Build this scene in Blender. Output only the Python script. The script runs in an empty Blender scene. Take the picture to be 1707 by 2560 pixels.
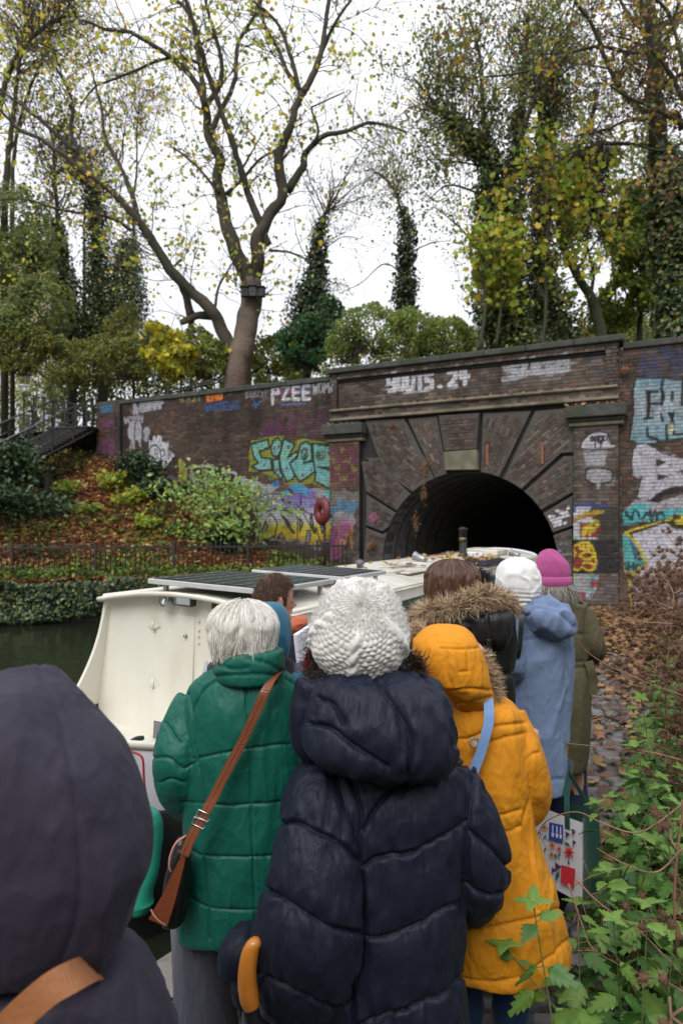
import bpy, math, random
import numpy as np
from mathutils import Vector, Matrix
R = math.radians
random.seed(7)
rng = np.random.default_rng(7)
SC = bpy.context.scene
COL = SC.collection
# ---------------------------------------------------------------- camera, world, sun, exposure
cam_d = bpy.data.cameras.new('camera'); cam = bpy.data.objects.new('camera', cam_d); COL.objects.link(cam)
cam.location = (0, 0, 1.8); cam.rotation_euler = (R(90), 0, 0)
cam_d.lens = 24; cam_d.sensor_width = 36; cam_d.shift_y = 40/2560
cam_d.clip_start = .05; cam_d.clip_end = 1500
cam_d.dof.use_dof = True; cam_d.dof.focus_distance = 2.3; cam_d.dof.aperture_fstop = 4.0
SC.camera = cam
W = bpy.data.worlds.new('World'); SC.world = W; W.use_nodes = True
nt = W.node_tree; bg = nt.nodes['Background']
sky = nt.nodes.new('ShaderNodeTexSky'); sky.sky_type = 'NISHITA'; sky.sun_disc = False
sky.sun_elevation = R(48); sky.sun_rotation = R(200); sky.air_density = 1.5; sky.dust_density = 4
SKYB = 8.6
tc = nt.nodes.new('ShaderNodeTexCoord'); nz = nt.nodes.new('ShaderNodeTexNoise'); nz.inputs['Scale'].default_value = 1.6; nz.inputs['Detail'].default_value = 5
cr = nt.nodes.new('ShaderNodeValToRGB')
cr.color_ramp.elements[0].position = .3; cr.color_ramp.elements[0].color = (.86*SKYB, .885*SKYB, .96*SKYB, 1)
cr.color_ramp.elements[1].position = .7; cr.color_ramp.elements[1].color = (.95*SKYB, .96*SKYB, 1.0*SKYB, 1)
mx = nt.nodes.new('ShaderNodeMixRGB'); mx.inputs[0].default_value = .93
nt.links.new(tc.outputs['Generated'], nz.inputs['Vector']); nt.links.new(nz.outputs['Fac'], cr.inputs['Fac'])
sp = nt.nodes.new('ShaderNodeSeparateXYZ'); gr = nt.nodes.new('ShaderNodeMapRange'); gr.inputs['From Min'].default_value = 0.; gr.inputs['From Max'].default_value = 1.; gr.inputs['To Min'].default_value = .72; gr.inputs['To Max'].default_value = 1.5
vm = nt.nodes.new('ShaderNodeVectorMath'); vm.operation = 'SCALE'; nt.links.new(tc.outputs['Generated'], sp.inputs[0]); nt.links.new(sp.outputs[2], gr.inputs['Value']); nt.links.new(cr.outputs[0], vm.inputs[0]); nt.links.new(gr.outputs[0], vm.inputs['Scale'])
nt.links.new(sky.outputs[0], mx.inputs[1]); nt.links.new(vm.outputs[0], mx.inputs[2]); nt.links.new(mx.outputs[0], bg.inputs[0])
bg.inputs[1].default_value = .1
sun_d = bpy.data.lights.new('sun', 'SUN'); sun_d.energy = 1.3; sun_d.angle = R(30); sun_d.color = (1, .97, .92)
sun = bpy.data.objects.new('sun', sun_d); COL.objects.link(sun)
sun.rotation_euler = (R(42), 0, R(-20))      # light comes from behind and above the camera
SC.view_settings.view_transform = 'Standard'; SC.view_settings.look = 'None'
SC.view_settings.exposure = 0.6; SC.view_settings.gamma = 1; SC.view_settings.use_curve_mapping = False
SC.cycles.use_denoising = True
SC.cycles.max_bounces = 6; SC.cycles.diffuse_bounces = 3; SC.cycles.transparent_max_bounces = 8
# ---------------------------------------------------------------- helpers
F = 1707.0; HY = 1320.0; CX = 853.5; EH = 1.8
def P(px, py, Y): return np.array([(px-CX)/F*Y, Y, EH+(HY-py)/F*Y])
def Pz(px, py, z):
    Y = (EH-z)*F/(py-HY); return P(px, py, Y)
def proj(V):
    V = np.asarray(V); return CX+V[..., 0]/V[..., 1]*F, HY-(V[..., 2]-EH)/V[..., 1]*F
# value / gradient noise on numpy arrays
_perm = rng.permutation(256); _perm = np.concatenate([_perm, _perm, _perm])
_grad = rng.normal(size=(256, 3)); _grad /= np.linalg.norm(_grad, axis=1, keepdims=True)
def gnoise(V, scale=1.0, seed=0):
    V = np.asarray(V, float)*scale+seed*17.31
    i = np.floor(V).astype(int); f = V-i; u = f*f*f*(f*(f*6-15)+10); i &= 255
    out = 0
    for dx in (0, 1):
        for dy in (0, 1):
            for dz in (0, 1):
                h = _perm[_perm[_perm[(i[..., 0]+dx) & 255]+((i[..., 1]+dy) & 255)]+((i[..., 2]+dz) & 255)]
                g = _grad[h]
                d = g[..., 0]*(f[..., 0]-dx)+g[..., 1]*(f[..., 1]-dy)+g[..., 2]*(f[..., 2]-dz)
                w = (u[..., 0] if dx else 1-u[..., 0])*(u[..., 1] if dy else 1-u[..., 1])*(u[..., 2] if dz else 1-u[..., 2])
                out = out+w*d
    return out*1.5
def fbm(V, scale=1.0, seed=0, oct=4):
    s = 0; a = 1; t = 0
    for k in range(oct):
        s = s+a*gnoise(V, scale*2**k, seed+k); t += a; a *= .5
    return s/t*1.6
def n2(s, z, scale=1., seed=0, oct=4):
    s = np.asarray(s, float); z = np.asarray(z, float); s, z = np.broadcast_arrays(s, z)
    return fbm(np.stack([s, z, np.zeros_like(s)], -1), scale, seed, oct)
def smooth(x, a, b):
    t = np.clip((x-a)/(b-a), 0, 1); return t*t*(3-2*t)
# meshes
def mesh(name, V, Fs, mat=None, sm=True, cols=None, mats=None, midx=None):
    V = np.asarray(V, np.float32).reshape(-1, 3)
    me = bpy.data.meshes.new(name); me.vertices.add(len(V)); me.vertices.foreach_set('co', V.ravel())
    Fs = [np.asarray(f, np.int32) for f in Fs if len(f)]
    starts = []; tot = []; k = 0; vi = []
    for f in Fs:
        n, m = f.shape; starts.append(k+np.arange(n)*m); tot.append(np.full(n, m)); k += n*m; vi.append(f.ravel())
    if vi:
        vi = np.concatenate(vi); starts = np.concatenate(starts); tot = np.concatenate(tot)
        me.loops.add(len(vi)); me.loops.foreach_set('vertex_index', vi.astype(np.int32))
        me.polygons.add(len(starts)); me.polygons.foreach_set('loop_start', starts.astype(np.int32)); me.polygons.foreach_set('loop_total', tot.astype(np.int32))
        if midx is not None: me.polygons.foreach_set('material_index', np.asarray(midx, np.int32))
        me.polygons.foreach_set('use_smooth', np.full(len(starts), bool(sm)))
    me.update(calc_edges=True)
    if cols is not None:
        a = me.color_attributes.new('Col', 'FLOAT_COLOR', 'POINT')
        c = np.ones((len(V), 4), np.float32); c[:, :cols.shape[1]] = cols; a.data.foreach_set('color', c.ravel())
    for m in (mats or ([mat] if mat else [])): me.materials.append(m)
    return me
def link(name, me, parent=None, loc=None):
    o = bpy.data.objects.new(name, me); COL.objects.link(o)
    if parent is not None: o.parent = parent
    if loc is not None: o.location = loc
    return o
def wloc(o):
    v = np.array(o.location)
    while o.parent is not None: o = o.parent; v = v+np.array(o.location)
    return v
def obj(name, V, Fs, mat=None, parent=None, sm=True, cols=None, mats=None, midx=None, origin=None):
    V = np.asarray(V, float).reshape(-1, 3)
    if parent is not None: base = wloc(parent); loc = None
    elif origin is not None: base = np.array(origin, float); loc = base
    else:
        mn = V.min(0); mxx = V.max(0); base = np.array([(mn[0]+mxx[0])/2, (mn[1]+mxx[1])/2, mn[2]]); loc = base
    me = mesh(name, V-base, Fs, mat, sm, cols, mats, midx)
    o = link(name, me, parent)
    if loc is not None: o.location = loc
    return o
def tag(o, label=None, cat=None, group=None, kind=None):
    if label: o['label'] = label
    if cat: o['category'] = cat
    if group: o['group'] = group
    if kind: o['kind'] = kind
    return o
def thing(name, loc, label, cat, group=None):
    o = bpy.data.objects.new(name, None); COL.objects.link(o); o.location = loc; o.empty_display_size = .1
    return tag(o, label, cat, group)
class MB:
    def __init__(s): s.V = []; s.Q = []; s.T = []; s.n = 0; s.C = []
    def add(s, V, Q=None, T=None, col=None):
        V = np.asarray(V, float).reshape(-1, 3); s.V.append(V)
        if Q is not None and len(Q): s.Q.append(np.asarray(Q, int)+s.n)
        if T is not None and len(T): s.T.append(np.asarray(T, int)+s.n)
        if col is not None: s.C.append(np.broadcast_to(np.asarray(col, float), (len(V), 3)))
        s.n += len(V); return s
    def arrays(s):
        V = np.concatenate(s.V); Fs = []
        if s.Q: Fs.append(np.concatenate(s.Q))
        if s.T: Fs.append(np.concatenate(s.T))
        return V, Fs, (np.concatenate(s.C) if s.C else None)
    def box(s, c, size, rot=None, col=None, taper=None):
        sx, sy, sz = np.array(size)/2
        v = np.array([[x*sx, y*sy, z*sz] for z in (-1, 1) for y in (-1, 1) for x in (-1, 1)], float)
        if taper: v[4:, :2] *= taper
        if rot is not None: v = v@np.array(rot).T
        return s.add(v+np.array(c), [[0, 2, 3, 1], [4, 5, 7, 6], [0, 1, 5, 4], [1, 3, 7, 5], [3, 2, 6, 7], [2, 0, 4, 6]], col=col)
    def bbox(s, c, size, b=.01, rot=None, col=None):     # chamfered box
        sx, sy, sz = np.array(size)/2; b = min(b, sx*.9, sy*.9, sz*.9); v = []
        for z in (-1, 1):
            for y in (-1, 1):
                for x in (-1, 1):
                    v += [[x*(sx-b), y*(sy-b), z*sz], [x*(sx-b), y*sy, z*(sz-b)], [x*sx, y*(sy-b), z*(sz-b)]]
        v = np.array(v, float)
        if rot is not None: v = v@np.array(rot).T
        def i(x, y, z, k): return ((z*2+y)*2+x)*3+k
        Q = [[i(0,0,0,0), i(0,1,0,0), i(1,1,0,0), i(1,0,0,0)], [i(0,0,1,0), i(1,0,1,0), i(1,1,1,0), i(0,1,1,0)],
             [i(0,0,0,1), i(1,0,0,1), i(1,0,1,1), i(0,0,1,1)], [i(0,1,0,1), i(0,1,1,1), i(1,1,1,1), i(1,1,0,1)],
             [i(0,0,0,2), i(0,0,1,2), i(0,1,1,2), i(0,1,0,2)], [i(1,0,0,2), i(1,1,0,2), i(1,1,1,2), i(1,0,1,2)]]
        for z in (0, 1):
            for y in (0, 1): Q.append([i(0,y,z,0), i(1,y,z,0), i(1,y,z,1), i(0,y,z,1)])
            for x in (0, 1): Q.append([i(x,0,z,0), i(x,1,z,0), i(x,1,z,2), i(x,0,z,2)])
        for y in (0, 1):
            for x in (0, 1): Q.append([i(x,y,0,1), i(x,y,1,1), i(x,y,1,2), i(x,y,0,2)])
        T = [[i(x,y,z,0), i(x,y,z,1), i(x,y,z,2)] for z in (0,1) for y in (0,1) for x in (0,1)]
        return s.add(v+np.array(c), Q, T, col=col)
    def tube(s, pts, r, seg=8, cap=True, col=None, flat=None):
        pts = np.asarray(pts, float); n = len(pts); r = np.broadcast_to(np.asarray(r, float), (n,))
        t = np.gradient(pts, axis=0); t /= np.linalg.norm(t, axis=1, keepdims=True)+1e-12
        ref = np.array([0, 0, 1.]) if abs(t[0, 2]) < .9 else np.array([1., 0, 0])
        u = np.cross(t[0], ref); u /= np.linalg.norm(u); U = []
        for k in range(n):
            u = u-t[k]*np.dot(u, t[k]); u /= np.linalg.norm(u)+1e-12; U.append(u.copy())
        U = np.array(U); B = np.cross(t, U); a = np.linspace(0, 2*np.pi, seg, endpoint=False)
        f = 1 if flat is None else flat
        ring = pts[:, None]+r[:, None, None]*(np.cos(a)[None, :, None]*U[:, None]+f*np.sin(a)[None, :, None]*B[:, None])
        V = ring.reshape(-1, 3); k = np.arange(n-1)[:, None]*seg; j = np.arange(seg)[None]; j2 = (j+1) % seg
        Q = np.stack([k+j, k+j2, k+seg+j2, k+seg+j], -1).reshape(-1, 4); T = []
        if cap:
            V = np.concatenate([V, pts[:1], pts[-1:]]); c0 = n*seg
            T = [[c0, (q+1) % seg, q] for q in range(seg)]+[[c0+1, (n-1)*seg+q, (n-1)*seg+(q+1) % seg] for q in range(seg)]
        return s.add(V, Q, T, col=col)
    def rings(s, Rg, cap=True, col=None, close=True):      # Rg (n,m,3)
        Rg = np.asarray(Rg, float); n, m, _ = Rg.shape; V = Rg.reshape(-1, 3)
        k = np.arange(n-1)[:, None]*m; j = np.arange(m if close else m-1)[None]; j2 = (j+1) % m
        Q = np.stack([k+j, k+j2, k+m+j2, k+m+j], -1).reshape(-1, 4); T = []
        if cap:
            V = np.concatenate([V, Rg[:1].mean(1), Rg[-1:].mean(1)]); c0 = n*m
            T = [[c0, (q+1) % m, q] for q in range(m)]+[[c0+1, (n-1)*m+q, (n-1)*m+(q+1) % m] for q in range(m)]
        return s.add(V, Q, T, col=col)
    def lathe(s, c, prof, seg=20, rot=None, col=None):     # prof [(r,z)]
        a = np.linspace(0, 2*np.pi, seg, endpoint=False); Rg = []
        for r, z in prof:
            v = np.stack([r*np.cos(a), r*np.sin(a), np.full(seg, z)], -1)
            if rot is not None: v = v@np.array(rot).T
            Rg.append(v+np.array(c))
        return s.rings(Rg, col=col)
    def grid(s, G, col=None):
        G = np.asarray(G, float); n, m, _ = G.shape; k = np.arange(n-1)[:, None]*m; j = np.arange(m-1)[None]
        Q = np.stack([k+j, k+j+1, k+m+j+1, k+m+j], -1).reshape(-1, 4)
        return s.add(G.reshape(-1, 3), Q, col=None if col is None else np.asarray(col).reshape(-1, 3))
    def build(s, name, mat, parent=None, sm=True, origin=None):
        sm = sm and not getattr(s, 'flat_shaded', False)
        V, Fs, C = s.arrays(); return obj(name, V, Fs, mat, parent, sm, C, origin=origin)
def rotz(a): return np.array([[math.cos(a), -math.sin(a), 0], [math.sin(a), math.cos(a), 0], [0, 0, 1.]])
def rotx(a): return np.array([[1, 0, 0], [0, math.cos(a), -math.sin(a)], [0, math.sin(a), math.cos(a)]])
def roty(a): return np.array([[math.cos(a), 0, math.sin(a)], [0, 1, 0], [-math.sin(a), 0, math.cos(a)]])
def catmull(pts, n=8):
    p = np.asarray(pts, float); p = np.concatenate([2*p[:1]-p[1:2], p, 2*p[-1:]-p[-2:-1]]); out = []
    for i in range(1, len(p)-2):
        for t in np.arange(n)/n:
            out.append(.5*((2*p[i])+(-p[i-1]+p[i+1])*t+(2*p[i-1]-5*p[i]+4*p[i+1]-p[i+2])*t*t+(-p[i-1]+3*p[i]-3*p[i+1]+p[i+2])*t**3))
    out.append(p[-2]); return np.array(out)
# materials
def mat(name, col=(.5, .5, .5), rough=.8, var=0., vscale=8., bump=0., bscale=60., metal=0., spec=.5, attr=False, dark=None, coat=0., sheen=0.,
        bump2=0., b2scale=8., trans=0., wave=None, rvar=0., obj_coords=True, aniso=None, em=None, crease=None):
    m = bpy.data.materials.new(name); m.use_nodes = True; t = m.node_tree; b = t.nodes['Principled BSDF']
    b.inputs['Base Color'].default_value = (*col, 1); b.inputs['Roughness'].default_value = rough
    b.inputs['Metallic'].default_value = metal; b.inputs['Specular IOR Level'].default_value = spec
    if coat: b.inputs['Coat Weight'].default_value = coat
    if sheen: b.inputs['Sheen Weight'].default_value = sheen; b.inputs['Sheen Roughness'].default_value = .4
    tcn = t.nodes.new('ShaderNodeTexCoord'); src = None; vec = tcn.outputs['Object']
    if aniso:
        mp = t.nodes.new('ShaderNodeMapping'); mp.inputs['Scale'].default_value = aniso; t.links.new(vec, mp.inputs[0]); vec = mp.outputs[0]
    if attr:
        a = t.nodes.new('ShaderNodeAttribute'); a.attribute_name = 'Col'; src = a.outputs['Color']
    if var:
        n = t.nodes.new('ShaderNodeTexNoise'); n.inputs['Scale'].default_value = vscale; n.inputs['Detail'].default_value = 6; n.inputs['Roughness'].default_value = .65
        t.links.new(vec, n.inputs['Vector'])
        mr = t.nodes.new('ShaderNodeMapRange'); mr.inputs['From Min'].default_value = .3; mr.inputs['From Max'].default_value = .7
        mr.inputs['To Min'].default_value = 1-var; mr.inputs['To Max'].default_value = 1+var; t.links.new(n.outputs['Fac'], mr.inputs['Value'])
        mm = t.nodes.new('ShaderNodeVectorMath'); mm.operation = 'SCALE'
        if src is not None: t.links.new(src, mm.inputs[0])
        else: mm.inputs[0].default_value = col
        t.links.new(mr.outputs[0], mm.inputs['Scale']); src = mm.outputs[0]
        if dark is not None:
            mxx = t.nodes.new('ShaderNodeMixRGB'); n3 = t.nodes.new('ShaderNodeTexNoise'); n3.inputs['Scale'].default_value = vscale*.37; n3.inputs['Detail'].default_value = 8
            t.links.new(vec, n3.inputs['Vector']); r3 = t.nodes.new('ShaderNodeMapRange'); r3.inputs['From Min'].default_value = .45; r3.inputs['From Max'].default_value = .62
            t.links.new(n3.outputs['Fac'], r3.inputs['Value']); t.links.new(r3.outputs[0], mxx.inputs[0]); t.links.new(src, mxx.inputs[1]); mxx.inputs[2].default_value = (*dark, 1); src = mxx.outputs[0]
        if rvar:
            rr = t.nodes.new('ShaderNodeMapRange'); rr.inputs['From Min'].default_value = .3; rr.inputs['From Max'].default_value = .7
            rr.inputs['To Min'].default_value = rough-rvar; rr.inputs['To Max'].default_value = rough+rvar; t.links.new(n.outputs['Fac'], rr.inputs['Value']); t.links.new(rr.outputs[0], b.inputs['Roughness'])
    if src is not None: t.links.new(src, b.inputs['Base Color'])
    prev = None
    if crease:
        mp2 = t.nodes.new('ShaderNodeMapping'); mp2.inputs['Scale'].default_value = crease[1]; t.links.new(tcn.outputs['Object'], mp2.inputs[0])
        n = t.nodes.new('ShaderNodeTexNoise'); n.inputs['Scale'].default_value = crease[2]; n.inputs['Detail'].default_value = 3; n.inputs['Distortion'].default_value = .3; t.links.new(mp2.outputs[0], n.inputs['Vector'])
        bp = t.nodes.new('ShaderNodeBump'); bp.inputs['Strength'].default_value = min(1, crease[0]); bp.inputs['Distance'].default_value = crease[3]; t.links.new(n.outputs['Fac'], bp.inputs['Height']); prev = bp.outputs[0]
    for amt, scl in ((bump2, b2scale), (bump, bscale)):
        if amt:
            n = t.nodes.new('ShaderNodeTexNoise'); n.inputs['Scale'].default_value = scl; n.inputs['Detail'].default_value = 4
            t.links.new(vec, n.inputs['Vector']); bp = t.nodes.new('ShaderNodeBump'); bp.inputs['Strength'].default_value = min(1, amt); bp.inputs['Distance'].default_value = .5/scl
            t.links.new(n.outputs['Fac'], bp.inputs['Height'])
            if prev: t.links.new(prev, bp.inputs['Normal'])
            prev = bp.outputs[0]
    if prev: t.links.new(prev, b.inputs['Normal'])
    if trans:      # light passing through a leaf
        tr = t.nodes.new('ShaderNodeBsdfTranslucent'); ms = t.nodes.new('ShaderNodeMixShader'); ms.inputs[0].default_value = trans
        if src is not None: t.links.new(src, tr.inputs[0])
        else: tr.inputs[0].default_value = (*col, 1)
        out = t.nodes['Material Output']; t.links.new(b.outputs[0], ms.inputs[1]); t.links.new(tr.outputs[0], ms.inputs[2]); t.links.new(ms.outputs[0], out.inputs[0])
    if em: b.inputs['Emission Color'].default_value = (*em, 1); b.inputs['Emission Strength'].default_value = 1
    return m
# ================================================================ the brick walls and tunnel portal, with their painted graffiti
AW = R(27); WU = np.array([math.cos(AW), -math.sin(AW), 0]); WN = np.array([-math.sin(AW), -math.cos(AW), 0]); WO = np.array([5.53, 15.8, 0])
def wsz(px, py):
    t = (px-CX)/F; s = (WO[1]*t-WO[0])/(WU[0]-WU[1]*t); Y = WO[1]+WU[1]*s; return s, EH+(HY-py)/F*Y
def wp(s, z, off=0.):
    s, z, off = np.broadcast_arrays(np.asarray(s, float), np.asarray(z, float), np.asarray(off, float))
    return WO+s[..., None]*WU+off[..., None]*WN+z[..., None]*np.array([0, 0, 1.])
# --- paint canvas in wall coordinates
GS0, GZ0, GRES = -15.6, -.7, .0125
GW, GH = int(18.3/GRES), int(7.2/GRES)
CANV = np.zeros((GH, GW, 4), np.float32)
def _reg(x0, x1, z0, z1):
    i0 = max(0, int((x0-GS0)/GRES)); i1 = min(GW, int((x1-GS0)/GRES)+2); j0 = max(0, int((z0-GZ0)/GRES)); j1 = min(GH, int((z1-GZ0)/GRES)+2)
    S, Z = np.meshgrid(GS0+np.arange(i0, i1)*GRES, GZ0+np.arange(j0, j1)*GRES); return i0, i1, j0, j1, S, Z
def _blend(i0, i1, j0, j1, a, col):
    c = CANV[j0:j1, i0:i1]; a = a[..., None]; col = np.asarray(col, float)
    na = a+c[..., 3:]*(1-a); rgb = (col*a+c[..., :3]*c[..., 3:]*(1-a))/np.maximum(na, 1e-4); c[..., :3] = rgb; c[..., 3:] = na
def topts(pts, conv=True): return np.array([wsz(*p) for p in pts]) if conv else np.array(pts, float)
def fill(pts, col, alpha=.95, grad=None, soft=.015, rough=0., seed=0):
    p = topts(pts); i0, i1, j0, j1, S, Z = _reg(p[:, 0].min()-.1, p[:, 0].max()+.1, p[:, 1].min()-.1, p[:, 1].max()+.1)
    if S.size == 0: return
    if rough:
        S = S+rough*n2(S, Z, 3, seed+3, 2); Z = Z+rough*n2(S, Z, 3, seed+9, 2)
    ins = np.zeros(S.shape, bool); D = np.full(S.shape, 9.)
    for k in range(len(p)):
        a, b = p[k], p[(k+1) % len(p)]
        c = ((a[1] > Z) != (b[1] > Z)) & (S < (b[0]-a[0])*(Z-a[1])/(b[1]-a[1]+1e-9)+a[0]); ins ^= c
        ab = b-a; t = np.clip(((S-a[0])*ab[0]+(Z-a[1])*ab[1])/(ab@ab+1e-9), 0, 1); D = np.minimum(D, np.hypot(S-a[0]-t*ab[0], Z-a[1]-t*ab[1]))
    A = np.where(ins, 1, np.clip(1-D/soft, 0, 1))*alpha
    if grad is not None:       # grad: list of (z-fraction from the top, colour)
        f = (p[:, 1].max()-Z)/(p[:, 1].max()-p[:, 1].min()); xs = [g[0] for g in grad]
        C = np.stack([np.interp(f, xs, [g[1][q] for g in grad]) for q in range(3)], -1)
    else: C = np.broadcast_to(col, S.shape+(3,))
    _blend(i0, i1, j0, j1, A, C)
def stroke(pts, col, w=.03, alpha=.95, closed=False, soft=.012, cm=True):
    p = topts(pts)
    if cm and len(p) > 2: p = catmull(np.concatenate([p, p[:1]]) if closed else p, 5); closed = False
    i0, i1, j0, j1, S, Z = _reg(p[:, 0].min()-.15, p[:, 0].max()+.15, p[:, 1].min()-.15, p[:, 1].max()+.15); D = np.full(S.shape, 9.)
    for k in range(len(p)-(0 if closed else 1)):
        a, b = p[k], p[(k+1) % len(p)]; ab = b-a
        t = np.clip(((S-a[0])*ab[0]+(Z-a[1])*ab[1])/(ab@ab+1e-9), 0, 1); D = np.minimum(D, np.hypot(S-a[0]-t*ab[0], Z-a[1]-t*ab[1]))
    _blend(i0, i1, j0, j1, np.clip((w/2+soft-D)/soft, 0, 1)*alpha, col)
FONT = {'Y': [[(0,1),(.05,.5),(.9,.5)],[(.9,1),(.9,0),(.1,0)]], 'O': [[(.1,.1),(.1,.9),(.9,.9),(.9,.1),(.1,.1)]], 'U': [[(.05,1),(.1,0),(.9,0),(.9,1)]], 'T': [[(0,1),(1,1)],[(.5,1),(.5,0)]],
 'S': [[(.95,1),(.1,.95),(.1,.55),(.9,.5),(.9,.05),(.1,0)]], '.': [[(.4,.05),(.5,.05)]], '2': [[(.1,.9),(.9,1),(.9,.5),(.1,.1),(.95,0)]], '4': [[(.1,1),(.1,.5),(1,.5)],[(.6,1),(.6,0)]],
 'P': [[(.1,-.35),(.1,1),(.9,.95),(.9,.5),(.1,.45)]], 'Z': [[(0,1),(.9,1),(.1,0),(.95,0)]], 'E': [[(.9,1),(.1,1),(.1,0),(.95,0)],[(.1,.5),(.8,.5)]], 'W': [[(0,1),(.25,0),(.5,.7),(.75,0),(1,1)]],
 'M': [[(0,0),(.1,1),(.5,.4),(.9,1),(1,0)]], 'D': [[(.1,0),(.1,1),(.9,.7),(.9,.3),(.1,0)]], 'C': [[(.9,.9),(.3,1),(.1,.5),(.3,0),(.9,.1)]], 'K': [[(.1,0),(.1,1)],[(.9,1),(.1,.5),(.9,0)]],
 '!': [[(.5,1),(.4,.3)],[(.4,.05),(.42,.02)]], 'I': [[(.5,1),(.5,0)]], 'N': [[(.1,0),(.1,1),(.9,0),(.9,1)]], 'B': [[(.1,0),(.1,1),(.8,.8),(.2,.5),(.9,.25),(.1,0)]], 'A': [[(0,0),(.5,1),(1,0)],[(.2,.4),(.8,.4)]],
 'R': [[(.1,0),(.1,1),(.9,.8),(.2,.5),(.9,0)]], 'L': [[(.1,1),(.1,0),(.9,0)]], 'F': [[(.1,0),(.1,1),(.9,1)],[(.1,.5),(.7,.5)]], 'H': [[(.1,0),(.1,1)],[(.9,0),(.9,1)],[(.1,.5),(.9,.5)]], ' ': [], 'J': [[(.8,1),(.8,.1),(.1,.1)]],
 'G': [[(.9,.9),(.2,1),(.1,.1),(.9,.1),(.9,.5),(.5,.5)]], 'X': [[(0,0),(1,1)],[(0,1),(1,0)]], 'V': [[(0,1),(.5,0),(1,1)]]}
def text(t, x0, yt0, x1, yt1, h0, h1, col, w=.035, alpha=.9, gap=.25, lean=0, hs=None):
    n = len(t)
    for k, ch in enumerate(t):
        for pl in FONT[ch]:
            q = []
            for a, b in pl:
                f = (k+a*(1-gap))/n+lean*b/n; top = yt0+(yt1-yt0)*f; h = h0+(h1-h0)*f; q.append((x0+(x1-x0)*f, top+h*(1-b)))
            stroke(q, col, w, alpha, cm=False)
def scrib(x0, y0, x1, y1, n, col, w, alpha=.85, seed=0, amp=1.):
    r = np.random.default_rng(seed); xs = np.linspace(x0, x1, n)+r.uniform(-.5, .5, n)*(x1-x0)/n*2; ys = (y0+y1)/2+r.uniform(-.5, .5, n)*(y1-y0)*amp
    stroke(list(zip(xs, ys)), col, w, alpha)
def blob(cx, cy, rx, ry, col, alpha=.9, seed=0, n=14, j=.12, grad=None):
    r = np.random.default_rng(seed); fill([(cx+rx*math.cos(a)*(1+r.uniform(-j, j)), cy+ry*math.sin(a)*(1+r.uniform(-j, j))) for a in np.linspace(0, 6.283, n, endpoint=False)], col, alpha, grad)
WH = (.62, .62, .66); GW_ = (.42, .42, .46); BK = (.012, .012, .016); BL = (.05, .2, .5); PK = (.42, .1, .26); TQ = (.1, .45, .47); YE = (.6, .48, .03); CY = (.28, .45, .5); PU = (.17, .11, .42)
def z3(X, Y): return (600+X/3.92, 900+Y/3.92)
def z4(X, Y): return (1300+X/3.853, 1000+Y/3.853)
def z2c(X, Y): return (800+X/1.7288, 800+Y/1.7288)
def z5(X, Y): return (1480+X/6.19, 820+Y/6.19)
def zl(X, Y): return (220+X/3.733, 940+Y/3.733)
def z1c(X, Y): return (X/1.8233, 800+Y/1.8233)
def M(f, pts): return [f(*p) for p in pts]
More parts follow.
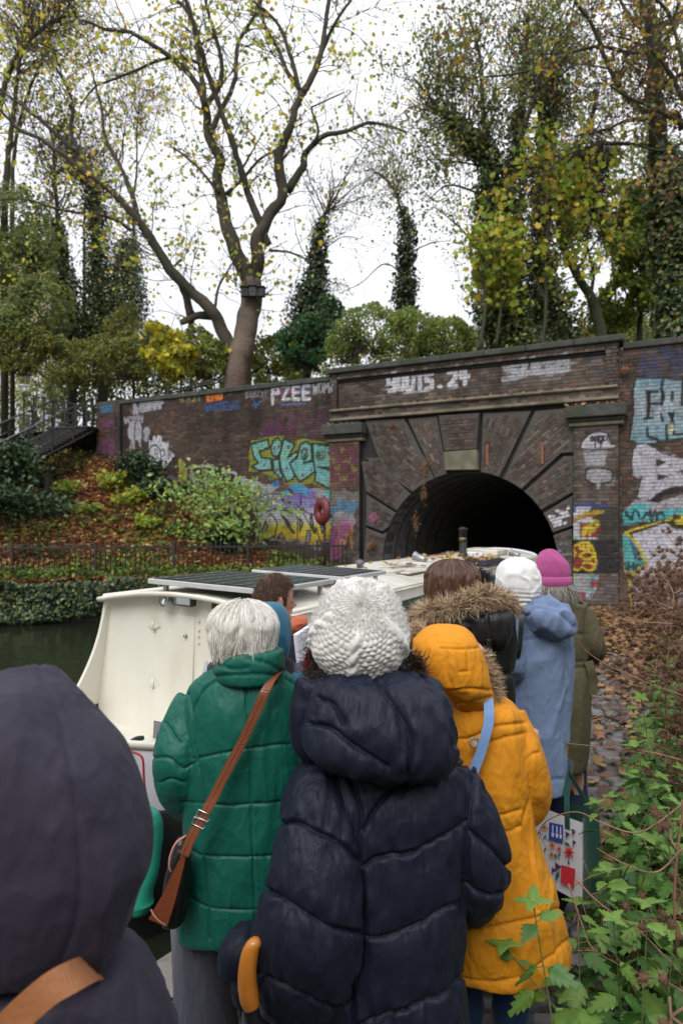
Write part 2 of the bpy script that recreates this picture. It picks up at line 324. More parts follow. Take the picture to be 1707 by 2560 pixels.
def paint():
    # left wall, from its corner
    fill(M(zl, [(135,265),(255,255),(255,345),(140,352)]), (.05,.22,.45), .75, rough=.05)
    for k in range(4): scrib(256, 1015+k*6, 290, 1020+k*6, 6, BK, .02, .5, k)
    fill(M(zl, [(150,415),(260,405),(255,485),(160,480)]), (.2,.05,.15), .6, rough=.1); fill(M(zl, [(130,590),(270,580),(280,720),(250,830),(225,730),(140,700)]), (.2,.05,.15), .55, rough=.12)
    for q, c in (((420,240,485,360), 'L'),): fill(M(zl, [(425,240),(450,240),(455,295),(480,300),(470,360),(425,360)]), GW_, .9)
    text('UWMNF', 352, 1004, 412, 994, 24, 24, GW_, .1, .85, .18)
    text('WCOSY', 312, 1045, 360, 1040, 14, 14, GW_, .05, .8)
    blob(*zl(410,520), 10, 22, GW_, .9, 1); blob(*zl(470,520), 9.5, 22, GW_, .9, 2); fill(M(zl, [(380,560),(500,560),(490,670),(470,600),(440,590),(440,675),(390,670),(410,610)]), GW_, .85)
    stroke(M(zl, [(440,470),(436,600)]), BK, .03); blob(*zl(548,520), 8, 11, GW_, .8, 3); blob(*zl(545,585), 6, 8, GW_, .7, 4)
    fill(M(zl, [(560,590),(600,560),(640,545),(690,560),(700,615),(760,630),(755,690),(825,740),(820,770),(700,880),(690,780),(650,840),(600,830),(565,760)]), BK, .9)
    fill(M(zl, [(572,600),(605,620),(612,565),(630,560),(640,600),(655,552),(690,570),(690,620),(700,618),(755,635),(745,690),(815,742),(705,868),(690,780),(665,775),(640,640),(590,680),(572,690)]), WH, .88)
    blob(*zl(625,745), 15, 25, WH, .9, 5, j=.03); stroke([zl(625+58*math.cos(a), 745+98*math.sin(a)) for a in np.linspace(0, 6.2, 16)], BK, .035)
    blob(*zl(638,710), 5, 9, BK, .8, 6); blob(*zl(638,708), 2.5, 5, WH, .9, 7); scrib(*zl(745,700), *zl(805,775), 8, BK, .025, .8, 5)
    stroke(M(zl, [(690,690),(715,700),(712,745),(685,750)]), BK, .03)
    text('KA2T', 454, 989, 506, 984, 19, 19, (.3,.27,.13), .035, .7); text('EMO', 518, 984, 558, 980, 18, 18, (.75,.2,.03), .07, .95)
    text('WHOEY2', 514, 1012, 600, 1002, 17, 19, (.04,.12,.33), .05, .6); scrib(*zl(1470,150), *zl(1560,190), 7, BL, .03, .4, 8)
    text('BOOST', 614, 975, 672, 968, 22, 22, (.26,.26,.28), .03, .75)
    scrib(690, 965, 760, 985, 12, (.3,.06,.25), .06, .55, 11); scrib(745, 962, 775, 985, 8, BL, .06, .5, 12); scrib(630, 1005, 650, 1020, 6, BL, .04, .5, 13); scrib(700, 1008, 760, 1014, 8, BL, .05, .5, 14)
    text('PZEE', 680, 967, 782, 965, 32, 33, WH, .085, .95, .3); text('WOMA', 782, 958, 838, 954, 28, 26, GW_, .035, .85, .15)
    scrib(650, 1030, 820, 1100, 24, (.16,.03,.13), .12, .25, 15); fill(M(z3, [(230,640),(540,640),(540,740),(230,740)]), (.12,.02,.09), .5, rough=.15)
    fill(M(zl, [(845,790),(865,755),(885,790),(880,850),(915,870),(920,960),(900,1000),(925,1100),(940,1195),(850,1195),(855,1050),(845,950),(855,870)]), (.4,.36,.03), .9, rough=.05)
    scrib(*zl(860,800), *zl(900,1180), 10, (.1,.1,.02), .03, .5, 17)
    fill(M(zl, [(700,950),(820,930),(860,1080),(800,1195),(760,1050)]), (.25,.25,.27), .5, rough=.2)
    fill(M(zl, [(965,860),(1100,850),(1200,880),(1300,880),(1390,910),(1370,990),(1440,960),(1500,980),(1480,1040),(1100,1060),(1010,1050)]), BK, .95)
    stroke(M(zl, [(965,860),(990,980),(1015,1050)]), GW_, .07); stroke(M(zl, [(1100,950),(1105,1050)]), GW_, .08); stroke(M(zl, [(965,860),(1060,845),(1180,855)]), GW_, .05); stroke(M(zl, [(1260,905),(1330,900),(1385,920),(1365,1000),(1420,965),(1520,985)]), GW_, .07)
    fill(M(z1c, [(880,700),(1160,740),(1160,1000),(1000,1020),(900,960)]), (.12,.03,.03), .35, rough=.2)
    # the turquoise lettering
    lime = (.24,.26,.03); tq = [(0,(.12,.42,.42)),(.3,(.2,.42,.3)),(.6,(.16,.46,.46)),(1,(.2,.38,.36))]
    fill(M(z3, [(95,860),(110,800),(260,760),(330,745),(380,750),(430,770),(530,800),(640,780),(910,830),(915,960),(880,1090),(910,1100),(900,1290),(700,1200),(590,1250),(470,1220),(420,1160),(330,1150),(200,1090),(90,1090)]), lime, .95, rough=.03)
    def let(pts, g=tq):
        fill(M(z3, pts), None, .95, grad=g); stroke(M(z3, pts), BK, .05, closed=True, cm=False)
    let([(110,825),(270,780),(290,860),(190,900),(210,960),(300,970),(315,1080),(200,1085),(110,1050),(180,1010),(130,940)])
    let([(300,860),(330,790),(370,765),(405,800),(405,880),(370,950),(320,940)])
    let([(320,980),(385,970),(390,1080),(420,1140),(400,1170),(330,1090)])
    let([(430,775),(540,825),(470,960),(550,900),(570,930),(500,1010),(540,1110),(520,1170),(460,1200),(400,1080),(385,960)])
    let([(590,830),(650,800),(700,840),(705,1000),(620,1010),(740,985),(745,1090),(590,1200),(520,1100),(490,1010),(560,960)])
    let([(710,820),(880,840),(908,930),(880,1060),(760,1050),(890,1080),(895,1110),(880,1270),(730,1190),(740,1120),(720,1000)])
    stroke([z3(630+28*math.cos(a), 930+55*math.sin(a)) for a in np.linspace(0, 6.3, 12)], BK, .04); blob(*z3(632,945), 3, 8, BK, .9, 3)
    text('NU!', 790, 1130, 818, 1128, 20, 20, BK, .03, .8)
    for k, (a, b) in enumerate([(335,870),(380,850),(470,855),(655,880),(870,915),(460,1060),(240,1030),(700,1080),(615,1130),(360,1080)]): blob(*z3(a, b), 2.5, 4, (.2,.01,.12), .9, k)
    fill(M(z3, [(0,1180),(60,1190),(200,1200),(380,1250),(300,1300),(160,1300),(60,1290)]), GW_, .8, rough=.05); fill(M(z3, [(310,1210),(370,1180),(390,1240),(330,1250)]), BL, .8); fill(M(z3, [(480,1240),(560,1210),(680,1270),(690,1330),(560,1320)]), (.06,.3,.55), .95)
    fill(M(z3, [(680,1270),(760,1260),(860,1290),(900,1330),(880,1360),(700,1330)]), (.4,.38,.38), .85)
    for a in (440, 700, 860): blob(*z3(a, 1310), 10, 8, TQ if a != 700 else PU, .9, a)
    # the purple, white and yellow piece below
    g2 = [(0,(.15,.1,.4)),(.25,(.3,.25,.55)),(.42,(.6,.58,.65)),(.52,(.62,.6,.6)),(.62,(.62,.52,.08)),(.78,(.58,.44,.03)),(1,(.3,.18,.05))]
    out = [(115,1360),(200,1330),(260,1300),(390,1295),(410,1320),(520,1330),(540,1300),(610,1300),(620,1330),(760,1360),(840,1325),(870,1420),(910,1480),(900,1540),(950,1590),(970,1660),(940,1740),(870,1780),(800,1790),(790,1850),(720,1840),(640,1810),(560,1760),(430,1790),(300,1740),(150,1790),(180,1620),(140,1480)]
    fill(M(z3, out), (.35,.35,.4), .95); ctr = np.mean(out, 0); fill(M(z3, [tuple(ctr+(np.array(p)-ctr)*.965) for p in out]), BK, .95); fill(M(z3, [tuple(ctr+(np.array(p)-ctr)*.93) for p in out]), None, .97, grad=g2)
    for tri in ([(210,1690),(250,1580),(275,1640),(240,1700)], [(430,1540),(480,1590),(520,1700),(470,1640)], [(585,1550),(620,1600),(590,1680)], [(660,1680),(690,1670),(680,1780),(640,1820)], [(370,1740),(410,1690),(440,1750)], [(420,1470),(560,1470),(500,1500)], [(700,1500),(730,1700),(690,1600)], [(790,1610),(840,1650),(800,1700)], [(220,1400),(400,1480),(300,1440)]):
        fill(M(z3, tri), (.25,.27,.33), .9); stroke(M(z3, tri), BK, .03, closed=True, cm=False)
    for ln in ([(300,1500),(360,1600),(340,1740)], [(400,1520),(540,1700)], [(570,1480),(560,1740)], [(620,1500),(730,1700),(745,1640),(790,1800)], [(560,1430),(700,1520),(760,1480)], [(160,1480),(300,1480)], [(860,1560),(940,1640),(880,1720)], [(200,1330),(230,1400)], [(400,1330),(430,1400),(500,1400)], [(600,1340),(590,1420)]):
        stroke(M(z3, ln), BK, .03)
    # left pilaster
    fill(M(z3, [(915,770),(1195,760),(1200,1260),(915,1270)]), (.14,.06,.05), .6, rough=.04)
    for k in range(26):
        a = 930+(k % 5)*55; b = 800+(k//5)*90; scrib(*z3(a-28, b-30), *z3(a+35, b+36), 6, ((.18,.02,.05), (.26,.2,.05), (.2,.03,.12))[k % 3], .03, .8, 40+k)
    fill(M(z3, [(925,1290),(1200,1280),(1200,1380),(925,1400)]), (.22,.2,.17), .7, rough=.1)
    fill(M(z3, [(935,1400),(1190,1380),(1185,1500),(930,1530)]), (.1,.26,.42), .7, rough=.2); fill(M(z3, [(920,1530),(1140,1520),(1150,1600),(920,1620)]), (.42,.38,.42), .7, rough=.2)
    fill(M(z3, [(925,1620),(1080,1600),(1160,1660),(1060,1720),(1000,1760),(1060,1860),(960,2000),(925,1900)]), (.45,.12,.28), .65, rough=.2); scrib(*z3(970,1600), *z3(1130,1900), 9, (.5,.25,.05), .03, .6, 90)
    # parapet lettering
    g5 = lambda X, Y: (950+X/2.851, 850+Y/2.851)
    x0, y0 = g5(62, 262); x1, y1 = g5(395, 240); text('YOUTS', x0, y0, x1, y1, 37, 38, WH, .1, .95, .28)
    x0, y0 = g5(425, 245); x1, y1 = g5(660, 205); text('.24', x0-8, y0-3, x1, y1, 38, 40, WH, .1, .95, .35)
    for pl in ([(1035,160),(890,190),(900,215),(1010,235),(1030,255),(885,285)], [(1035,170),(1020,240),(1090,235),(1095,150)], [(1110,240),(1130,165),(1200,150),(1205,225),(1110,240)], [(1225,150),(1330,130),(1200,235),(1330,215),(1330,150)]):
        stroke(M(g5, pl), GW_, .13, .85, cm=False)
    fill(M(g5, [(1480,140),(1568,120),(1568,260),(1500,250)]), (.05,.06,.14), .4, rough=.2)
    # pink on the left spandrel
    blob(*z3(1320,1540), 12, 14, (.4,.12,.25), .6, 77, j=.4)
    # white cap shape with its two words on the right pilaster
    cap = [(585,470),(600,420),(640,370),(700,330),(780,320),(840,335),(865,380),(875,435),(920,440),(930,462),(900,480),(850,488),(760,490),(620,488)]
    fill(M(z4, cap), WH, .85); stroke(M(z4, cap), BK, .03, closed=True)
    text('DUCK!', *z4(690, 365), *z4(865, 358), 12, 12, BK, .035, .95, .2); text('IT', *z4(712, 425), *z4(815, 420), 11, 11, BK, .035, .95, .3)
    fill(M(z4, [(625,495),(835,492),(830,640),(640,650)]), GW_, .75, rough=.04); fill(M(z4, [(640,690),(700,665),(820,670),(890,700),(880,790),(800,810),(700,815),(640,770)]), GW_, .75, rough=.05)
    stroke(M(z4, [(640,690),(700,665),(820,670),(890,700),(880,790),(800,810),(700,815),(640,770)]), BK, .03, closed=True); fill(M(z4, [(745,815),(775,815),(770,860),(750,860)]), GW_, .8)
    # tags by the arch
    for pl in ([(225,1185),(300,1120),(330,1150),(250,1190)], [(270,1110),(320,1260)], [(250,1190),(340,1180),(330,1255)], [(345,1170),(385,1140),(375,1200),(345,1170)], [(390,1090),(430,1100),(350,1275)], [(345,1060),(470,1120),(510,1060)], [(430,1200),(475,1030),(512,1160)], [(420,1150),(515,1130)]):
        stroke(M(z4, pl), WH, .06, .9)
    for pl in ([(320,1295),(330,1370),(265,1360),(350,1430)], [(350,1430),(300,1460),(380,1500)], [(330,1400),(345,1520),(390,1440)]): stroke(M(z4, pl), (.3,.25,.45), .04, .8)
    stroke([z4(430+45*math.cos(a), 1430+75*math.sin(a)) for a in np.linspace(0, 6.3, 12)], (.22,.25,.35), .05, .6)
    fill(M(z4, [(520,1025),(700,1010),(880,1030),(950,1050),(960,1345),(510,1345),(508,1180)]), (.03,.025,.02), .75, rough=.03)
    fill(M(z4, [(525,1035),(690,1040),(640,1100),(560,1150),(515,1180)]), WH, .85); stroke(M(z4, [(530,1080),(545,1025),(680,1015),(860,1030)]), (.04,.07,.25), .06)
    stroke(M(z4, [(515,1180),(600,1130),(740,1090)]), (.4,.15,.05), .12, .85); stroke(M(z4, [(560,1150),(640,1100),(800,1080)]), (.45,.33,.03), .07, .8)
    fill(M(z4, [(508,1200),(600,1150),(690,1130),(720,1190),(590,1195),(590,1315),(720,1320),(760,1340),(520,1340)]), WH, .8); fill(M(z4, [(508,1280),(560,1340),(600,1345),(510,1345)]), (.25,.5,.2), .9)
    fill(M(z4, [(585,1192),(740,1190),(780,1250),(740,1318),(585,1318)]), (.25,.015,.03), .95); scrib(*z4(610,1215), *z4(740,1290), 12, YE, .06, .9, 21, 1.2); scrib(*z4(690,1150), *z4(760,1230), 8, YE, .04, .6, 22)
    fill(M(z4, [(500,1348),(955,1348),(960,1665),(495,1665)]), BK, .93)
    face = [(497,1410),(540,1395),(570,1375),(640,1365),(690,1385),(715,1430),(735,1480),(745,1560),(735,1620),(700,1645),(640,1640),(605,1610),(560,1645),(497,1625)]
    fill(M(z4, face), YE, .95); c = np.array((610, 1505)); fill(M(z4, [tuple(c+(np.array(p)-c)*.84) for p in face]), (.24,.008,.02), .95)
    scrib(*z4(570,1380), *z4(685,1450), 14, YE, .035, .95, 23, 1.3); stroke(M(z4, [(580,1500),(640,1460),(700,1475),(705,1515),(640,1530),(580,1500)]), YE, .05); stroke(M(z4, [(505,1430),(540,1480),(500,1530)]), YE, .04); stroke(M(z4, [(610,1570),(660,1560),(720,1590)]), YE, .04); blob(*z4(670,1495), 2.5, 4, BK, .9, 3)
    fill(M(z4, [(500,1672),(660,1680),(760,1690),(750,1780),(690,1900),(510,1910)]), (.42,.42,.44), .85, rough=.03); stroke(M(z4, [(520,1690),(500,1780),(515,1900)]), (.25,.5,.18), .08); stroke(M(z4, [(670,1690),(680,1780),(660,1850)]), (.3,.5,.25), .05)
    fill(M(z4, [(680,1690),(740,1690),(730,1800),(670,1820)]), (.08,.28,.4), .8); text('M', *z4(700,1740), *z4(760,1740), 13, 13, (.35,.02,.02), .05); text('ONE', *z4(530,1855), *z4(640,1855), 11, 11, (.35,.05,.03), .05, .95); fill(M(z4, [(635,1845),(690,1845),(690,1900),(635,1900)]), (.03,.15,.3), .9); text('K', *z4(645,1855), *z4(690,1855), 9, 9, WH, .03)
    fill(M(z4, [(500,1900),(960,1700),(980,1960),(500,1960)]), (.2,.19,.2), .3, rough=.3)
    # right-hand wall
    pb = [(680,800),(1095,795),(1230,820),(1405,830),(1620,830),(1620,1660),(1150,1730),(590,1730),(620,1500),(650,1300),(640,990)]
    c = np.array((1100, 1250)); fill(M(z5, [tuple(c+(np.array(p)-c)*1.07) for p in pb]), BK, .93); fill(M(z5, pb), CY, .93, grad=[(0,(.22,.36,.4)),(.45,(.34,.4,.45)),(.6,(.3,.38,.43)),(1,(.2,.36,.41))])
    for pl in ([(830,990),(860,1050),(850,1380)], [(880,990),(870,1300)], [(840,990),(1000,985)], [(870,1175),(1070,1180),(1080,1000)], [(1090,800),(1060,950),(1100,1080),(1060,1200)], [(1045,1320),(1080,1440)], [(1180,1320),(1220,1420),(1250,1320)], [(1230,1420),(1250,1640)], [(1140,1520),(1150,1720)], [(845,1560),(850,1690),(1000,1725)], [(1230,1000),(1225,1130)], [(800,1400),(930,1400)], [(1270,1650),(1405,1640),(1620,1640)], [(1400,840),(1380,1200)], [(1500,1000),(1480,1400)]):
        stroke(M(z5, pl), BK, .05, cm=False)
    fill(M(z5, [(845,1000),(875,1000),(880,1380),(835,1380)]), BK, .8); fill(M(z5, [(1175,1320),(1250,1320),(1235,1440)]), BK, .9); fill(M(z5, [(1160,1520),(1230,1480),(1250,1560),(1220,1640),(1160,1640)]), (.5,.48,.35), .9)
    fill(M(z5, [(1010,1200),(1050,1200),(1040,1400),(1000,1390)]), (.42,.42,.5), .8); fill(M(z5, [(650,1740),(960,1750),(980,1770),(830,1785),(700,1780)]), CY, .85)
    B1 = [(1090,490),(1120,440),(1200,430),(1280,470),(1370,530),(1568,580),(1800,640),(1800,840),(1480,830),(1340,900),(1250,960),(1180,965),(1130,930),(1150,840),(1180,740),(1120,755),(1085,720),(1080,600)]
    c = np.array((1400, 700)); fill(M(z4, [tuple(c+(np.array(p)-c)*1.05) for p in B1]), BK, .93); fill(M(z4, B1), (.5,.49,.54), .93)
    fill(M(z4, [(1300,570),(1395,605),(1310,645)]), BK, .95); fill(M(z4, [(1320,720),(1425,740),(1320,775)]), BK, .95); fill(M(z4, [(1540,680),(1800,700),(1800,740),(1560,720)]), BK, .9)
    fill(M(z4, [(1230,980),(1320,900),(1430,850),(1568,835),(1800,830),(1800,870),(1500,890),(1380,920),(1300,980)]), BK, .93)
    fill(M(z4, [(1000,1080),(1100,970),(1300,990),(1500,930),(1800,920),(1800,1100),(1500,1090),(1010,1190)]), (.42,.41,.45), .85, rough=.04)
    fill(M(z4, [(990,1090),(1100,1000),(1260,1020),(1150,1080),(1300,1090),(1400,1060),(1568,1040),(1800,1040),(1800,1120),(1440,1130),(1200,1180),(985,1190)]), (.06,.42,.45), .9, rough=.03)
    scrib(*z4(1010,1060), *z4(1370,1170), 26, BK, .035, .9, 31, 1.1)
    fill(M(z4, [(1010,1270),(1480,1130),(1568,1120),(1800,1110),(1800,1990),(1060,1980),(1040,1720),(1000,1640),(985,1300)]), YE, .95, rough=.01)
    fill(M(z4, [(1040,1280),(1490,1150),(1560,1210),(1800,1220),(1800,1985),(1075,1985),(1060,1740),(1110,1690),(1235,1590),(1130,1400)]), BK, .95)
    fill(M(z4, [(1075,1300),(1400,1190),(1480,1250),(1800,1250),(1800,1985),(1100,1985),(1065,1760),(1130,1680),(1230,1600),(1170,1460)]), (.55,.54,.6), .95)
    fill(M(z4, [(985,1290),(1020,1310),(1090,1380),(1150,1450),(1205,1540),(1195,1580),(1080,1660),(1000,1640)]), (.05,.4,.43), .92); stroke(M(z4, [(1005,1285),(1110,1370),(1215,1560),(1190,1600),(1060,1680)]), YE, .05, cm=False)
    fill(M(z4, [(1040,1320),(1140,1470),(1100,1560),(1080,1450)]), (.05,.07,.2), .9); scrib(*z4(1005,1570), *z4(1150,1650), 14, BK, .03, .9, 33, 1.)
    fill(M(z4, [(1500,1330),(1540,1310),(1545,1400),(1520,1400)]), BK, .9)
    text('WON', *z4(1080,1720), *z4(1290,1700), 20, 22, BK, .05, .9, .2); text('Y', *z4(1120,1850), *z4(1200,1850), 22, 22, BK, .04, .8); fill(M(z4, [(1455,1105),(1540,1100),(1568,1180),(1700,1190),(1700,1210),(1500,1200)]), YE, .95); text('EO', *z4(1470,1110), *z4(1540,1110), 9, 9, BK, .04)
    # bluish spray on the bare bricks above
    for k in range(9): scrib(1600+k*13, 870, 1606+k*13, 960, 6, (.03,.07,.2), .06, .35, 60+k)
    fill(M(z5, [(90,1300),(200,1290),(190,1330),(90,1340)]), (.1,.1,.08), .1)
paint()
def sample(s, z):
    i = np.clip(((s-GS0)/GRES).astype(int), 0, GW-1); j = np.clip(((z-GZ0)/GRES).astype(int), 0, GH-1); return CANV[j, i]
def wallcol(s, z, base, mortar=False):
    g = sample(s, z); wear = np.clip(n2(s, z, 14, 5, 3)*1.6-.3, 0, 1)*.8; a = (g[..., 3]*(1-wear))[..., None]*(.5 if mortar else 1.)
    drip = 1-.4*smooth(n2(s*3., z*.35, 1.3, 21, 3), .1, .6); soot = (.72+.5*n2(s, z, .55, 8, 4))*drip
    lime = np.clip(n2(s, z, 7, 12, 4)*2-1.0, 0, 1)[..., None]*.32
    b = base*np.clip(soot, .3, 1.4)[..., None]; b = b*(1-lime)+np.array((.3,.28,.25))*lime
    return b*(1-a)+g[..., :3]*a*(.85+.2*n2(s, z, 5, 30, 2))[..., None]
M_BRICK = mat('brick_face', attr=True, rough=.92, var=.22, vscale=28, bump=.5, bscale=70, bump2=.5, b2scale=16)
M_MORT = mat('mortar', attr=True, rough=.95, var=.2, vscale=14, bump=.4, bscale=50)
M_DARK = mat('soot_black_brick', (.012,.011,.011), .95, var=.4, vscale=3)
M_CAPST = mat('sooty_stone', (.055,.055,.05), .9, var=.35, vscale=4, bump=.5, bscale=30, dark=(.035,.045,.025), bump2=.3, b2scale=6)
M_BUFF = mat('buff_stone', (.2,.165,.12), .9, var=.3, vscale=4, bump=.5, bscale=30, dark=(.1,.1,.06))
PAL = np.array([1.12, 1., .92])*np.array([(.062,.042,.034),(.045,.036,.031),(.08,.045,.034),(.036,.033,.033),(.075,.06,.047),(.12,.1,.078),(.11,.052,.036)])
PAL2 = np.array([1.12, 1.02, .96])*np.array([(.09,.08,.07),(.065,.058,.052),(.12,.105,.09),(.075,.055,.045),(.05,.046,.043),(.16,.14,.12),(.095,.05,.038)])
_pend = []
def brick_mesh(mb, sc, zc, L, H, off, ang, pal, fine, rs):
    nx, nz = (9, 3) if fine else (1, 1); xs = np.linspace(-L/2, L/2, nx+1); zs = np.linspace(-H/2, H/2, nz+1); X, Z = np.meshgrid(xs, zs)
    ca, sa = math.cos(ang), math.sin(ang); S = sc+X*ca-Z*sa; ZZ = zc+X*sa+Z*ca
    d = off+rs.uniform(.006, .016)+rs.normal(0, .025)*X+rs.normal(0, .04)*Z
    base = (pal[rs.integers(len(pal))]*.62+pal.mean(0)*.38)*rs.uniform(.75, 1.28)
    front = wp(S, ZZ, d); m, n = S.shape; idx = np.arange(m*n).reshape(m, n)
    Q = np.stack([idx[:-1, :-1], idx[:-1, 1:], idx[1:, 1:], idx[1:, :-1]], -1).reshape(-1, 4)
    b = np.concatenate([idx[0], idx[1:, -1], idx[-1, -2::-1], idx[-2:0:-1, 0]]); fb = front.reshape(-1, 3)
    back = fb[b]-WN*.05; k = np.arange(len(b)); k2 = (k+1) % len(b); Q2 = np.stack([b[k2], b[k], m*n+k, m*n+k2], -1)
    mb.add(np.concatenate([fb, back]), np.concatenate([Q, Q2]))
    sz = np.stack([S.ravel(), ZZ.ravel()], -1); mb.__dict__.setdefault('SZ', []).append((np.concatenate([sz, sz[b]]), base))
def flush(todo):        # colours of all bricks in one go
    SZ = np.concatenate([q[0] for mb, *_ in todo for q in mb.SZ]); B = np.concatenate([np.broadcast_to(q[1], (len(q[0]), 3)) for mb, *_ in todo for q in mb.SZ])
    C = wallcol(SZ[:, 0], SZ[:, 1], B); k = 0
    for mb, name, parent, kind in todo:
        mb.C = [C[k:k+mb.n]]; k += mb.n; o = mb.build(name, M_BRICK, parent, sm=False)
        if kind: tag(o, kind=kind)
def rowgen(s0, s1, z0, z1, rs, ch=.08):
    out = []; n = int(round((z1-z0)/ch)); h = (z1-z0)/max(n, 1)
    for r in range(n):
        z = z0+(r+.5)*h; L = .235 if r % 2 else .118; s = s0-rs.uniform(0, L)
        while s < s1:
            a = max(s, s0); b = min(s+L, s1); s += L
            if b-a > .04: out.append(((a+b)/2, z, b-a-.012, h-.013, 0.))
            if r % 2 == 0 and rs.random() < .12: pass
    return out
def inpoly(x, y, p):
    c = False
    for k in range(len(p)):
        a, b = p[k], p[(k+1) % len(p)]
        if (a[1] > y) != (b[1] > y) and x < (b[0]-a[0])*(y-a[1])/(b[1]-a[1])+a[0]: c = not c
    return c
def lay(parent, bricks, off, pal, nparts, rs, near):
    # the bricks that show largest are separate parts, the others one joined part
    def size(b):
        Y = WO[1]+WU[1]*b[0]; px = CX+(WO+b[0]*WU)[0]/Y*F; return b[2]/Y*(1 if 0 < px < 1707 else .2)
    vis = sorted(bricks, key=lambda b: -near(b)) if near else sorted(bricks, key=lambda b: -size(b))
    todo = []
    for b in vis[:nparts]:
        mb = MB(); brick_mesh(mb, *b[:4], off, b[4], pal, True, rs); todo.append((mb, 'brick', parent, None))
    mb = MB()
    for b in vis[nparts:]:
        g = sample(np.array([b[0]-b[2]*.45, b[0], b[0]+b[2]*.45]), np.array([b[1]]*3))[:, 3].max(); brick_mesh(mb, *b[:4], off, b[4], pal, g > .05, rs)
    if mb.n: todo.append((mb, 'brickwork', parent, 'stuff'))
    flush(todo)
def mortar(parent, s0, s1, z0, z1, off, name='mortar_bed', depth=.35, col=(.09,.078,.066), hole=None):
    ns, nz_ = max(1, int((s1-s0)/.06)), max(1, int((z1-z0)/.06)); S, Z = np.meshgrid(np.linspace(s0, s1, ns+1), np.linspace(z0, z1, nz_+1))
    G = wp(S, Z, off); C = wallcol(S, Z, np.broadcast_to(np.array(col), S.shape+(3,)), True); mb = MB(); mb.grid(G, C)
    o = mb.build(name, M_MORT, parent, sm=False); return o
def wbox(mb, s0, s1, z0, z1, o0, o1, b=.012, col=None):
    c = wp((s0+s1)/2, (z0+z1)/2, (o0+o1)/2); mb.bbox(c, (s1-s0, o1-o0, z1-z0), b, rotz(-AW), col); return mb
rs = np.random.default_rng(3)
# --- left wall
wl = thing('brick_wall', wp(-10.9, -.5, 0), 'long dark brick retaining wall left of the tunnel portal, covered in graffiti, running down to the stairs', 'wall')
wbox(MB(), -15.2, -6.5, -.7, 5.83, -.45, -.02).build('wall_core', M_DARK, wl, sm=False)
mortar(wl, -15.2, -6.47, .2, 5.83, 0)
lay(wl, rowgen(-14.2, -6.47, .2, 5.83, rs), 0, PAL, 300, rs, lambda b: b[0]*1.0+b[1]*.9)
pr = MB(); wbox(pr, -15.25, -14.2, .2, 5.83, -.4, .11); pr.build('corner_pier', M_DARK, wl, sm=False)
mortar(wl, -15.23, -14.22, 3.5, 5.82, .112, 'pier_face'); bp = rowgen(-15.24, -14.21, 3.5, 5.83, rs); mbp = MB()
for b in bp: brick_mesh(mbp, *b[:4], .112, 0, PAL, True, rs)
flush([(mbp, 'pier_brickwork', wl, 'stuff')])
s = -15.3
while s < -6.5:
    e = min(s+rs.uniform(.9, 1.2), -6.5); wbox(MB(), s, e-.008, 5.83, 5.97+rs.uniform(-.004, .006), -.5, .07, .015).build('coping_stone', M_CAPST, wl, sm=False); s = e
# --- right wall
wr = thing('brick_wall', wp(2.5, -.3, 0), 'brick wall right of the tunnel portal with pale blue and big white graffiti letters', 'wall')
wbox(MB(), .8, 6.5, -.5, 5.82, -.45, -.02).build('wall_core', M_DARK, wr, sm=False)
mortar(wr, .8, 6.4, -.2, 5.82, 0, col=(.15,.12,.09))
lay(wr, rowgen(.84, 3.2, 0, 5.82, rs), 0, PAL, 300, rs, lambda b: (b[1]*1.0 if b[1] > 2.0 else b[1]) - .4*abs(b[0]-1.5))
s = .9
while s < 5: wbox(MB(), s, s+1.09, 5.82, 5.96, -.5, .07, .015).build('coping_stone', M_CAPST, wr, sm=False); s += 1.1
# --- portal
SL0, SL1, SR0, SR1 = -6.47, -5.57, -.14, .83; AC, AZ, AR = -2.72, .98, 2.22
wt = thing('tunnel_portal', wp(-2.8, -.5, 0), 'dark brick canal tunnel portal with round arch, keystone and white parapet lettering', 'tunnel')
# dark-toned backing slab behind the block grooves, with the arch opening
N = 28; th = np.linspace(0, math.pi, N+1); ax = AC-AR*np.cos(th); az = AZ+AR*np.sin(th)
arch = [(AC-AR-.03, -.7)]+list(zip(ax, az))+[(AC+AR+.03, -.7)]
mb = MB(); a = np.array(arch)
for off, flip in ((0., 1),):
    top = np.stack([a[:, 0], np.full(len(a), 4.72)], -1)
    mb.grid(np.stack([wp(a[:, 0], a[:, 1], off), wp(top[:, 0], top[:, 1], off)]))
    for x0, x1 in ((SL0, AC-AR-.03), (AC+AR+.03, SR1)):
        mb.grid(np.array([[wp(x0, -.7, off), wp(x1, -.7, off)], [wp(x0, 4.72, off), wp(x1, 4.72, off)]]))
mb.build('spandrel_backing', mat('groove_dark', (.03,.027,.025), .95, var=.4, vscale=5), wt, sm=False)
# tunnel barrel
TA = a.copy(); TA[:, 0] = AC+(a[:, 0]-AC)*1.0
G = np.stack([wp(TA[:, 0], TA[:, 1], -d) for d in (0., .5, 1., 2, 4, 8, 16, 40)]); mb = MB(); mb.grid(G); mb.rings(G[-1:], cap=False) if False else None
mb.build('tunnel_lining', mat('tunnel_brick', (.17,.16,.15), .85, var=.5, vscale=6, bump=.6, bscale=20), wt, sm=True)
mbe = MB(); mbe.add(wp([-8, 3, 3, -8], [-1, -1, 6, 6], -40), [[0, 1, 2, 3]]); mbe.build('tunnel_end', M_DARK, wt, sm=False)
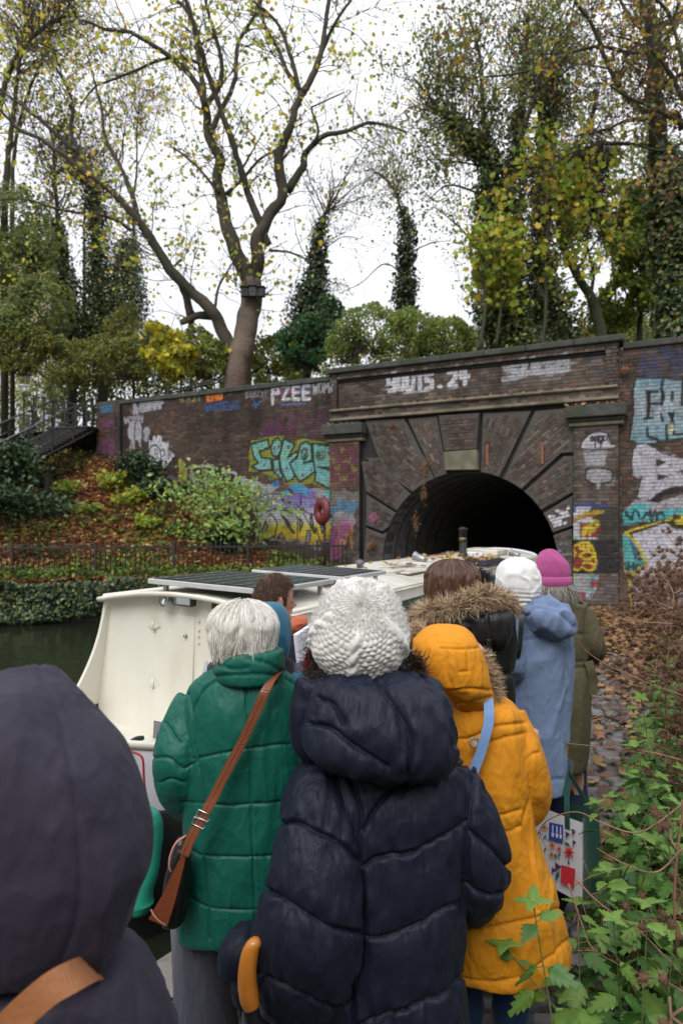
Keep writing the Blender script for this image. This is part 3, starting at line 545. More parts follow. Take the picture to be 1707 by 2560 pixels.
# rings of brick courses inside the mouth
mb = MB()
for k in range(5):
    d = .7+k*.8; pts = wp(AC+(a[:, 0]-AC)*.992, AZ+(a[:, 1]-AZ)*.992, -d); mb.tube(pts, .01, 4)
mb.build('lining_course', M_DARK, wt, sm=False)
pz = lambda l: [wsz(*z2c(*p)) for p in l]
arcp = lambda a0, a1, n=5: [(AC-AR*math.cos(R(t)), AZ+AR*math.sin(R(t))) for t in np.linspace(a0, a1, n)]
def ang(X, Y):
    s, z = wsz(*z2c(X, Y)); return math.degrees(math.atan2(z-AZ, -(s-AC)))
blocks = [
 (pz([(200,436),(368,428)])+arcp(ang(480,640), ang(405,745))+pz([(258,598),(200,598)]), 38, 'v'),
 (pz([(385,430),(510,418)])+arcp(ang(548,640), ang(492,655), 3), 65, 'v'),
 (pz([(708,405),(915,395)])+arcp(ang(778,680), ang(700,648), 4), 112, 'v'),
 (pz([(932,396),(1060,384),(1098,380),(1100,572),(1045,576)])+arcp(ang(862,745), ang(795,690), 4), 140, 'v'),
 (pz([(1100,590),(1055,590)])+arcp(ang(873,757), ang(933,838), 4)+pz([(1097,745)]), 150, 'v'),
 (pz([(1095,757)])+arcp(ang(945,850), ang(975,930), 3)+pz([(1092,890)]), 165, 'v'),
 (pz([(1090,902)])+arcp(ang(980,940), ang(1003,1010), 3)+[(AC+AR+.03, .3), (SR0, .3)], 178, 'v'),
 ([(SL1, wsz(*z2c(200,612))[1]), wsz(*z2c(252,612))]+arcp(ang(398,757), ang(345,830), 3)+pz([(205,742)]), 30, 'v'),
 (pz([(205,755)])+arcp(ang(340,842), ang(325,905), 3)+pz([(275,915),(205,887)]), 20, 'v'),
 (pz([(205,900),(275,928)])+arcp(ang(312,920), 2, 3)+[(AC-AR-.03, .2), (SL1, .2)], 8, 'v')]
def extrude(mb, poly, o0, o1, col):
    p = np.array(poly); n = len(p); c = p.mean(0)
    d = c-p; dn = d/(np.linalg.norm(d, axis=1, keepdims=True)); p2 = p+dn*.02
    V = np.concatenate([wp(p[:, 0], p[:, 1], o0), wp(p[:, 0], p[:, 1], o1-.02), wp(p2[:, 0], p2[:, 1], o1), wp(c[0], c[1], o1)[None]])
    k = np.arange(n); k2 = (k+1) % n; Q = np.concatenate([np.stack([k, k2, n+k2, n+k], -1), np.stack([n+k, n+k2, 2*n+k2, 2*n+k], -1)]); T = np.stack([2*n+k, 2*n+k2, np.full(n, 3*n)], -1)
    mb.add(V, Q, T, col=col)
portal_bricks = []
def polyfix(poly):
    p = np.array(poly); c = p.mean(0); return p[np.argsort(np.arctan2(p[:, 1]-c[1], p[:, 0]-c[0]))]
for poly, angd, _ in blocks:
    poly = polyfix(poly); mb = MB(); extrude(mb, poly, -.5, .1, (.075,.068,.06)); mb.build('voussoir', M_MORT, wt, sm=False)
    c = poly.mean(0); a_ = R(180-angd)-math.pi/2 if True else 0; aa = -R(angd)+math.pi   # courses run along the radius
    aa = R(180-angd); ca, sa = math.cos(aa), math.sin(aa); shr = c+(poly-c)*.955
    for r in range(-30, 31):
        L = .235 if r % 2 else .118; x = -2.4+rs.uniform(0, .2)
        while x < 2.4:
            xc = x+L/2; x += L; s_, z_ = c[0]+xc*ca-r*.08*sa, c[1]+xc*sa+r*.08*ca
            e = [(c[0]+(xc+dx*L*.45)*ca-(r*.08+dy*.033)*sa, c[1]+(xc+dx*L*.45)*sa+(r*.08+dy*.033)*ca) for dx in (-1, 1) for dy in (-1, 1)]
            if sum(inpoly(*q, shr) for q in e) == 4: portal_bricks.append((s_, z_, L-.012, .067, aa, .1))
# keystone: brick upper part, pale stone foot
ks = pz([(520,418),(696,407),(684,560),(545,570)]); mb = MB(); extrude(mb, polyfix(ks), -.5, .2, (.06,.05,.045)); mb.build('keystone_shaft', M_MORT, wt, sm=False)
kc = np.array(ks).mean(0)
for b in rowgen(kc[0]-.7, kc[0]+.7, kc[1]-.6, kc[1]+.62, rs):
    e = [(b[0]+dx*b[2]/2, b[1]+dy*b[3]/2) for dx in (-1, 1) for dy in (-1, 1)]
    if sum(inpoly(*q, polyfix(ks)) for q in e) == 4: portal_bricks.append((*b, .2))
mb = MB(); extrude(mb, polyfix(pz([(543,573),(686,563),(692,650),(551,652)])), -.5, .22, None); mb.C = []; mb.build('keystone', M_BUFF, wt, sm=False)
# pilasters
for (x0, x1) in ((SL0, SL1), (SR0, SR1)):
    mb = MB(); wbox(mb, x0, x1, -.5, 4.12, -.1, .2); mb.build('pilaster', M_DARK, wt, sm=False); mortar(wt, x0+.01, x1-.01, -.1, 4.1, .202, 'pilaster_face', col=(.12,.1,.09))
    for b in rowgen(x0, x1, -.1, 4.1, rs): portal_bricks.append((*b, .202))
    for zz, hh, oo in ((4.12, .1, .26), (4.22, .08, .32), (4.3, .28, .42)):
        wbox(MB(), x0-oo*.35, x1+oo*.4, zz, zz+hh-.002, -.1, oo, .02).build('capital' if oo > .4 else 'capital_moulding', M_CAPST if oo > .3 else M_BUFF, wt, sm=False)
    wbox(MB(), x0+.02, x1-.02, 4.58, 4.72, -.1, .16).build('capital_block', M_DARK, wt, sm=False)
# string courses, parapet
def courses(s0, s1, z0, z1, off):
    for b in rowgen(s0, s1, z0, z1, rs): portal_bricks.append((*b, off))
s = SL0
while s < SR1-.1:
    e = min(s+rs.uniform(1.1, 1.5), SR1); wbox(MB(), s, e-.006, 4.70, 4.775, -.1, .2, .01).build('string_course', M_BUFF, wt, sm=False); wbox(MB(), s, e-.006, 4.94, 5.01, -.1, .24, .025).build('string_course', M_BUFF, wt, sm=False); s = e
wbox(MB(), SL0, SR1, 4.776, 4.938, -.1, .15).build('frieze_core', M_DARK, wt, sm=False); mortar(wt, SL0, SR1, 4.777, 4.937, .152, 'frieze_face', col=(.2,.17,.13)); courses(SL0, SR1, 4.777, 4.937, .152)
wbox(MB(), SL0+.01, SR1-.01, 5.012, 5.985, -.5, .04).build('parapet_core', M_DARK, wt, sm=False); mortar(wt, SL0, SR1, 5.01, 5.98, .045, 'panel_face', col=(.14,.12,.1)); courses(SL0+.22, SR1-.3, 5.01, 5.74, .046)
for x0, x1 in ((SL0, SL0+.2), (SR1-.28, SR1)):
    wbox(MB(), x0, x1, 5.012, 5.98, .046, .14).build('parapet_pier', M_DARK, wt, sm=False); courses(x0, x1, 5.02, 5.98, .142)
wbox(MB(), SL0+.2, SR1-.28, 5.75, 5.81, .046, .10).build('panel_moulding', M_DARK, wt, sm=False); wbox(MB(), SL0+.2, SR1-.28, 5.811, 5.98, .046, .14).build('panel_moulding', M_DARK, wt, sm=False); courses(SL0+.2, SR1-.28, 5.82, 5.98, .142)
s = SL0-.08
while s < SR1+.1:
    e = min(s+rs.uniform(.95, 1.3), SR1+.12); wbox(MB(), s, e-.008, 5.985, 6.13, -.5, .24, .02).build('coping_stone', M_CAPST, wt, sm=False); s = e
mb = MB(); vis = sorted(portal_bricks, key=lambda b: -b[0]); todo = []
for b in vis[:300]:
    m1 = MB(); brick_mesh(m1, *b[:4], b[5], b[4], PAL2, True, rs); todo.append((m1, 'brick', wt, None))
for b in vis[300:]:
    g = sample(np.array([b[0]-b[2]*.45, b[0], b[0]+b[2]*.45]), np.array([b[1]]*3))[:, 3].max(); brick_mesh(mb, *b[:4], b[5], b[4], PAL2, g > .05, rs)
todo.append((mb, 'brickwork', wt, 'stuff')); flush(todo)
# exposed red iron straps
M_RUST = mat('rusty_iron', (.22,.085,.045), .8, var=.4, vscale=20)
for X, Y0, Y1 in ((727,540,630), (963,532,625)):
    s_, za = wsz(*z2c(X, Y0)); _, zb = wsz(*z2c(X, Y1)); wbox(MB(), s_-.03, s_+.03, zb, za, .11, .135, .004).build('iron_strap', M_RUST, wt, sm=False)
# ================================================================ ground, water, banks, path
def edgeX(Y): return -.8+.487*(Y-2.8)           # canal edge of the path
M_EARTH = mat('earth', (.05,.038,.025), .95, var=.4, vscale=6, bump=.5, bscale=30)
mb = MB(); mb.add([(-900,-300,-1.6),(900,-300,-1.6),(900,1200,-1.6),(-900,1200,-1.6)], [[0,1,2,3]]); tag(mb.build('ground', M_EARTH, sm=False), kind='structure')
M_WATER = mat('canal_water', (.012,.016,.009), .04, spec=.5, bump=.12, bscale=2.2, bump2=.08, b2scale=7)
mb = MB(); mb.add([(-60,-12,-.4),(6,-12,-.4),(24,50,-.4),(-60,50,-.4)], [[0,1,2,3]]); tag(mb.build('canal_water', M_WATER, sm=False), kind='structure')
# far bank with its edge, rising to the wall and the stairs
BA = np.array([-7.8, 15.6]); BD = np.array([.960, .281]); BNn = np.array([-BD[1], BD[0]])
hs = [-40, -24, -19, -15.3, -14.2, -12.6, -11.1, -9.5, -8.2, -6.9, -5.4]; hh = [5.2, 5.0, 4.6, 4.25, 3.95, 3.35, 2.55, 1.5, .95, .7, .6]
def wallh(s): return np.interp(s, hs, hh)
def bank_pt(s, t):        # s along the wall line, t 0 at the water edge .. 1 at the wall
    b = wp(s, 0, -.05)[..., :2]; k = (b-BA)@BNn; a = b-np.asarray(k)[..., None]*BNn
    sh = a+(b-a)*t[..., None]; return sh
def bankz(s, t, X=None):
    h = wallh(s); z = .52+(h-.52)*(smooth(t, .12, 1.05)*.6+t*.4); return z
S_, T_ = np.meshgrid(np.linspace(-40, -5.0, 220), np.linspace(0, 1, 60)); xy = bank_pt(S_, T_); Z_ = bankz(S_, T_)
P3 = np.stack([xy[..., 0], xy[..., 1], Z_], -1); P3[..., 2] += .09*fbm(P3*np.array([1, 1, 0]), .9, 4)*smooth(T_, .05, .2)
M_LITTER = mat('leaf_litter_soil', (.09,.045,.025), .95, var=.5, vscale=9, bump=.8, bscale=25, dark=(.03,.035,.015))
mb = MB(); mb.grid(P3); sk = np.stack([P3[0], P3[0]*np.array([1,1,0])+np.array([.0,0,-1.0])]); mb.grid(sk[::-1]); tag(mb.build('far_bank', M_LITTER), kind='structure')
def on_bank(s, t):
    s = np.asarray(s, float); t = np.asarray(t, float); xy = bank_pt(s, t); z = bankz(s, t); p = np.stack([xy[..., 0], xy[..., 1], z], -1)
    p[..., 2] += .09*fbm(p*np.array([1, 1, 0]), .9, 4)*smooth(t, .05, .2); return p
# park ground level behind the walls
mb = MB(); pts = [wp(-40, 5.2, -.3), wp(-15.2, 5.2, -.3), wp(8, 5.2, -.3), wp(60, 5.2, -.3), wp(200, 6.2, -400), wp(-300, 6.2, -400)]
Gs, Gd = np.meshgrid(np.linspace(-70, 60, 60), np.array([.3, 1.5, 4, 8, 14, 25, 50, 120, 400])); Gz = 5.25+.5*smooth(Gd, 0, 14)+np.where(Gs < -15.5, (5.35-5.25)*0, 0)
G = wp(Gs, Gz, -Gd); tag(MB().grid(G).build('park_ground', mat('park_grass', (.05,.06,.02), .95, var=.5, vscale=1.5, bump=.5, bscale=15, dark=(.09,.05,.02))), kind='structure')
# ivy-covered bank wall below the fence is foliage; a stone edge sits under it
mb = MB(); a = np.array([*(BA-BD*12), 0]); b = np.array([*(BA+BD*8.7), 0]); d3 = np.array([*BD, 0]); n3 = np.array([*BNn, 0])
for k in range(14):
    c = a+d3*(1.5*k+.75); c[2] = .0; ang_ = math.atan2(BD[1], BD[0]); m1 = MB(); m1.bbox(c+n3*.1+np.array([0,0,-.06]), (1.48, .3, 1.1), .02, rotz(ang_)); mb.add(*[x for x in [m1.arrays()[0]]], m1.arrays()[1][0], m1.arrays()[1][1])
tag(mb.build('bank_edging', M_CAPST, sm=False), kind='structure')
# near side: towpath
TP = tag(bpy.data.objects.new('towpath', None), kind='structure'); COL.objects.link(TP); TP.location = (1, 5, 0)
ys = np.concatenate([np.linspace(-1.5, 8, 40), np.linspace(8.3, 19, 30)]); us = np.linspace(0, 1, 24); Yg, Ug = np.meshgrid(ys, us, indexing='ij')
Xg = edgeX(Yg)+Ug*(9.0); Yg2 = Yg; Zg = np.where(Ug*9 > 1.75, .3*smooth(Ug*9.0, 1.75, 3.4), 0)-.05+.015*n2(Xg, Yg2, 2, 3)
M_SOIL = mat('path_soil', (.06,.05,.042), .95, var=.4, vscale=10, bump=.7, bscale=40)
G = np.stack([Xg, Yg2, Zg], -1); mb = MB(); mb.grid(G); tag(mb.build('path_bed', M_SOIL, TP), kind='structure')
M_CONC = mat('concrete_edge', (.2,.185,.165), .92, var=.28, vscale=5, bump=.9, bscale=160, bump2=.5, b2scale=22, dark=(.13,.115,.1))
for k in range(9):     # coping slabs on the canal edge
    y0 = -1.2+1.9*k; y1 = y0+1.88; n = 20; yy = np.linspace(y0, y1, n); e = .035*n2(yy, 0*yy, 6, 5+k, 3)-.02*np.exp(-((yy-y0)/.05)**2)
    L_ = np.stack([edgeX(yy)+e, yy, np.zeros(n)], -1); Rr = np.stack([edgeX(yy)+.52+.02*n2(yy, 0*yy, 5, k), yy, np.zeros(n)], -1)
    top = [L_+np.array([0, 0, -.8]), L_+np.array([0, 0, -.03]), L_+np.array([.025, 0, .004]), L_*.5+Rr*.5+np.array([0,0,.012]), Rr+np.array([0,0,.006]), Rr+np.array([0,0,-.06])]
    mb = MB(); mb.grid(np.array(top)); mb.build('coping_slab', M_CONC, TP)
# worn granite setts
M_SETT = mat('granite_sett', attr=True, rough=.6, var=.3, vscale=30, bump=.4, bscale=90, rvar=.15)
rs = np.random.default_rng(12); setts = []; y = 1.6
while y < 13.5:
    h = .11+rs.uniform(-.01, .012); x = edgeX(y)+.56+rs.uniform(0, .1); xe = edgeX(y)+1.95+.15*math.sin(y*3)
    while x < xe: w = rs.uniform(.13, .2); setts.append((x+w/2, y+h/2, w-.022, h-.022)); x += w
    y += h
def sett(mb, x, y, w, h):
    b = .018; zt = rs.uniform(-.006, .012); c = np.array((.1,.092,.088))*rs.uniform(.55, 1.6)*np.array([1, rs.uniform(.95, 1), rs.uniform(.93, 1.04)])
    a = rs.normal(0, .04); q = np.array([[-1,-1],[1,-1],[1,1],[-1,1]])*.5*np.array([w, h]); q = q*rs.uniform(.9, 1, (4, 1)); ca, sa = math.cos(a), math.sin(a); q = q@np.array([[ca, sa], [-sa, ca]])
    V = [[x+p[0], y+p[1], -.06] for p in q]+[[x+p[0], y+p[1], zt-.014+rs.uniform(-.004,.004)] for p in q]+[[x+p[0]*(1-2*b/w), y+p[1]*(1-2*b/h), zt+rs.uniform(-.004,.004)] for p in q]+[[x, y, zt+.005]]
    Q = [[k, (k+1) % 4, 4+(k+1) % 4, 4+k] for k in range(4)]+[[4+k, 4+(k+1) % 4, 8+(k+1) % 4, 8+k] for k in range(4)]; mb.add(V, Q, [[8+k, 8+(k+1) % 4, 12] for k in range(4)], col=c)
def seen(s):
    px, py = proj(np.array([s[0], s[1], 0.])); return (1330 < px < 1600 and 1600 < py < 2600) or (1100 < px < 1350 and py > 2400) or (520 < px < 620 and py > 2300)
setts.sort(key=lambda s: (not seen(s), s[1]))
for s in setts[:300]: m1 = MB(); sett(m1, *s); m1.build('sett', M_SETT, TP)
mb = MB()
for s in setts[300:]: sett(mb, *s)
tag(mb.build('sett_paving', M_SETT, TP), kind='stuff')
# ---------------------------------------------------------------- leaves: numpy scatter
def leafset(C, size, rs, up=.0, lobes=False, tilt=1., nrm=None):
    """C (n,3) centres; returns V, Q for folded leaf pairs (two quads-as-tris each side)"""
    n = len(C); size = np.broadcast_to(size, (n,))
    a = rs.uniform(0, 2*np.pi, n); nz = rs.normal(size=(n, 3))*tilt; nz[:, 2] += up
    if nrm is not None: nz = nz*.45+nrm
    nz /= np.linalg.norm(nz, axis=1, keepdims=True)+1e-9
    t = rs.normal(size=(n, 3)); t -= nz*(t*nz).sum(1, keepdims=True); t /= np.linalg.norm(t, axis=1, keepdims=True)+1e-9; b = np.cross(nz, t)
    fold = rs.uniform(.05, .35, n)[:, None]
    if lobes:     # seven-point maple / plane leaf as a fan
        pr = [(0, -.5, 0), (.42, -.32, 1), (.3, -.05, .5), (.55, .2, 1), (.2, .2, .4), (0, .58, .2), (-.2, .2, .4), (-.55, .2, 1), (-.3, -.05, .5), (-.42, -.32, 1)]
        V = np.stack([C+size[:, None]*(t*p[0]+b*p[1]+nz*fold*p[2]*.6) for p in pr], 1); k = np.arange(n)[:, None]*10
        Q = np.concatenate([k+np.array([[0, 1, 2, 5]]), k+np.array([[2, 3, 4, 5]]), k+np.array([[5, 6, 7, 8]]), k+np.array([[5, 8, 9, 0]])]); return V.reshape(-1, 3), Q, 10
    pr = [(0, -.55, 0), (.36, -.05, 1), (0, .55, .1), (-.36, -.05, 1)]
    V = np.stack([C+size[:, None]*(t*p[0]+b*p[1]+nz*fold*p[2]*.5) for p in pr], 1); return V.reshape(-1, 3), np.arange(n*4).reshape(n, 4), 4
def leafcols(n, k, pal, rs, w=None, jit=.25):
    pal = np.array(pal); c = pal[rs.choice(len(pal), n, p=w)]*rs.uniform(1-jit, 1+jit, (n, 1)); return np.repeat(c, k, 0)
M_LEAF = mat('leaf', attr=True, rough=.55, trans=.48); M_IVY = mat('ivy_leaf', attr=True, rough=.4, trans=.12); M_DRYLEAF = mat('fallen_leaf', attr=True, rough=.75, trans=.1)
def leaves(name, C, size, pal, rs, m=None, parent=None, w=None, **k):
    V, Q, n = leafset(C, size, rs, **k); return obj(name, V, [Q], m or M_LEAF, parent, False, leafcols(len(C), n, pal, rs, w)*(np.array([1.95, 1.98, 1.7]) if m is None else 1.))
ORANGE = [(.27,.12,.05),(.2,.085,.042),(.34,.17,.06),(.14,.07,.04),(.4,.26,.08),(.27,.18,.1),(.44,.34,.14)]
rs = np.random.default_rng(5)
n = 34000; s = rs.uniform(-24, -6.2, n); t = rs.uniform(.0, 1, n)**.9; p = on_bank(s, t); p[:, 2] += .02+rs.uniform(0, .04, n)
tag(leaves('fallen_leaves', p, rs.uniform(.09, .2, n), [tuple(1.25*x for x in c) for c in ORANGE], rs, M_DRYLEAF, up=1.6, tilt=.6, lobes=True, w=[.3,.25,.16,.14,.05,.06,.04]), kind='stuff')
# leaves on the path, thicker near the wall
n = 9000; Y = 2.2+13.5*rs.random(n)**.62; u = rs.random(n)*3.4; keep = rs.random(n) < .16+.84*smooth(Y, 5.2, 11)+.3*(u > 1.5); Y = Y[keep]; u = u[keep]; X = edgeX(Y)+u; z = .022+rs.uniform(0, .02, len(X))+.0*X
z = z+np.where(u > 1.75, .3*smooth(u, 1.75, 3.4), 0)
tag(leaves('path_leaves', np.stack([X, Y, z], -1), rs.uniform(.06, .12, len(X)), [(.2,.09,.04),(.26,.14,.05),(.14,.065,.035),(.09,.045,.03),(.3,.19,.07)], rs, M_DRYLEAF, up=2.0, tilt=.5, lobes=True), kind='stuff')
# ---------------------------------------------------------------- ivy and plants of the far bank
IVY = [(.02,.045,.016),(.03,.065,.022),(.045,.09,.03),(.015,.03,.014),(.06,.1,.035)]
GREEN = [(.07,.12,.02),(.1,.15,.025),(.05,.09,.02),(.16,.19,.03),(.2,.17,.03)]
n = 20000; q = rs.uniform(-9, 8.6, n); zz = rs.uniform(-.42, .62, n); bul = .25+.42*fbm(np.stack([q, zz*1.5, 0*q], -1), .8, 3); out = rs.uniform(-.05, .12, n)+bul-.25*(zz < -.3)
p = np.stack([BA[0]+BD[0]*q-BNn[0]*out, BA[1]+BD[1]*q-BNn[1]*out, zz+.22*fbm(np.stack([q, 0*q, 0*q], -1), .9, 9)*smooth(zz, .1, .6)], -1)
iv = thing('ivy_bank', (BA[0], BA[1], -.4), 'dense dark green ivy hanging over the canal edge below the railings', 'ivy')
leaves('ivy_leaves', p, rs.uniform(.06, .12, n), IVY+[(.16,.16,.04)], rs, M_IVY, iv, nrm=np.array([-BNn[0]*-1, -BNn[1], .5]))
n = 7000; q = rs.uniform(-9, 8.6, n); out = rs.uniform(-.1, .8, n); p = np.stack([BA[0]+BD[0]*q+BNn[0]*out, BA[1]+BD[1]*q+BNn[1]*out, .62+rs.uniform(0, .22, n)*(1+fbm(np.stack([q, out, 0*q], -1), 1.1, 5))], -1)
keep = fbm(p*np.array([1, 1, 0]), 1.2, 8)+rs.uniform(-.3, .3, n) > -.12; p = p[keep]
tag(leaves('ground_cover', p, rs.uniform(.06, .13, len(p)), IVY+GREEN, rs, up=1), kind='stuff')
def clump(name, c, rad, n, pal, size, label, cat, stems=8, parent=None, m=None, lobes=False, w=None, seed=0, droop=0, up=.7):
    rs = np.random.default_rng(seed); c = np.array(c, float); rad = np.array(rad, float); t = thing(name, c-np.array([0, 0, rad[2]]), label, cat)
    C = []; mbs = MB()
    for k in range(stems):
        d = rs.normal(size=3); d[2] = abs(d[2])*.9; d /= np.linalg.norm(d); tip = c+d*rad*rs.uniform(.6, 1.); base = c-np.array([0, 0, rad[2]])+rs.normal(0, .08, 3)*np.array([1, 1, 0])
        mid = (base+tip)/2+np.array([0, 0, rad[2]*.3]); pts = catmull([base, mid, tip], 5); mbs.tube(pts, np.linspace(.016, .004, len(pts)), 4)
        m_ = n//stems; kk = pts[rs.integers(4, len(pts), m_)]; C.append(kk+rs.normal(0, 1, (m_, 3))*rad*.22)
    C = np.concatenate(C); mbs.build('stem', M_TWIG, t); leaves('foliage', C, rs.uniform(size*.6, size*1.3, len(C)), pal, rs, m, t, up=up, lobes=lobes, w=w); return t
M_TWIG = mat('twig_bark', (.05,.038,.028), .9, var=.3, vscale=20)
def bk(px, py, s=None):      # point on the far bank seen at a pixel
    best = None
    for s_ in np.linspace(-22, -6, 160):
        t_ = np.linspace(0, 1, 40); q = on_bank(np.full(40, s_), t_); x, y = proj(q); d = (x-px)**2+(y-py)**2; k = d.argmin()
        if best is None or d[k] < best[0]: best = (d[k], q[k])
    return best[1]
YG = [(.22,.24,.03),(.17,.22,.04),(.12,.18,.03),(.28,.24,.04),(.08,.13,.03)]; PG = [(.2,.29,.13),(.16,.25,.1),(.24,.31,.13),(.27,.28,.07),(.12,.18,.06)]
for k, (px, py, r, nn, pal, lab) in enumerate([
    (280, 1225, (.55,.5,.4), 420, YG, 'yellow green maple seedlings high on the leafy slope below the stairs'),
    (320, 1265, (.5,.4,.35), 380, YG, 'yellow green maple seedlings half way down the leafy slope'),
    (215, 1290, (.5,.4,.25), 260, GREEN, 'low green shoots left of the yellow green seedlings'),
    (360, 1320, (.45,.4,.3), 300, YG, 'patch of yellow green shoots on the slope just above the railings'),
    (180, 1240, (.6,.5,.3), 350, GREEN, 'small grassy green clump on the leaf strewn slope'),
    (80, 1290, (1.3,.8,.45), 1400, IVY, 'dark ivy mound at the left of the slope below the stairs'),
    (105, 1220, (.5,.4,.4), 500, IVY, 'small dark ivy clump right of the stair foot'),
    (345, 1210, (.8,.5,.7), 1700, IVY, 'ivy climbing the corner of the graffitied wall'),
    (415, 1250, (.9,.5,.4), 900, IVY, 'dark green ground ivy under the wall by the yellow painted figure'),
    (470, 1345, (.9,.5,.3), 600, YG+IVY, 'mixed green undergrowth behind the railings near the middle')]):
    p = bk(px, py); clump('undergrowth_shrub', p+np.array([0, 0, r[2]*.6]), r, nn, pal, .13, lab, 'shrub', seed=k, lobes=pal is YG, m=M_IVY if pal is IVY else None)
rs = np.random.default_rng(15); n = 15000; s = rs.uniform(-24, -6.0, n); t = rs.uniform(.05, 1, n); p = on_bank(s, t); f_ = fbm(p*np.array([1, 1, .0]), .55, 31)+rs.uniform(-.22, .22, n); keep = f_ > .08; p = p[keep]; p[:, 2] += rs.uniform(.02, .28, len(p))
tag(leaves('slope_undergrowth', p, rs.uniform(.07, .15, len(p)), GREEN+IVY+[(.2,.22,.04)], rs, up=1.), kind='stuff')
clump('ivy_mound', P(45, 1180, 17.6), (.8,.6,.85), 3200, IVY+[(.07,.11,.05)], .12, 'ivy smothered stump at the left edge in front of the staircase', 'ivy', seed=61, m=M_IVY)
clump('ivy_mound', P(30, 1260, 16.8), (1.2,.6,.6), 2200, IVY, .12, 'low dark ivy at the left edge above the railings', 'ivy', seed=62, m=M_IVY)
# pale green elder bush in front of the wall, its ivy-clad foot and side sprays
p = bk(570, 1385)
eb = thing('elder_bush', p, 'pale green and yellow elder bush leaning out before the graffiti wall', 'bush')
rs = np.random.default_rng(8); C = []; mbs = MB(); C2 = []
for (px, py, dy) in [(470,1165,.2),(520,1170,0),(560,1190,-.3),(600,1205,0),(625,1205,.2),(500,1230,-.3),(560,1250,-.5),(620,1265,-.3),(690,1250,.2),(480,1290,-.4),(540,1310,-.6),(600,1310,-.5),(430,1240,.2),(400,1215,.3),(520,1345,-.5),(580,1345,-.6),(640,1350,-.1),(620,1230,-.2),(470,1345,-.2),(760,1268,.3)]:
    tip = P(px, py, p[1]+dy); mid = (p+tip)/2+np.array([0, 0, .5]); pts = catmull([p, mid, tip], 6); mbs.tube(pts, np.linspace(.03, .004, len(pts)), 5)
    m_ = 80; kk = pts[rs.integers(int(len(pts)*.6), len(pts), m_)]; C.append(kk+rs.normal(0, 1, (m_, 3))*np.array([.3, .26, .13]))
C = np.concatenate(C); mbs.build('branches', M_TWIG, eb); leaves('foliage', C, rs.uniform(.08, .17, len(C)), PG+YG[:2], rs, None, eb, up=1.1, w=[.24,.2,.16,.12,.1,.1,.08])
clump('ivy_stump', p+np.array([.0, -.1, .5]), (.5,.4,.75), 2400, IVY, .11, 'dark ivy covered stump at the foot of the pale elder bush', 'ivy', seed=44, m=M_IVY)
# ---------------------------------------------------------------- iron railings
M_IRON = mat('black_iron', (.02,.02,.02), .6, var=.3, vscale=20)
fn = thing('iron_railings', (BA[0], BA[1], .5), 'low black iron railings along the far bank of the canal', 'railings')
f0 = BA+BNn*.35; q = -9.; k = 0; mb = MB()
while q < 8.4:
    b = f0+BD*q; h = 1.36
    if k % 16 == 0: MB().bbox((b[0], b[1], .98), (.06, .06, .98), .008).build('post', M_IRON, fn, sm=False)
    elif q > -6: MB().tube([(b[0], b[1], .5), (b[0], b[1], 1.36), (b[0], b[1], 1.44)], [.013, .013, .004], 5).build('railing_bar', M_IRON, fn)
    q += .115; k += 1
for z in (.66, 1.32):
    a3 = np.array([*(f0-BD*9), z]); b3 = np.array([*(f0+BD*8.4), z]); MB().bbox((a3+b3)/2, (17.4, .014, .045), .003, rotz(math.atan2(BD[1], BD[0]))).build('rail', M_IRON, fn, sm=False)
# lifebuoy holder on its post
lb = P(805, 1278, 18.0); lt = thing('lifebuoy_post', (lb[0], lb[1], .5), 'red ring lifebuoy holder on a thin dark post before the graffiti', 'lifebuoy holder')
M_RED = mat('faded_red_plastic', (.13,.018,.02), .5, var=.3, vscale=8)
a = np.linspace(0, 2*np.pi, 28, endpoint=False); rot = rotz(R(-52)); Rg = []
for u in np.linspace(0, 2*np.pi, 13)[:-1]:
    rr = .2+.125*math.cos(u); v = np.stack([rr*np.cos(a), np.full(28, .1*math.sin(u)), 1.15*rr*np.sin(a)], -1)@rot.T+lb; Rg.append(v)
mb = MB(); mb.rings(np.array(Rg+[Rg[0]]), cap=False); mb.build('ring_housing', M_RED, lt)
MB().tube([(lb[0]+.06, lb[1]+.15, .5), (lb[0]+.06, lb[1]+.15, lb[2]+.1)], .035, 8).build('post', mat('brown_post', (.06,.02,.018), .6), lt)
# ---------------------------------------------------------------- stairs up to the corner of the wall
M_STAIR = mat('dark_stair_timber', (.022,.021,.02), .7, var=.3, vscale=10, bump=.3); M_RAILM = mat('grey_rail_steel', (.1,.1,.11), .4, metal=.6)
YT, YB = 22.3, 19.2; top = P(232, 1070, YT); bot = P(60, 1165, YB)
st = thing('staircase', (bot[0], bot[1], 3.0), 'dark open tread staircase with grey handrails climbing to the wall corner', 'stairs')
dirv = top-bot; flat = dirv*np.array([1, 1, 0]); fl = np.linalg.norm(flat); fd = flat/fl; sd = np.array([-fd[1], fd[0], 0]); W2 = 1.5; nst = 16; sang = math.atan2(fd[1], fd[0])
for k in range(nst+1):
    c = bot+flat*(k/nst)+np.array([0, 0, dirv[2]*k/nst]); MB().bbox(c+sd*W2/2, (.3, W2, .05), .008, rotz(sang)).build('tread', M_STAIR, st, sm=False)
    MB().bbox(c+sd*W2/2+fd*.14+np.array([0, 0, -.09]), (.02, W2-.06, .12), .004, rotz(sang)).build('riser', M_STAIR, st, sm=False)
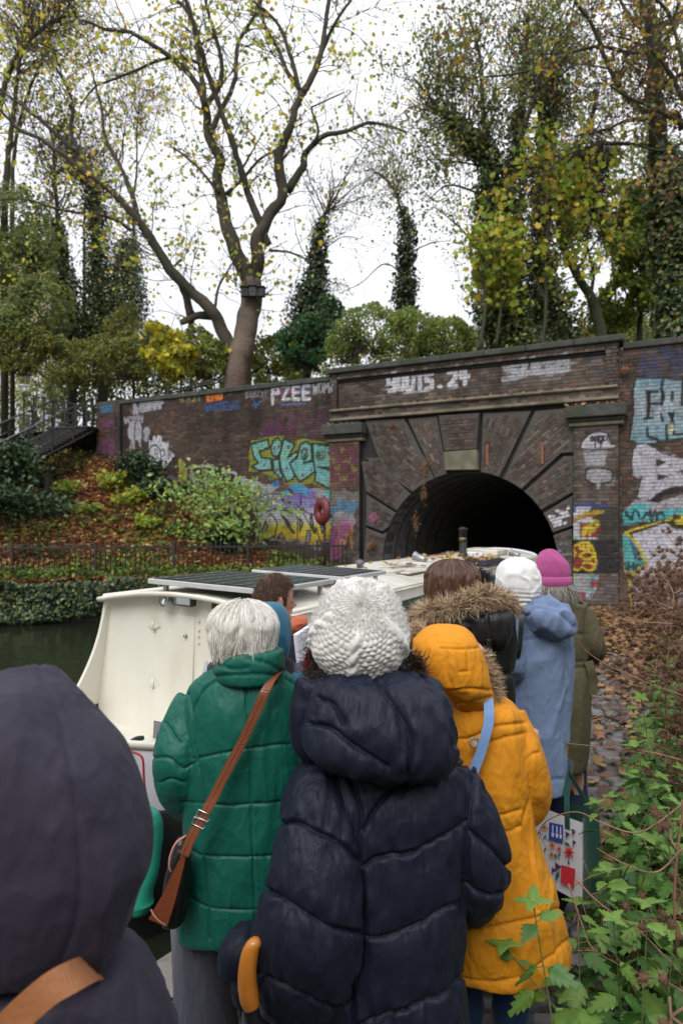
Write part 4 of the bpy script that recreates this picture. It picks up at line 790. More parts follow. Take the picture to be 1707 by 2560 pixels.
for sgn in (0, 1):
    o3 = sd*W2*sgn; MB().tube([bot+o3-fd*.2+np.array([0,0,-.12]), top+o3+np.array([0,0,-.1])], .05, 4, flat=.4).build('stringer', M_STAIR, st, sm=False)
    for hgt, mm, rr in ((.98, M_RAILM, .028), (.62, M_RAILM, .018), (.3, M_RAILM, .018)):
        MB().tube([bot+o3+np.array([0,0,hgt])-fd*1.6+np.array([0,0,-1.6*dirv[2]/fl]), top+o3+np.array([0,0,hgt])], rr, 6).build('handrail' if hgt > .9 else 'rail', mm, st)
    for k in (-3, 1, 6, 11, 16):
        c = bot+dirv*(k/nst)+o3; MB().box(c+np.array([0,0,.45]), (.05, .05, 1.06)).build('baluster_post', M_STAIR, st, sm=False)
for k in (0, 5): c = bot+flat*(k/nst); MB().box((c[0], c[1], c[2]-1.2), (.14, .14, 2.2)).build('support_post', M_STAIR, st, sm=False)
# landing at the top and lower flight coming from the left
lc = top+fd*.3+sd*W2/2; MB().bbox(lc, (1.2, W2+.1, .07), .01, rotz(sang)).build('landing', M_STAIR, st, sm=False)
lb0 = bot-fd*.2; MB().bbox(bot-fd*1.1+sd*W2/2+np.array([0,0,-.02]), (2.0, W2, .08), .01, rotz(sang)).build('landing', M_STAIR, st, sm=False)
for k in range(7):
    MB().bbox(bot-fd*(2.1+k*.28)+sd*W2/2+np.array([0, 0, -.17*(k+1)]), (.3, W2, .05), .008, rotz(sang)).build('tread', M_STAIR, st, sm=False)
# upper park railings at the head of the stairs
pr_ = thing('park_railings', P(240, 1010, 23.2), 'upper dark park railings behind the staircase head', 'railings'); a3 = P(60, 985, 24.5); b3 = P(245, 1022, 23.0)
for h in (0, .35, .75): MB().tube([a3-np.array([0,0,h]), b3-np.array([0,0,h])], .025, 5).build('rail', M_STAIR, pr_)
for t_ in np.linspace(0, 1, 8): c = a3+(b3-a3)*t_; MB().box(c+np.array([0,0,-.5]), (.05,.05,1.05)).build('post', M_STAIR, pr_, sm=False)
r2 = thing('path_handrail', P(500, 960, 21.8), 'short dark handrail rising behind the top of the graffiti wall', 'handrail')
for o_ in (0, 6): MB().tube([P(400, 985+o_, 22.6), P(500, 958+o_, 21.8), P(560, 948+o_, 21.4)], .03, 5).build('rail', M_STAIR, r2)
for px_, Y_ in ((420, 22.4), (490, 21.9), (550, 21.5)):
    c = P(px_, 980-(px_-400)*.2, Y_); MB().tube([c, (c[0], c[1], 5.4)], .025, 5).build('post', M_STAIR, r2)
# ================================================================ narrowboat
HB = R(25); BR = np.array([math.cos(HB), -math.sin(HB), 0]); BF = np.array([math.sin(HB), math.cos(HB), 0]); BC = np.array([-1.05, 4.79, 0]); LIST = math.tan(R(2.6))
def bw(x, y, z):
    x, y, z = np.broadcast_arrays(np.asarray(x, float), np.asarray(y, float), np.asarray(z, float))
    return BC+x[..., None]*BR+y[..., None]*BF+(z-x*LIST)[..., None]*np.array([0, 0, 1.])
def roofxy(px, py, z):       # a photograph point on the (listing) roof plane -> local x, y
    x = 0.
    for _ in range(8):
        w = Pz(px, py, z-x*LIST)-BC; x = w@BR
    return x, w@BF
def bulk(px, py, y=0.):      # on the bulkhead plane -> local x, z
    t = (px-CX)/F; # BC+x BR + y BF = (tY, Y)
    b = BC+y*BF; x = (t*b[1]-b[0])/(BR[0]-t*BR[1]); Y = b[1]+x*BR[1]; return x, EH+(HY-py)/F*Y+x*LIST
BROT = np.stack([BR-np.array([0, 0, LIST])*1, BF, np.array([LIST, 0, 1.])*1], 1); BROT = BROT/np.linalg.norm(BROT, axis=0)
M_CREAM = mat('cream_boat_paint', (.69,.67,.59), .35, var=.06, vscale=3, bump2=.05, b2scale=3, coat=.15, dark=(.52,.49,.39), aniso=(1,1,.4))
M_ROOF = mat('roof_paint', (.56,.54,.48), .5, var=.14, vscale=5, dark=(.42,.4,.34), bump=.1, bscale=40)
M_GREENP = mat('dark_green_boat_paint', (.012,.07,.048), .25, var=.1, vscale=3, coat=.3)
M_WHITEP = mat('white_boat_paint', (.66,.66,.7), .4, var=.05, vscale=3, dark=(.58,.57,.58))
M_BLACKP = mat('bitumen_black', (.008,.008,.009), .5, var=.3, vscale=5)
M_GLASS = mat('solar_glass', (.006,.009,.014), .22, spec=.25, var=.3, vscale=40)
M_ALU = mat('aluminium_frame', (.55,.55,.54), .4, metal=.2, var=.08)
M_CELL = mat('solar_gridline', (.22,.24,.25), .5)
M_PLAST = mat('black_plastic', (.015,.015,.016), .45); M_CHROME = mat('chrome', (.55,.55,.57), .2, metal=1.)
M_LAMPG = mat('lamp_glass', (.5,.53,.55), .12, metal=.5, bump=.5, bscale=90, aniso=(4,1,1)); M_NAVY = mat('navy_hatch', (.012,.013,.04), .35)
M_STEELV = mat('weathered_vent', (.28,.29,.3), .35, metal=.7, var=.2); M_MUSH = mat('grey_mushroom_vent', (.1,.11,.12), .5)
bt = thing('narrowboat', bw(0, 0, -.4), 'long cream and dark green canal narrowboat with solar panels, moored beside the towpath', 'boat')
ZR, HWR, ZG, HWG, LB = 1.25, .75, .46, .87, 10.5
# hull: plan curve and sheer
hy = np.array([-1.85, -1.6, -1.3, -1.0, -.7, -.4, -.1, .3, 2, 5, 8, LB, LB+.6, LB+1.3]); hx = np.array([.02, .19, .37, .53, .68, .8, .88, .92, .93, .93, .93, .9, .75, .35])
hz = np.array([.86, .8, .72, .64, .57, .52, .48, ZG, ZG, ZG, ZG, ZG, ZG, ZG])
n = 60; yy = np.interp(np.linspace(0, 1, n), np.linspace(0, 1, len(hy)), hy); xx = np.interp(yy, hy, hx); zz = np.interp(yy, hy, hz)
for sx in (1, -1):
    q = np.stack([bw(sx*xx, yy, zz), bw(sx*(xx+.012), yy, zz-.03), bw(sx*(xx+.012), yy, zz-.33*np.interp(yy, [-1, .6], [1, .35]))]); m1 = MB(); m1.grid(q if sx < 0 else q[:, ::-1]); m1.build('bulwark', M_WHITEP, bt)
    q = np.stack([bw(sx*(xx+.012), yy, zz-.33*np.interp(yy, [-1, .6], [1, .35])), bw(sx*(xx+.03), yy, zz-.35*np.interp(yy, [-1, .6], [1, .4])), bw(sx*(xx*.98), yy, .0*zz-.2), bw(sx*xx*.9, yy, -.7+0*zz)]); m1 = MB(); m1.grid(q if sx < 0 else q[:, ::-1]); m1.build('hull_side', M_BLACKP, bt)
    m1 = MB(); m1.tube(bw(sx*(xx-.005), yy, zz+.012), .024, 8); m1.build('gunwale_rail', M_CREAM, bt)
m1 = MB(); m1.grid(np.stack([bw(-xx, yy, zz-.10), bw(-xx*.5, yy, zz-.2), bw(0*xx, yy, zz-.2), bw(xx*.5, yy, zz-.2), bw(xx, yy, zz-.10)])); m1.build('foredeck', M_CREAM, bt)
# cabin sides with swept wings
ny = 40; ys_ = np.linspace(0, LB, ny)
for sx in (1, -1):
    tt = np.linspace(0, 1, 12); x_ = HWG+(HWR-HWG)*tt; z_ = ZG+(ZR-ZG)*tt
    m1 = MB(); m1.grid(np.stack([bw(sx*x_, y, z_) for y in ys_][::(1 if sx < 0 else -1)])); m1.build('cabin_side', M_GREENP, bt)
    m1 = MB()       # cream band below the roof
    m1.grid(np.stack([bw(sx*np.array([HWR+.028, HWR+.012, HWR+.016]), y, np.array([ZR-.1, ZR-.02, ZR])) for y in ys_][::(1 if sx < 0 else -1)])); m1.build('roof_band', M_CREAM, bt)
    m1 = MB(); wz = np.linspace(0, 1, 16); wy = -.05-.30*(1-wz)**2.2; x_ = HWG+(HWR-HWG)*wz+.0; z_ = ZG-.02+(ZR-ZG)*wz
    a = bw(sx*(x_+.012), wy, z_); b = bw(sx*(x_+.012), 0*wy+.02, z_); c = bw(sx*(x_-.012), 0*wy+.02, z_); d = bw(sx*(x_-.012), wy, z_)
    m1.rings(np.stack([a, b, c, d], 1), cap=True); m1.build('cabin_wing', M_CREAM, bt, sm=False)
    for y0 in (1.2, 3.2, 5.4, 7.4, 9.2):
        m1 = MB(); cc = bw(sx*(HWG-.06), y0, .86); m1.bbox(cc, (.03, .62, .34), .02, BROT); w_ = m1.build('window', M_CHROME, bt, sm=False); m2 = MB(); m2.bbox(cc+BR*sx*.012, (.03, .56, .28), .01, BROT); m2.build('pane', M_GLASS, w_, sm=False)
# cambered roof with overhanging front lip
xs_ = np.linspace(-1, 1, 25); cam_z = ZR+.095*(1-xs_**2)
lst = [bw(xs_*(HWR+.02), y, cam_z) for y in np.concatenate([[-.1], np.linspace(0, LB, 50)])]
m1 = MB(); m1.grid(np.stack(lst)); lo = [bw(xs_*(HWR+.02), -.1, cam_z-.028), bw(xs_*(HWR+.02), .0, cam_z-.03)]; m1.grid(np.stack([lo[1], lo[0], lst[0]])); m1.build('roof', M_ROOF, bt)
m1 = MB(); m1.tube(bw(xs_*(HWR+.02), -.1, cam_z-.008), .016, 8); m1.build('roof_lip', M_CREAM, bt)
for sx in (1, -1): MB().tube(bw(sx*(HWR-.02), np.linspace(-.08, LB, 20), ZR+.015), .018, 8).build('handrail', M_CREAM, bt)
# bulkhead
m1 = MB(); m1.grid(np.stack([bw(np.linspace(-HWG, HWG, 20), .0, ZG-.3), bw(np.linspace(-HWG+.01, HWG-.01, 20), 0, ZG+.05), bw(np.linspace(-HWR, HWR, 20), 0, ZR+.09*(1-np.linspace(-1, 1, 20)**2)-.0)])); m1.build('bulkhead', M_CREAM, bt)
def panel(name, pxs, dep, mm, b=.004, parent=None):
    q = [bulk(*p) for p in pxs]; x0 = min(a[0] for a in q); x1 = max(a[0] for a in q); z0 = min(a[1] for a in q); z1 = max(a[1] for a in q)
    m1 = MB(); m1.bbox(bw((x0+x1)/2, -dep/2, (z0+z1)/2), (x1-x0, dep, z1-z0), b, BROT); return m1.build(name, mm, parent or bt, sm=False), ((x0+x1)/2, (z0+z1)/2, x1-x0, z1-z0)
dr, (dx_, dz_, dw_, dh_) = panel('door', [(388, 1528), (484, 1860)], .014, M_CREAM)
dr2, _ = panel('door', [(491, 1540), (600, 1900)], .014, M_CREAM)
for yv in (1562, 1707):
    x, z = bulk(388, yv); m1 = MB(); m1.add([bw(x+a, -.018-.006*(abs(a) < .01), z+b) for a, b in ((-.062, 0), (-.03, .018), (0, .03), (.03, .018), (.062, 0), (.03, -.018), (0, -.03), (-.03, -.018))], [[0, 1, 6, 7], [1, 2, 5, 6], [2, 3, 4, 5]]); m1.tube(bw([x, x], -.024, [z-.035, z+.035]), .009, 8); m1.build('hinge', M_CREAM, dr)
x, z = bulk(468, 1589); m1 = MB(); m1.tube(bw([x, x], [-.01, -.03], [z, z]), .011, 12); m1.build('lock', M_STEELV, dr)
for yv in (1553, 1575, 1590, 1607): x, z = bulk(500, yv); m1 = MB(); m1.tube(bw([x, x], [-.01, -.02], [z, z]), .008, 8); m1.build('rivet', M_CREAM, dr2)
v, (x, z, w_, h_) = panel('vent', [(388, 1798), (424, 1850)], .022, mat('vent_steel', (.12,.12,.12), .5, metal=.5))
for k in range(11): m1 = MB(); m1.bbox(bw(x+.006, -.026, z-h_/2+.015+k*(h_-.02)/11), (w_*.8, .008, .006), .002, BROT); m1.build('slat', M_STEELV, v, sm=False)
# horn, floodlight, socket
x, z = bulk(433, 1497); m1 = MB(); m1.lathe(bw(x, -.02, z), [(.012, 0), (.03, .01), (.034, .05), (.02, .055), (.026, .075), (.044, .082), (.03, .07), (.0, .06)], 20, BROT@rotx(R(90))); m1.build('horn', M_STEELV, bt)
x, z = bulk(482, 1497); m1 = MB(); m1.bbox(bw(x, -.07, z), (.145, .06, .09), .012, BROT); fl = m1.build('floodlight', M_PLAST, bt, sm=False); m1 = MB(); m1.bbox(bw(x, -.104, z), (.115, .01, .062), .004, BROT); m1.build('lens', M_LAMPG, fl, sm=False)
m1 = MB(); m1.bbox(bw(x, -.02, z+.01), (.03, .06, .03), .004, BROT); m1.build('bracket', M_PLAST, fl, sm=False)
x, z = bulk(549, 1508); m1 = MB(); m1.bbox(bw(x, -.03, z), (.06, .06, .075), .008, BROT); m1.build('socket_box', mat('brown_box', (.06,.05,.04), .5), bt, sm=False)
x0, z0 = bulk(441, 1500); m1 = MB(); m1.tube(catmull([bw(x0, -.04, z0), bw(x0+.02, -.05, z0-.03), bw(x0+.05, -.05, z0-.01), bw(x0+.07, -.05, z0)], 5), .004, 5); m1.build('cable', mat('blue_cable', (.02,.06,.2), .5), bt)
def roofz(x): return ZR+.095*(1-(x/HWR)**2)
def on_roof(px, py, dz=0.):
    x, y = 0, 0
    for _ in range(10): x, y = roofxy(px, py, roofz(np.clip(x, -.7, .7))+dz)
    return x, y
# solar panels
for corners, lab in (([(400,1445),(585,1425),(824,1449),(645,1480)], 0), ([(642,1422),(770,1411),(965,1429),(836,1446)], 1)):
    q = np.array([roofxy(*c, 1.42) for c in corners]); c = q.mean(0); wx = (abs(q[3, 0]-q[0, 0])+abs(q[2, 0]-q[1, 0]))/2; ly = (abs(q[1, 1]-q[0, 1])+abs(q[2, 1]-q[3, 1]))/2; print('panel', q, wx, ly)
    m1 = MB(); m1.bbox(bw(c[0], c[1], 1.405), (wx, ly, .035), .003, BROT); sp = m1.build('solar_panel', M_ALU, bt, sm=False)
    m1 = MB(); m1.box(bw(c[0], c[1], 1.4235), (wx-.05, ly-.05, .003), BROT); m1.build('glass', M_GLASS, sp, sm=False)
    m1 = MB(); 
    for k in range(1, 7): m1.box(bw(c[0]-wx/2+.025+(wx-.05)*k/7, c[1], 1.4255), (.0025, ly-.05, .001), BROT)
    for k in range(1, 9): m1.box(bw(c[0], c[1]-ly/2+.025+(ly-.05)*k/9, 1.4257), (wx-.05, .0025, .001), BROT)
    for k in range(1, 7):
        for j in range(1, 9): m1.box(bw(c[0]-wx/2+.025+(wx-.05)*k/7, c[1]-ly/2+.025+(ly-.05)*j/9, 1.426), (.022, .022, .001), BROT@rotz(.785))
    m1.build('grid_lines', M_CELL, sp, sm=False)
    for a in (-1, 1):
        for b in (-1, 1): xx_ = c[0]+a*wx*.42; m1 = MB(); m1.box(bw(xx_, c[1]+b*ly*.4, 1.345), (.03, .03, .09), BROT); m1.build('mounting_foot', M_ALU, sp, sm=False)
# mushroom vents, steel vents, chimney, hatch, boxes
for px, py, r, mm in ((728,1431,.055,M_MUSH), (899,1420,.05,M_MUSH), (1120,1394,.06,M_MUSH)):
    x, y = on_roof(px, py); z = roofz(x)-.01; m1 = MB(); m1.lathe(bw(x, y, z), [(.75*r, 0), (.7*r, .05), (1.0*r, .052), (1.05*r, .065), (.85*r, .09), (.4*r, .105), (0, .108)], 20, BROT); m1.build('mushroom_vent', mm, bt)
for px, py in ((1048,1404), (1285,1392)):
    x, y = on_roof(px, py); z = roofz(x)+.05; m1 = MB(); m1.lathe(bw(x, y, z), [(0, -.1), (.05, -.1), (.055, -.06), (.05, .04), (.062, .06), (.062, .09), (.03, .1), (0, .09)], 16, BROT@roty(R(-70))); m1.build('cowl_vent', M_STEELV, bt)
x, y = on_roof(1156, 1391); z = roofz(x); chz = .40
m1 = MB(); m1.lathe(bw(x, y, z-.01), [(.08, 0), (.08, .03), (.062, .035), (.06, chz*.62)], 18, BROT); ch = m1.build('chimney', M_BLACKP, bt)
m1 = MB(); m1.lathe(bw(x, y, z+chz*.62), [(.062, 0), (.064, .03), (.062, .06)], 18, BROT); m1.build('brass_band', mat('brass', (.2,.15,.08), .5, metal=1.), ch); m1 = MB(); m1.lathe(bw(x, y, z+chz*.62+.06), [(.058, 0), (.056, .12), (.07, .125), (.085, .14), (.03, .165), (0, .167)], 18, BROT); m1.build('cowl', M_BLACKP, ch)
q = np.array([on_roof(*p) for p in ((1168,1412), (1205,1400), (1275,1402), (1240,1420))]); c = q.mean(0); m1 = MB(); m1.bbox(bw(c[0]*.6, c[1], roofz(c[0])+.02), (.8, 1.7, .06), .01, BROT); m1.build('hatch_cover', M_NAVY, bt, sm=False)
for px, py, w_, l_, h_, mm in ((1215,1383,.6,.9,.09,M_ROOF), (1190,1388,.25,.2,.06,M_WHITEP), (1000,1425,.5,.8,.02,M_ROOF)):
    x, y = on_roof(px, py); m1 = MB(); m1.bbox(bw(x, y, roofz(x)+h_/2-.01), (w_, l_, h_), .012, BROT); m1.build('roof_box', mm, bt, sm=False)
for k, (pa, pb) in enumerate((((950,1418),(1040,1412)), ((960,1432),(1010,1428)), ((1060,1392),(1200,1372)))):
    xa, ya = on_roof(*pa, .03); xb, yb = on_roof(*pb, .03); MB().tube(bw([xa, xb], [ya, yb], [roofz(xa)+.03, roofz(xb)+.03]), .012, 6).build('pole', M_RUST if k == 2 else M_ROOF, bt)
# stern canopy frame at the far end
x, y = .3, LB; m1 = MB(); m1.tube(catmull([bw(-.7, LB+.2, ZG), bw(-.68, LB+.2, 1.2), bw(-.3, LB+.2, 1.34), bw(.4, LB+.2, 1.32), bw(.7, LB+.2, 1.15), bw(.74, LB+.2, ZG)], 6), .03, 8); m1.build('stern_hoop', M_WHITEP, bt)
# ridge clutter at the front of the roof: cleats, cord
for px, py in ((485,1461), (513,1465), (553,1474)):
    x, y = on_roof(px, py); m1 = MB(); m1.lathe(bw(x, y, roofz(x)), [(.014, 0), (.014, .02), (.02, .03), (.012, .045), (0, .048)], 12, BROT); m1.build('roof_knob', M_PLAST, bt)
a_ = [on_roof(*p) for p in ((470,1466), (500,1459), (530,1468), (560,1470))]; MB().tube(catmull([bw(x, y, roofz(x)+.02) for x, y in a_], 5), .008, 5).build('cord', M_STEELV, bt)
rs = np.random.default_rng(31); L = []
for (px, py, sp, nn) in ((575,1470,0,1),(1000,1415,.12,14),(1090,1402,.25,28),(1180,1398,.35,30),(1230,1396,.3,26),(1130,1396,.3,24),(690,1425,.12,5),(900,1415,.4,6),(1240,1418,.2,16)):
    x, y = on_roof(px, py)
    for _ in range(nn): xx_ = np.clip(x+rs.normal(0, sp), -.72, .72); L.append(bw(xx_, y+rs.normal(0, sp*1.6), roofz(xx_)+(.035 if nn > 20 else .02)))
tag(leaves('roof_leaves', np.array(L[1:]), rs.uniform(.06, .11, len(L)-1), [(.4,.19,.04),(.45,.28,.06),(.25,.1,.03),(.4,.33,.08)], rs, M_DRYLEAF, up=1.5, tilt=.6, lobes=True), kind='stuff')
p = L[0]; o = leaves('maple_leaf', np.array([p+np.array([0,0,.02])]), .15, [(.5,.3,.03)], rs, M_DRYLEAF, up=2, lobes=True, jit=None) if False else obj('maple_leaf', *[(lambda r: (r[0], [r[1]]))(leafset(np.array([p+np.array([0,0,.025])]), .15, rs, up=1, lobes=True, tilt=.4))][0], mat('yellow_leaf', (.5,.3,.03), .6), None, False)
tag(o, 'single large yellow orange leaf lying at the front edge of the boat roof', 'leaf')
# mooring line, fender
def hullpt(px, z, out=.03):
    best = None
    for y in np.linspace(-1.6, .3, 200):
        w = bw(np.interp(y, hy, hx)+out, y, z); u, v = proj(w); d = abs(u-px)
        if best is None or d < best[0]: best = (d, w)
    return best[1]
ftop = hullpt(372, .3, .09); fbot = hullpt(352, -.2, .09); fy = (ftop[1]+fbot[1])/2
fp = catmull([P(372, 2022, fy), P(378, 2050, fy), P(384, 2100, fy), P(376, 2170, fy), P(356, 2230, fy), P(352, 2262, fy), P(364, 2284, fy)], 6); fr = np.interp(np.linspace(0, 1, len(fp)), [0, .08, .2, .42, .6, .8, .92, 1], [.022, .04, .05, .038, .044, .062, .05, .02])*fy/3.1
fd_ = thing('boat_fender', fp[-1], 'faded turquoise green sausage fender hanging on a red cord beside the white hull', 'fender')
m1 = MB(); m1.tube(fp, fr, 16); m1.build('fender_body', mat('turquoise_fender', (.015,.25,.17), .45, var=.18, vscale=9), fd_)
tp_ = fp[0]; m1 = MB()
pts = catmull([P(300, 1868, fy+.05), P(325, 1878, fy-.02), P(355, 1893, fy-.04), P(360, 1940, fy-.03), P(364, 1995, fy-.02), P(366, 2010, fy)], 6); m1.tube(pts, .006, 6); m1.tube(catmull([pts[-1], P(362, 2022, fy-.03), P(366, 2034, fy-.05), P(376, 2030, fy-.05), pts[-1]], 5), .005, 6)
m1.build('cord', mat('red_cord', (.35,.02,.03), .7), fd_)
x = hullpt(330, .72, -.25); m1 = MB(); m1.tube(catmull([P(300, 1867, x[1]), P(320, 1860, x[1]), P(340, 1848, x[1]+.05), P(357, 1845, x[1]+.1)], 6), .014, 8); m1.build('mooring_rope', mat('black_rope', (.015,.015,.015), .8, bump=.8, bscale=150), bt)
# ================================================================ trees, bushes, far buildings
M_BARKP = mat('plane_bark', (.16,.115,.09), .9, var=.3, vscale=1.6, dark=(.085,.07,.05), bump=.6, bscale=14, bump2=.4, b2scale=3)
M_BARKD = mat('mossy_dark_bark', (.045,.042,.028), .95, var=.4, vscale=2.5, dark=(.06,.065,.025), bump=.7, bscale=16)
M_BARKT = mat('fine_twigs', (.06,.045,.035), .9)
M_BARKL = mat('plane_limb_bark', (.075,.062,.045), .9, var=.35, vscale=1.6, dark=(.04,.038,.024), bump=.6, bscale=14)
def a1(X, Y): return (X/1.8233, Y/1.8233)
def a2(X, Y): return (800+X/1.7288, Y/1.7288)
def wob(pts, amp, seed):
    p = np.array(pts); L = np.linalg.norm(np.diff(p, axis=0), axis=1).sum(); return p+np.stack([fbm(p, 1.2/max(amp*12, .3), seed+q, 2) for q in range(3)], -1)*amp
def twigs(mb, starts, dirs, lens, r0, rs, depth=2, kids=4, up=.15, tips=None, seg=3):
    for s, d, L, r in zip(starts, dirs, lens, r0):
        n = 5; pts = [s]; dd = d/np.linalg.norm(d)
        for k in range(n):
            dd = dd+rs.normal(0, .22, 3)+np.array([0, 0, up*.4]); dd /= np.linalg.norm(dd); pts.append(pts[-1]+dd*L/n)
        pts = np.array(pts); mb.tube(pts, np.linspace(r, r*.3, n+1), seg, cap=False)
        if tips is not None: tips.append(pts[1:] if depth <= 1 else pts[3:])
        if depth > 0:
            m = max(1, int(rs.poisson(kids*.72))); i = rs.integers(1, n+1, m); ax = rs.normal(size=(m, 3)); ax -= dd*(ax@dd)[:, None]; ax /= np.linalg.norm(ax, axis=1, keepdims=True)+1e-9
            nd = dd*.75+ax*rs.uniform(.5, 1.1, (m, 1)); twigs(mb, pts[i], nd, L*rs.uniform(.4, .75, m), np.full(m, max(r*.6, .0085)), rs, depth-1, kids, up, tips, seg)
def tree(name, Y, limbs, label, pal, f=a1, seed=0, leafn=6, leafsz=.16, ntw=26, twl=1.6, bark=None, tdepth=2, kids=3, w=None, spread=.18, ydep=2., group=None, trunk_limbs=1, lobes=True, skip=.25, m=None):
    rs = np.random.default_rng(seed); base = None; t = None; tw = MB(); tips = []
    trunk_mb, limb_mb = MB(), MB()
    for li, (pts, r0, r1, dy) in enumerate(limbs):
        q = [f(*p) for p in pts]; k = len(q); p3 = np.array([P(x, y, Y+dy*(i/max(1, k-1))) for i, (x, y) in enumerate(q)]); p3 = catmull(p3, 6)
        n = len(p3); rad = np.linspace(0, 1, n); rad = r0+(r1-r0)*rad**.8; p3 = wob(p3, r0*.25, seed+li); rad = rad*(1+.12*fbm(p3, 1.5, 3, 2))
        if t is None:
            base = p3[0].copy(); t = thing(name, (base[0], base[1], 5.2), label, 'tree', group); 
            if base[2] > 5.1: p3 = np.concatenate([[base*np.array([1, 1, 0])+np.array([0, 0, 5.1])], p3]); rad = np.concatenate([[rad[0]*1.15], rad])
        (trunk_mb if li < trunk_limbs else limb_mb).tube(p3, rad, 12 if r0 > .12 else 7)
        Ls = np.linalg.norm(np.diff(p3, axis=0), axis=1).sum(); m_ = int(ntw*Ls/6); i = rs.integers(int(len(p3)*(skip if li else .6)), len(p3), m_)
        tg = np.gradient(p3, axis=0)[i]; tg /= np.linalg.norm(tg, axis=1, keepdims=True)+1e-9; ax = rs.normal(size=(m_, 3)); ax -= tg*(ax*tg).sum(1, keepdims=True); ax /= np.linalg.norm(ax, axis=1, keepdims=True)+1e-9
        twigs(tw, p3[i], tg*.5+ax+np.array([0, 0, .2]), rs.uniform(.5, 1.3, m_)*twl, np.minimum(rad[i]*.4, .024), rs, tdepth, kids, .15, tips)
    trunk_mb.build('trunk', bark or M_BARKD, t)
    if limb_mb.n: limb_mb.build('limbs', M_BARKL if bark else M_BARKD, t)
    if tw.n: tag(tw.build('twigs', M_BARKT, t), kind='stuff')
    if leafn and tips:
        T = np.concatenate(tips); k = rs.integers(0, len(T), int(len(T)*leafn*.18)); C = T[k]+rs.normal(0, spread, (len(k), 3)); keep = fbm(C, .9, seed+5)+rs.uniform(-.25, .25, len(C)) > -.08; C = C[keep]
        leaves('crown', C, rs.uniform(leafsz*.55, leafsz*1.15, len(C)), pal, rs, m, t, w=w, lobes=lobes)
    return t
PLANE = [(.26,.27,.04),(.19,.22,.04),(.38,.3,.04),(.13,.15,.03),(.5,.33,.04),(.2,.12,.04)]
ivypal = [(.015,.033,.012),(.02,.045,.015),(.03,.06,.02),(.01,.022,.01)]
L1 = [([(1090,1640),(1115,1520),(1138,1400),(1150,1280)], .44, .33, 0),
 ([(1148,1300),(1100,1200),(1052,1080),(1020,980),(1000,900),(985,800),(1012,730),(972,660),(942,580),(938,480)], .28, .13, .4),
 ([(1152,1300),(1182,1180),(1175,1080),(1225,985),(1285,895),(1272,780),(1272,690),(1320,590),(1352,490),(1380,420)], .26, .11, -.6),
 ([(1222,1120),(1180,1010),(1130,880),(1095,760),(1050,620),(1000,480),(950,340),(910,200),(870,60),(840,-30)], .14, .06, -2.2),
 ([(1070,1610),(1010,1500),(970,1420),(870,1330),(790,1250),(700,1110),(640,1020),(560,920),(440,820),(330,740),(220,650),(100,590),(-40,470)], .25, .04, -2),
 ([(975,1440),(900,1440),(825,1470)], .17, .1, -.2), ([(870,1440),(830,1300),(760,1210),(700,1120)], .15, .1, -.3),
 ([(938,480),(905,400),(850,320),(720,220),(600,150),(500,135),(380,90)], .13, .04, -.6), ([(935,490),(925,400),(905,250),(880,100),(830,20),(760,-20)], .12, .06, .5),
 ([(960,600),(990,540),(1050,420),(1075,340),(1080,220),(1110,150),(1175,50),(1200,-40)], .11, .05, .8), ([(935,480),(990,410),(1012,330),(1000,230),(962,100),(930,-20)], .11, .05, -.5),
 ([(1380,430),(1430,330),(1460,250),(1478,150),(1500,-20)], .13, .07, -.3), ([(1310,870),(1380,760),(1400,690),(1480,620),(1568,598),(1700,560),(1850,600)], .15, .04, .5),
 ([(1380,425),(1310,330),(1270,230),(1210,120),(1180,0)], .1, .05, .4), ([(1370,430),(1320,240),(1260,100),(1150,0)], .09, .04, -.6), ([(1465,240),(1530,100),(1600,0)], .08, .04, 0),
 ([(640,1020),(600,880),(540,740),(480,620),(468,520),(440,400),(400,250)], .1, .03, -.5), ([(440,820),(380,720),(325,600),(328,450),(250,300),(150,180),(60,60)], .1, .03, .6),
 ([(340,690),(200,560),(60,450),(-60,360)], .08, .03, -.3), ([(935,300),(850,270),(740,270),(620,320),(520,360),(430,400),(370,480)], .07, .03, -.4),
 ([(980,1400),(1000,1300),(1060,1200)], .06, .03, .1), ([(1225,1140),(1320,1150),(1420,1190),(1520,1200)], .05, .02, 0), ([(1030,885),(1110,810),(1180,730),(1265,680)], .07, .04, .2),
 ([(1000,880),(900,760),(830,700),(760,650)], .06, .02, .2), ([(600,1050),(520,1000),(440,975),(300,960),(120,910),(-20,910)], .07, .025, -.4), ([(1090,790),(1150,690),(1200,600)], .05, .02, 0),
 ([(1400,690),(1450,600),(1420,500),(1440,480),(1568,420)], .06, .025, .3)]
big = tree('plane_tree', 23.5, L1, 'big plane tree with reddish trunk and wide bare limbs behind the brick wall', PLANE, seed=1, leafn=3.0, leafsz=.17, ntw=16, twl=2.0, bark=M_BARKP, w=[.3,.24,.17,.13,.09,.07], spread=.28)
bb = P(632, 730, 22.9)
for k, (dx, dy_, h) in enumerate(((0, 0, .34), (-.28, .05, .3), (.28, .06, .3))):
    m1 = MB(); m1.bbox(bb+np.array([dx, dy_, 0]), (.24, .2, h), .015, rotz(-dx)); m1.bbox(bb+np.array([dx, dy_-.02, h/2+.02]), (.3, .27, .03), .008, rotz(-dx)); m1.bbox(bb+np.array([dx, dy_-.11, .02]), (.07, .02, .07), .01, rotz(-dx))
    tag(m1.build('bird_box', M_PLAST, None, sm=False), ['middle black nest box facing us on the plane tree trunk', 'left black nest box on the plane tree trunk', 'right black nest box on the plane tree trunk'][k], 'nest box', 'nest boxes strapped round the plane tree')
DG = [(.075,.1,.03),(.1,.13,.03),(.055,.075,.025),(.17,.17,.03),(.13,.08,.04),(.28,.23,.04)]
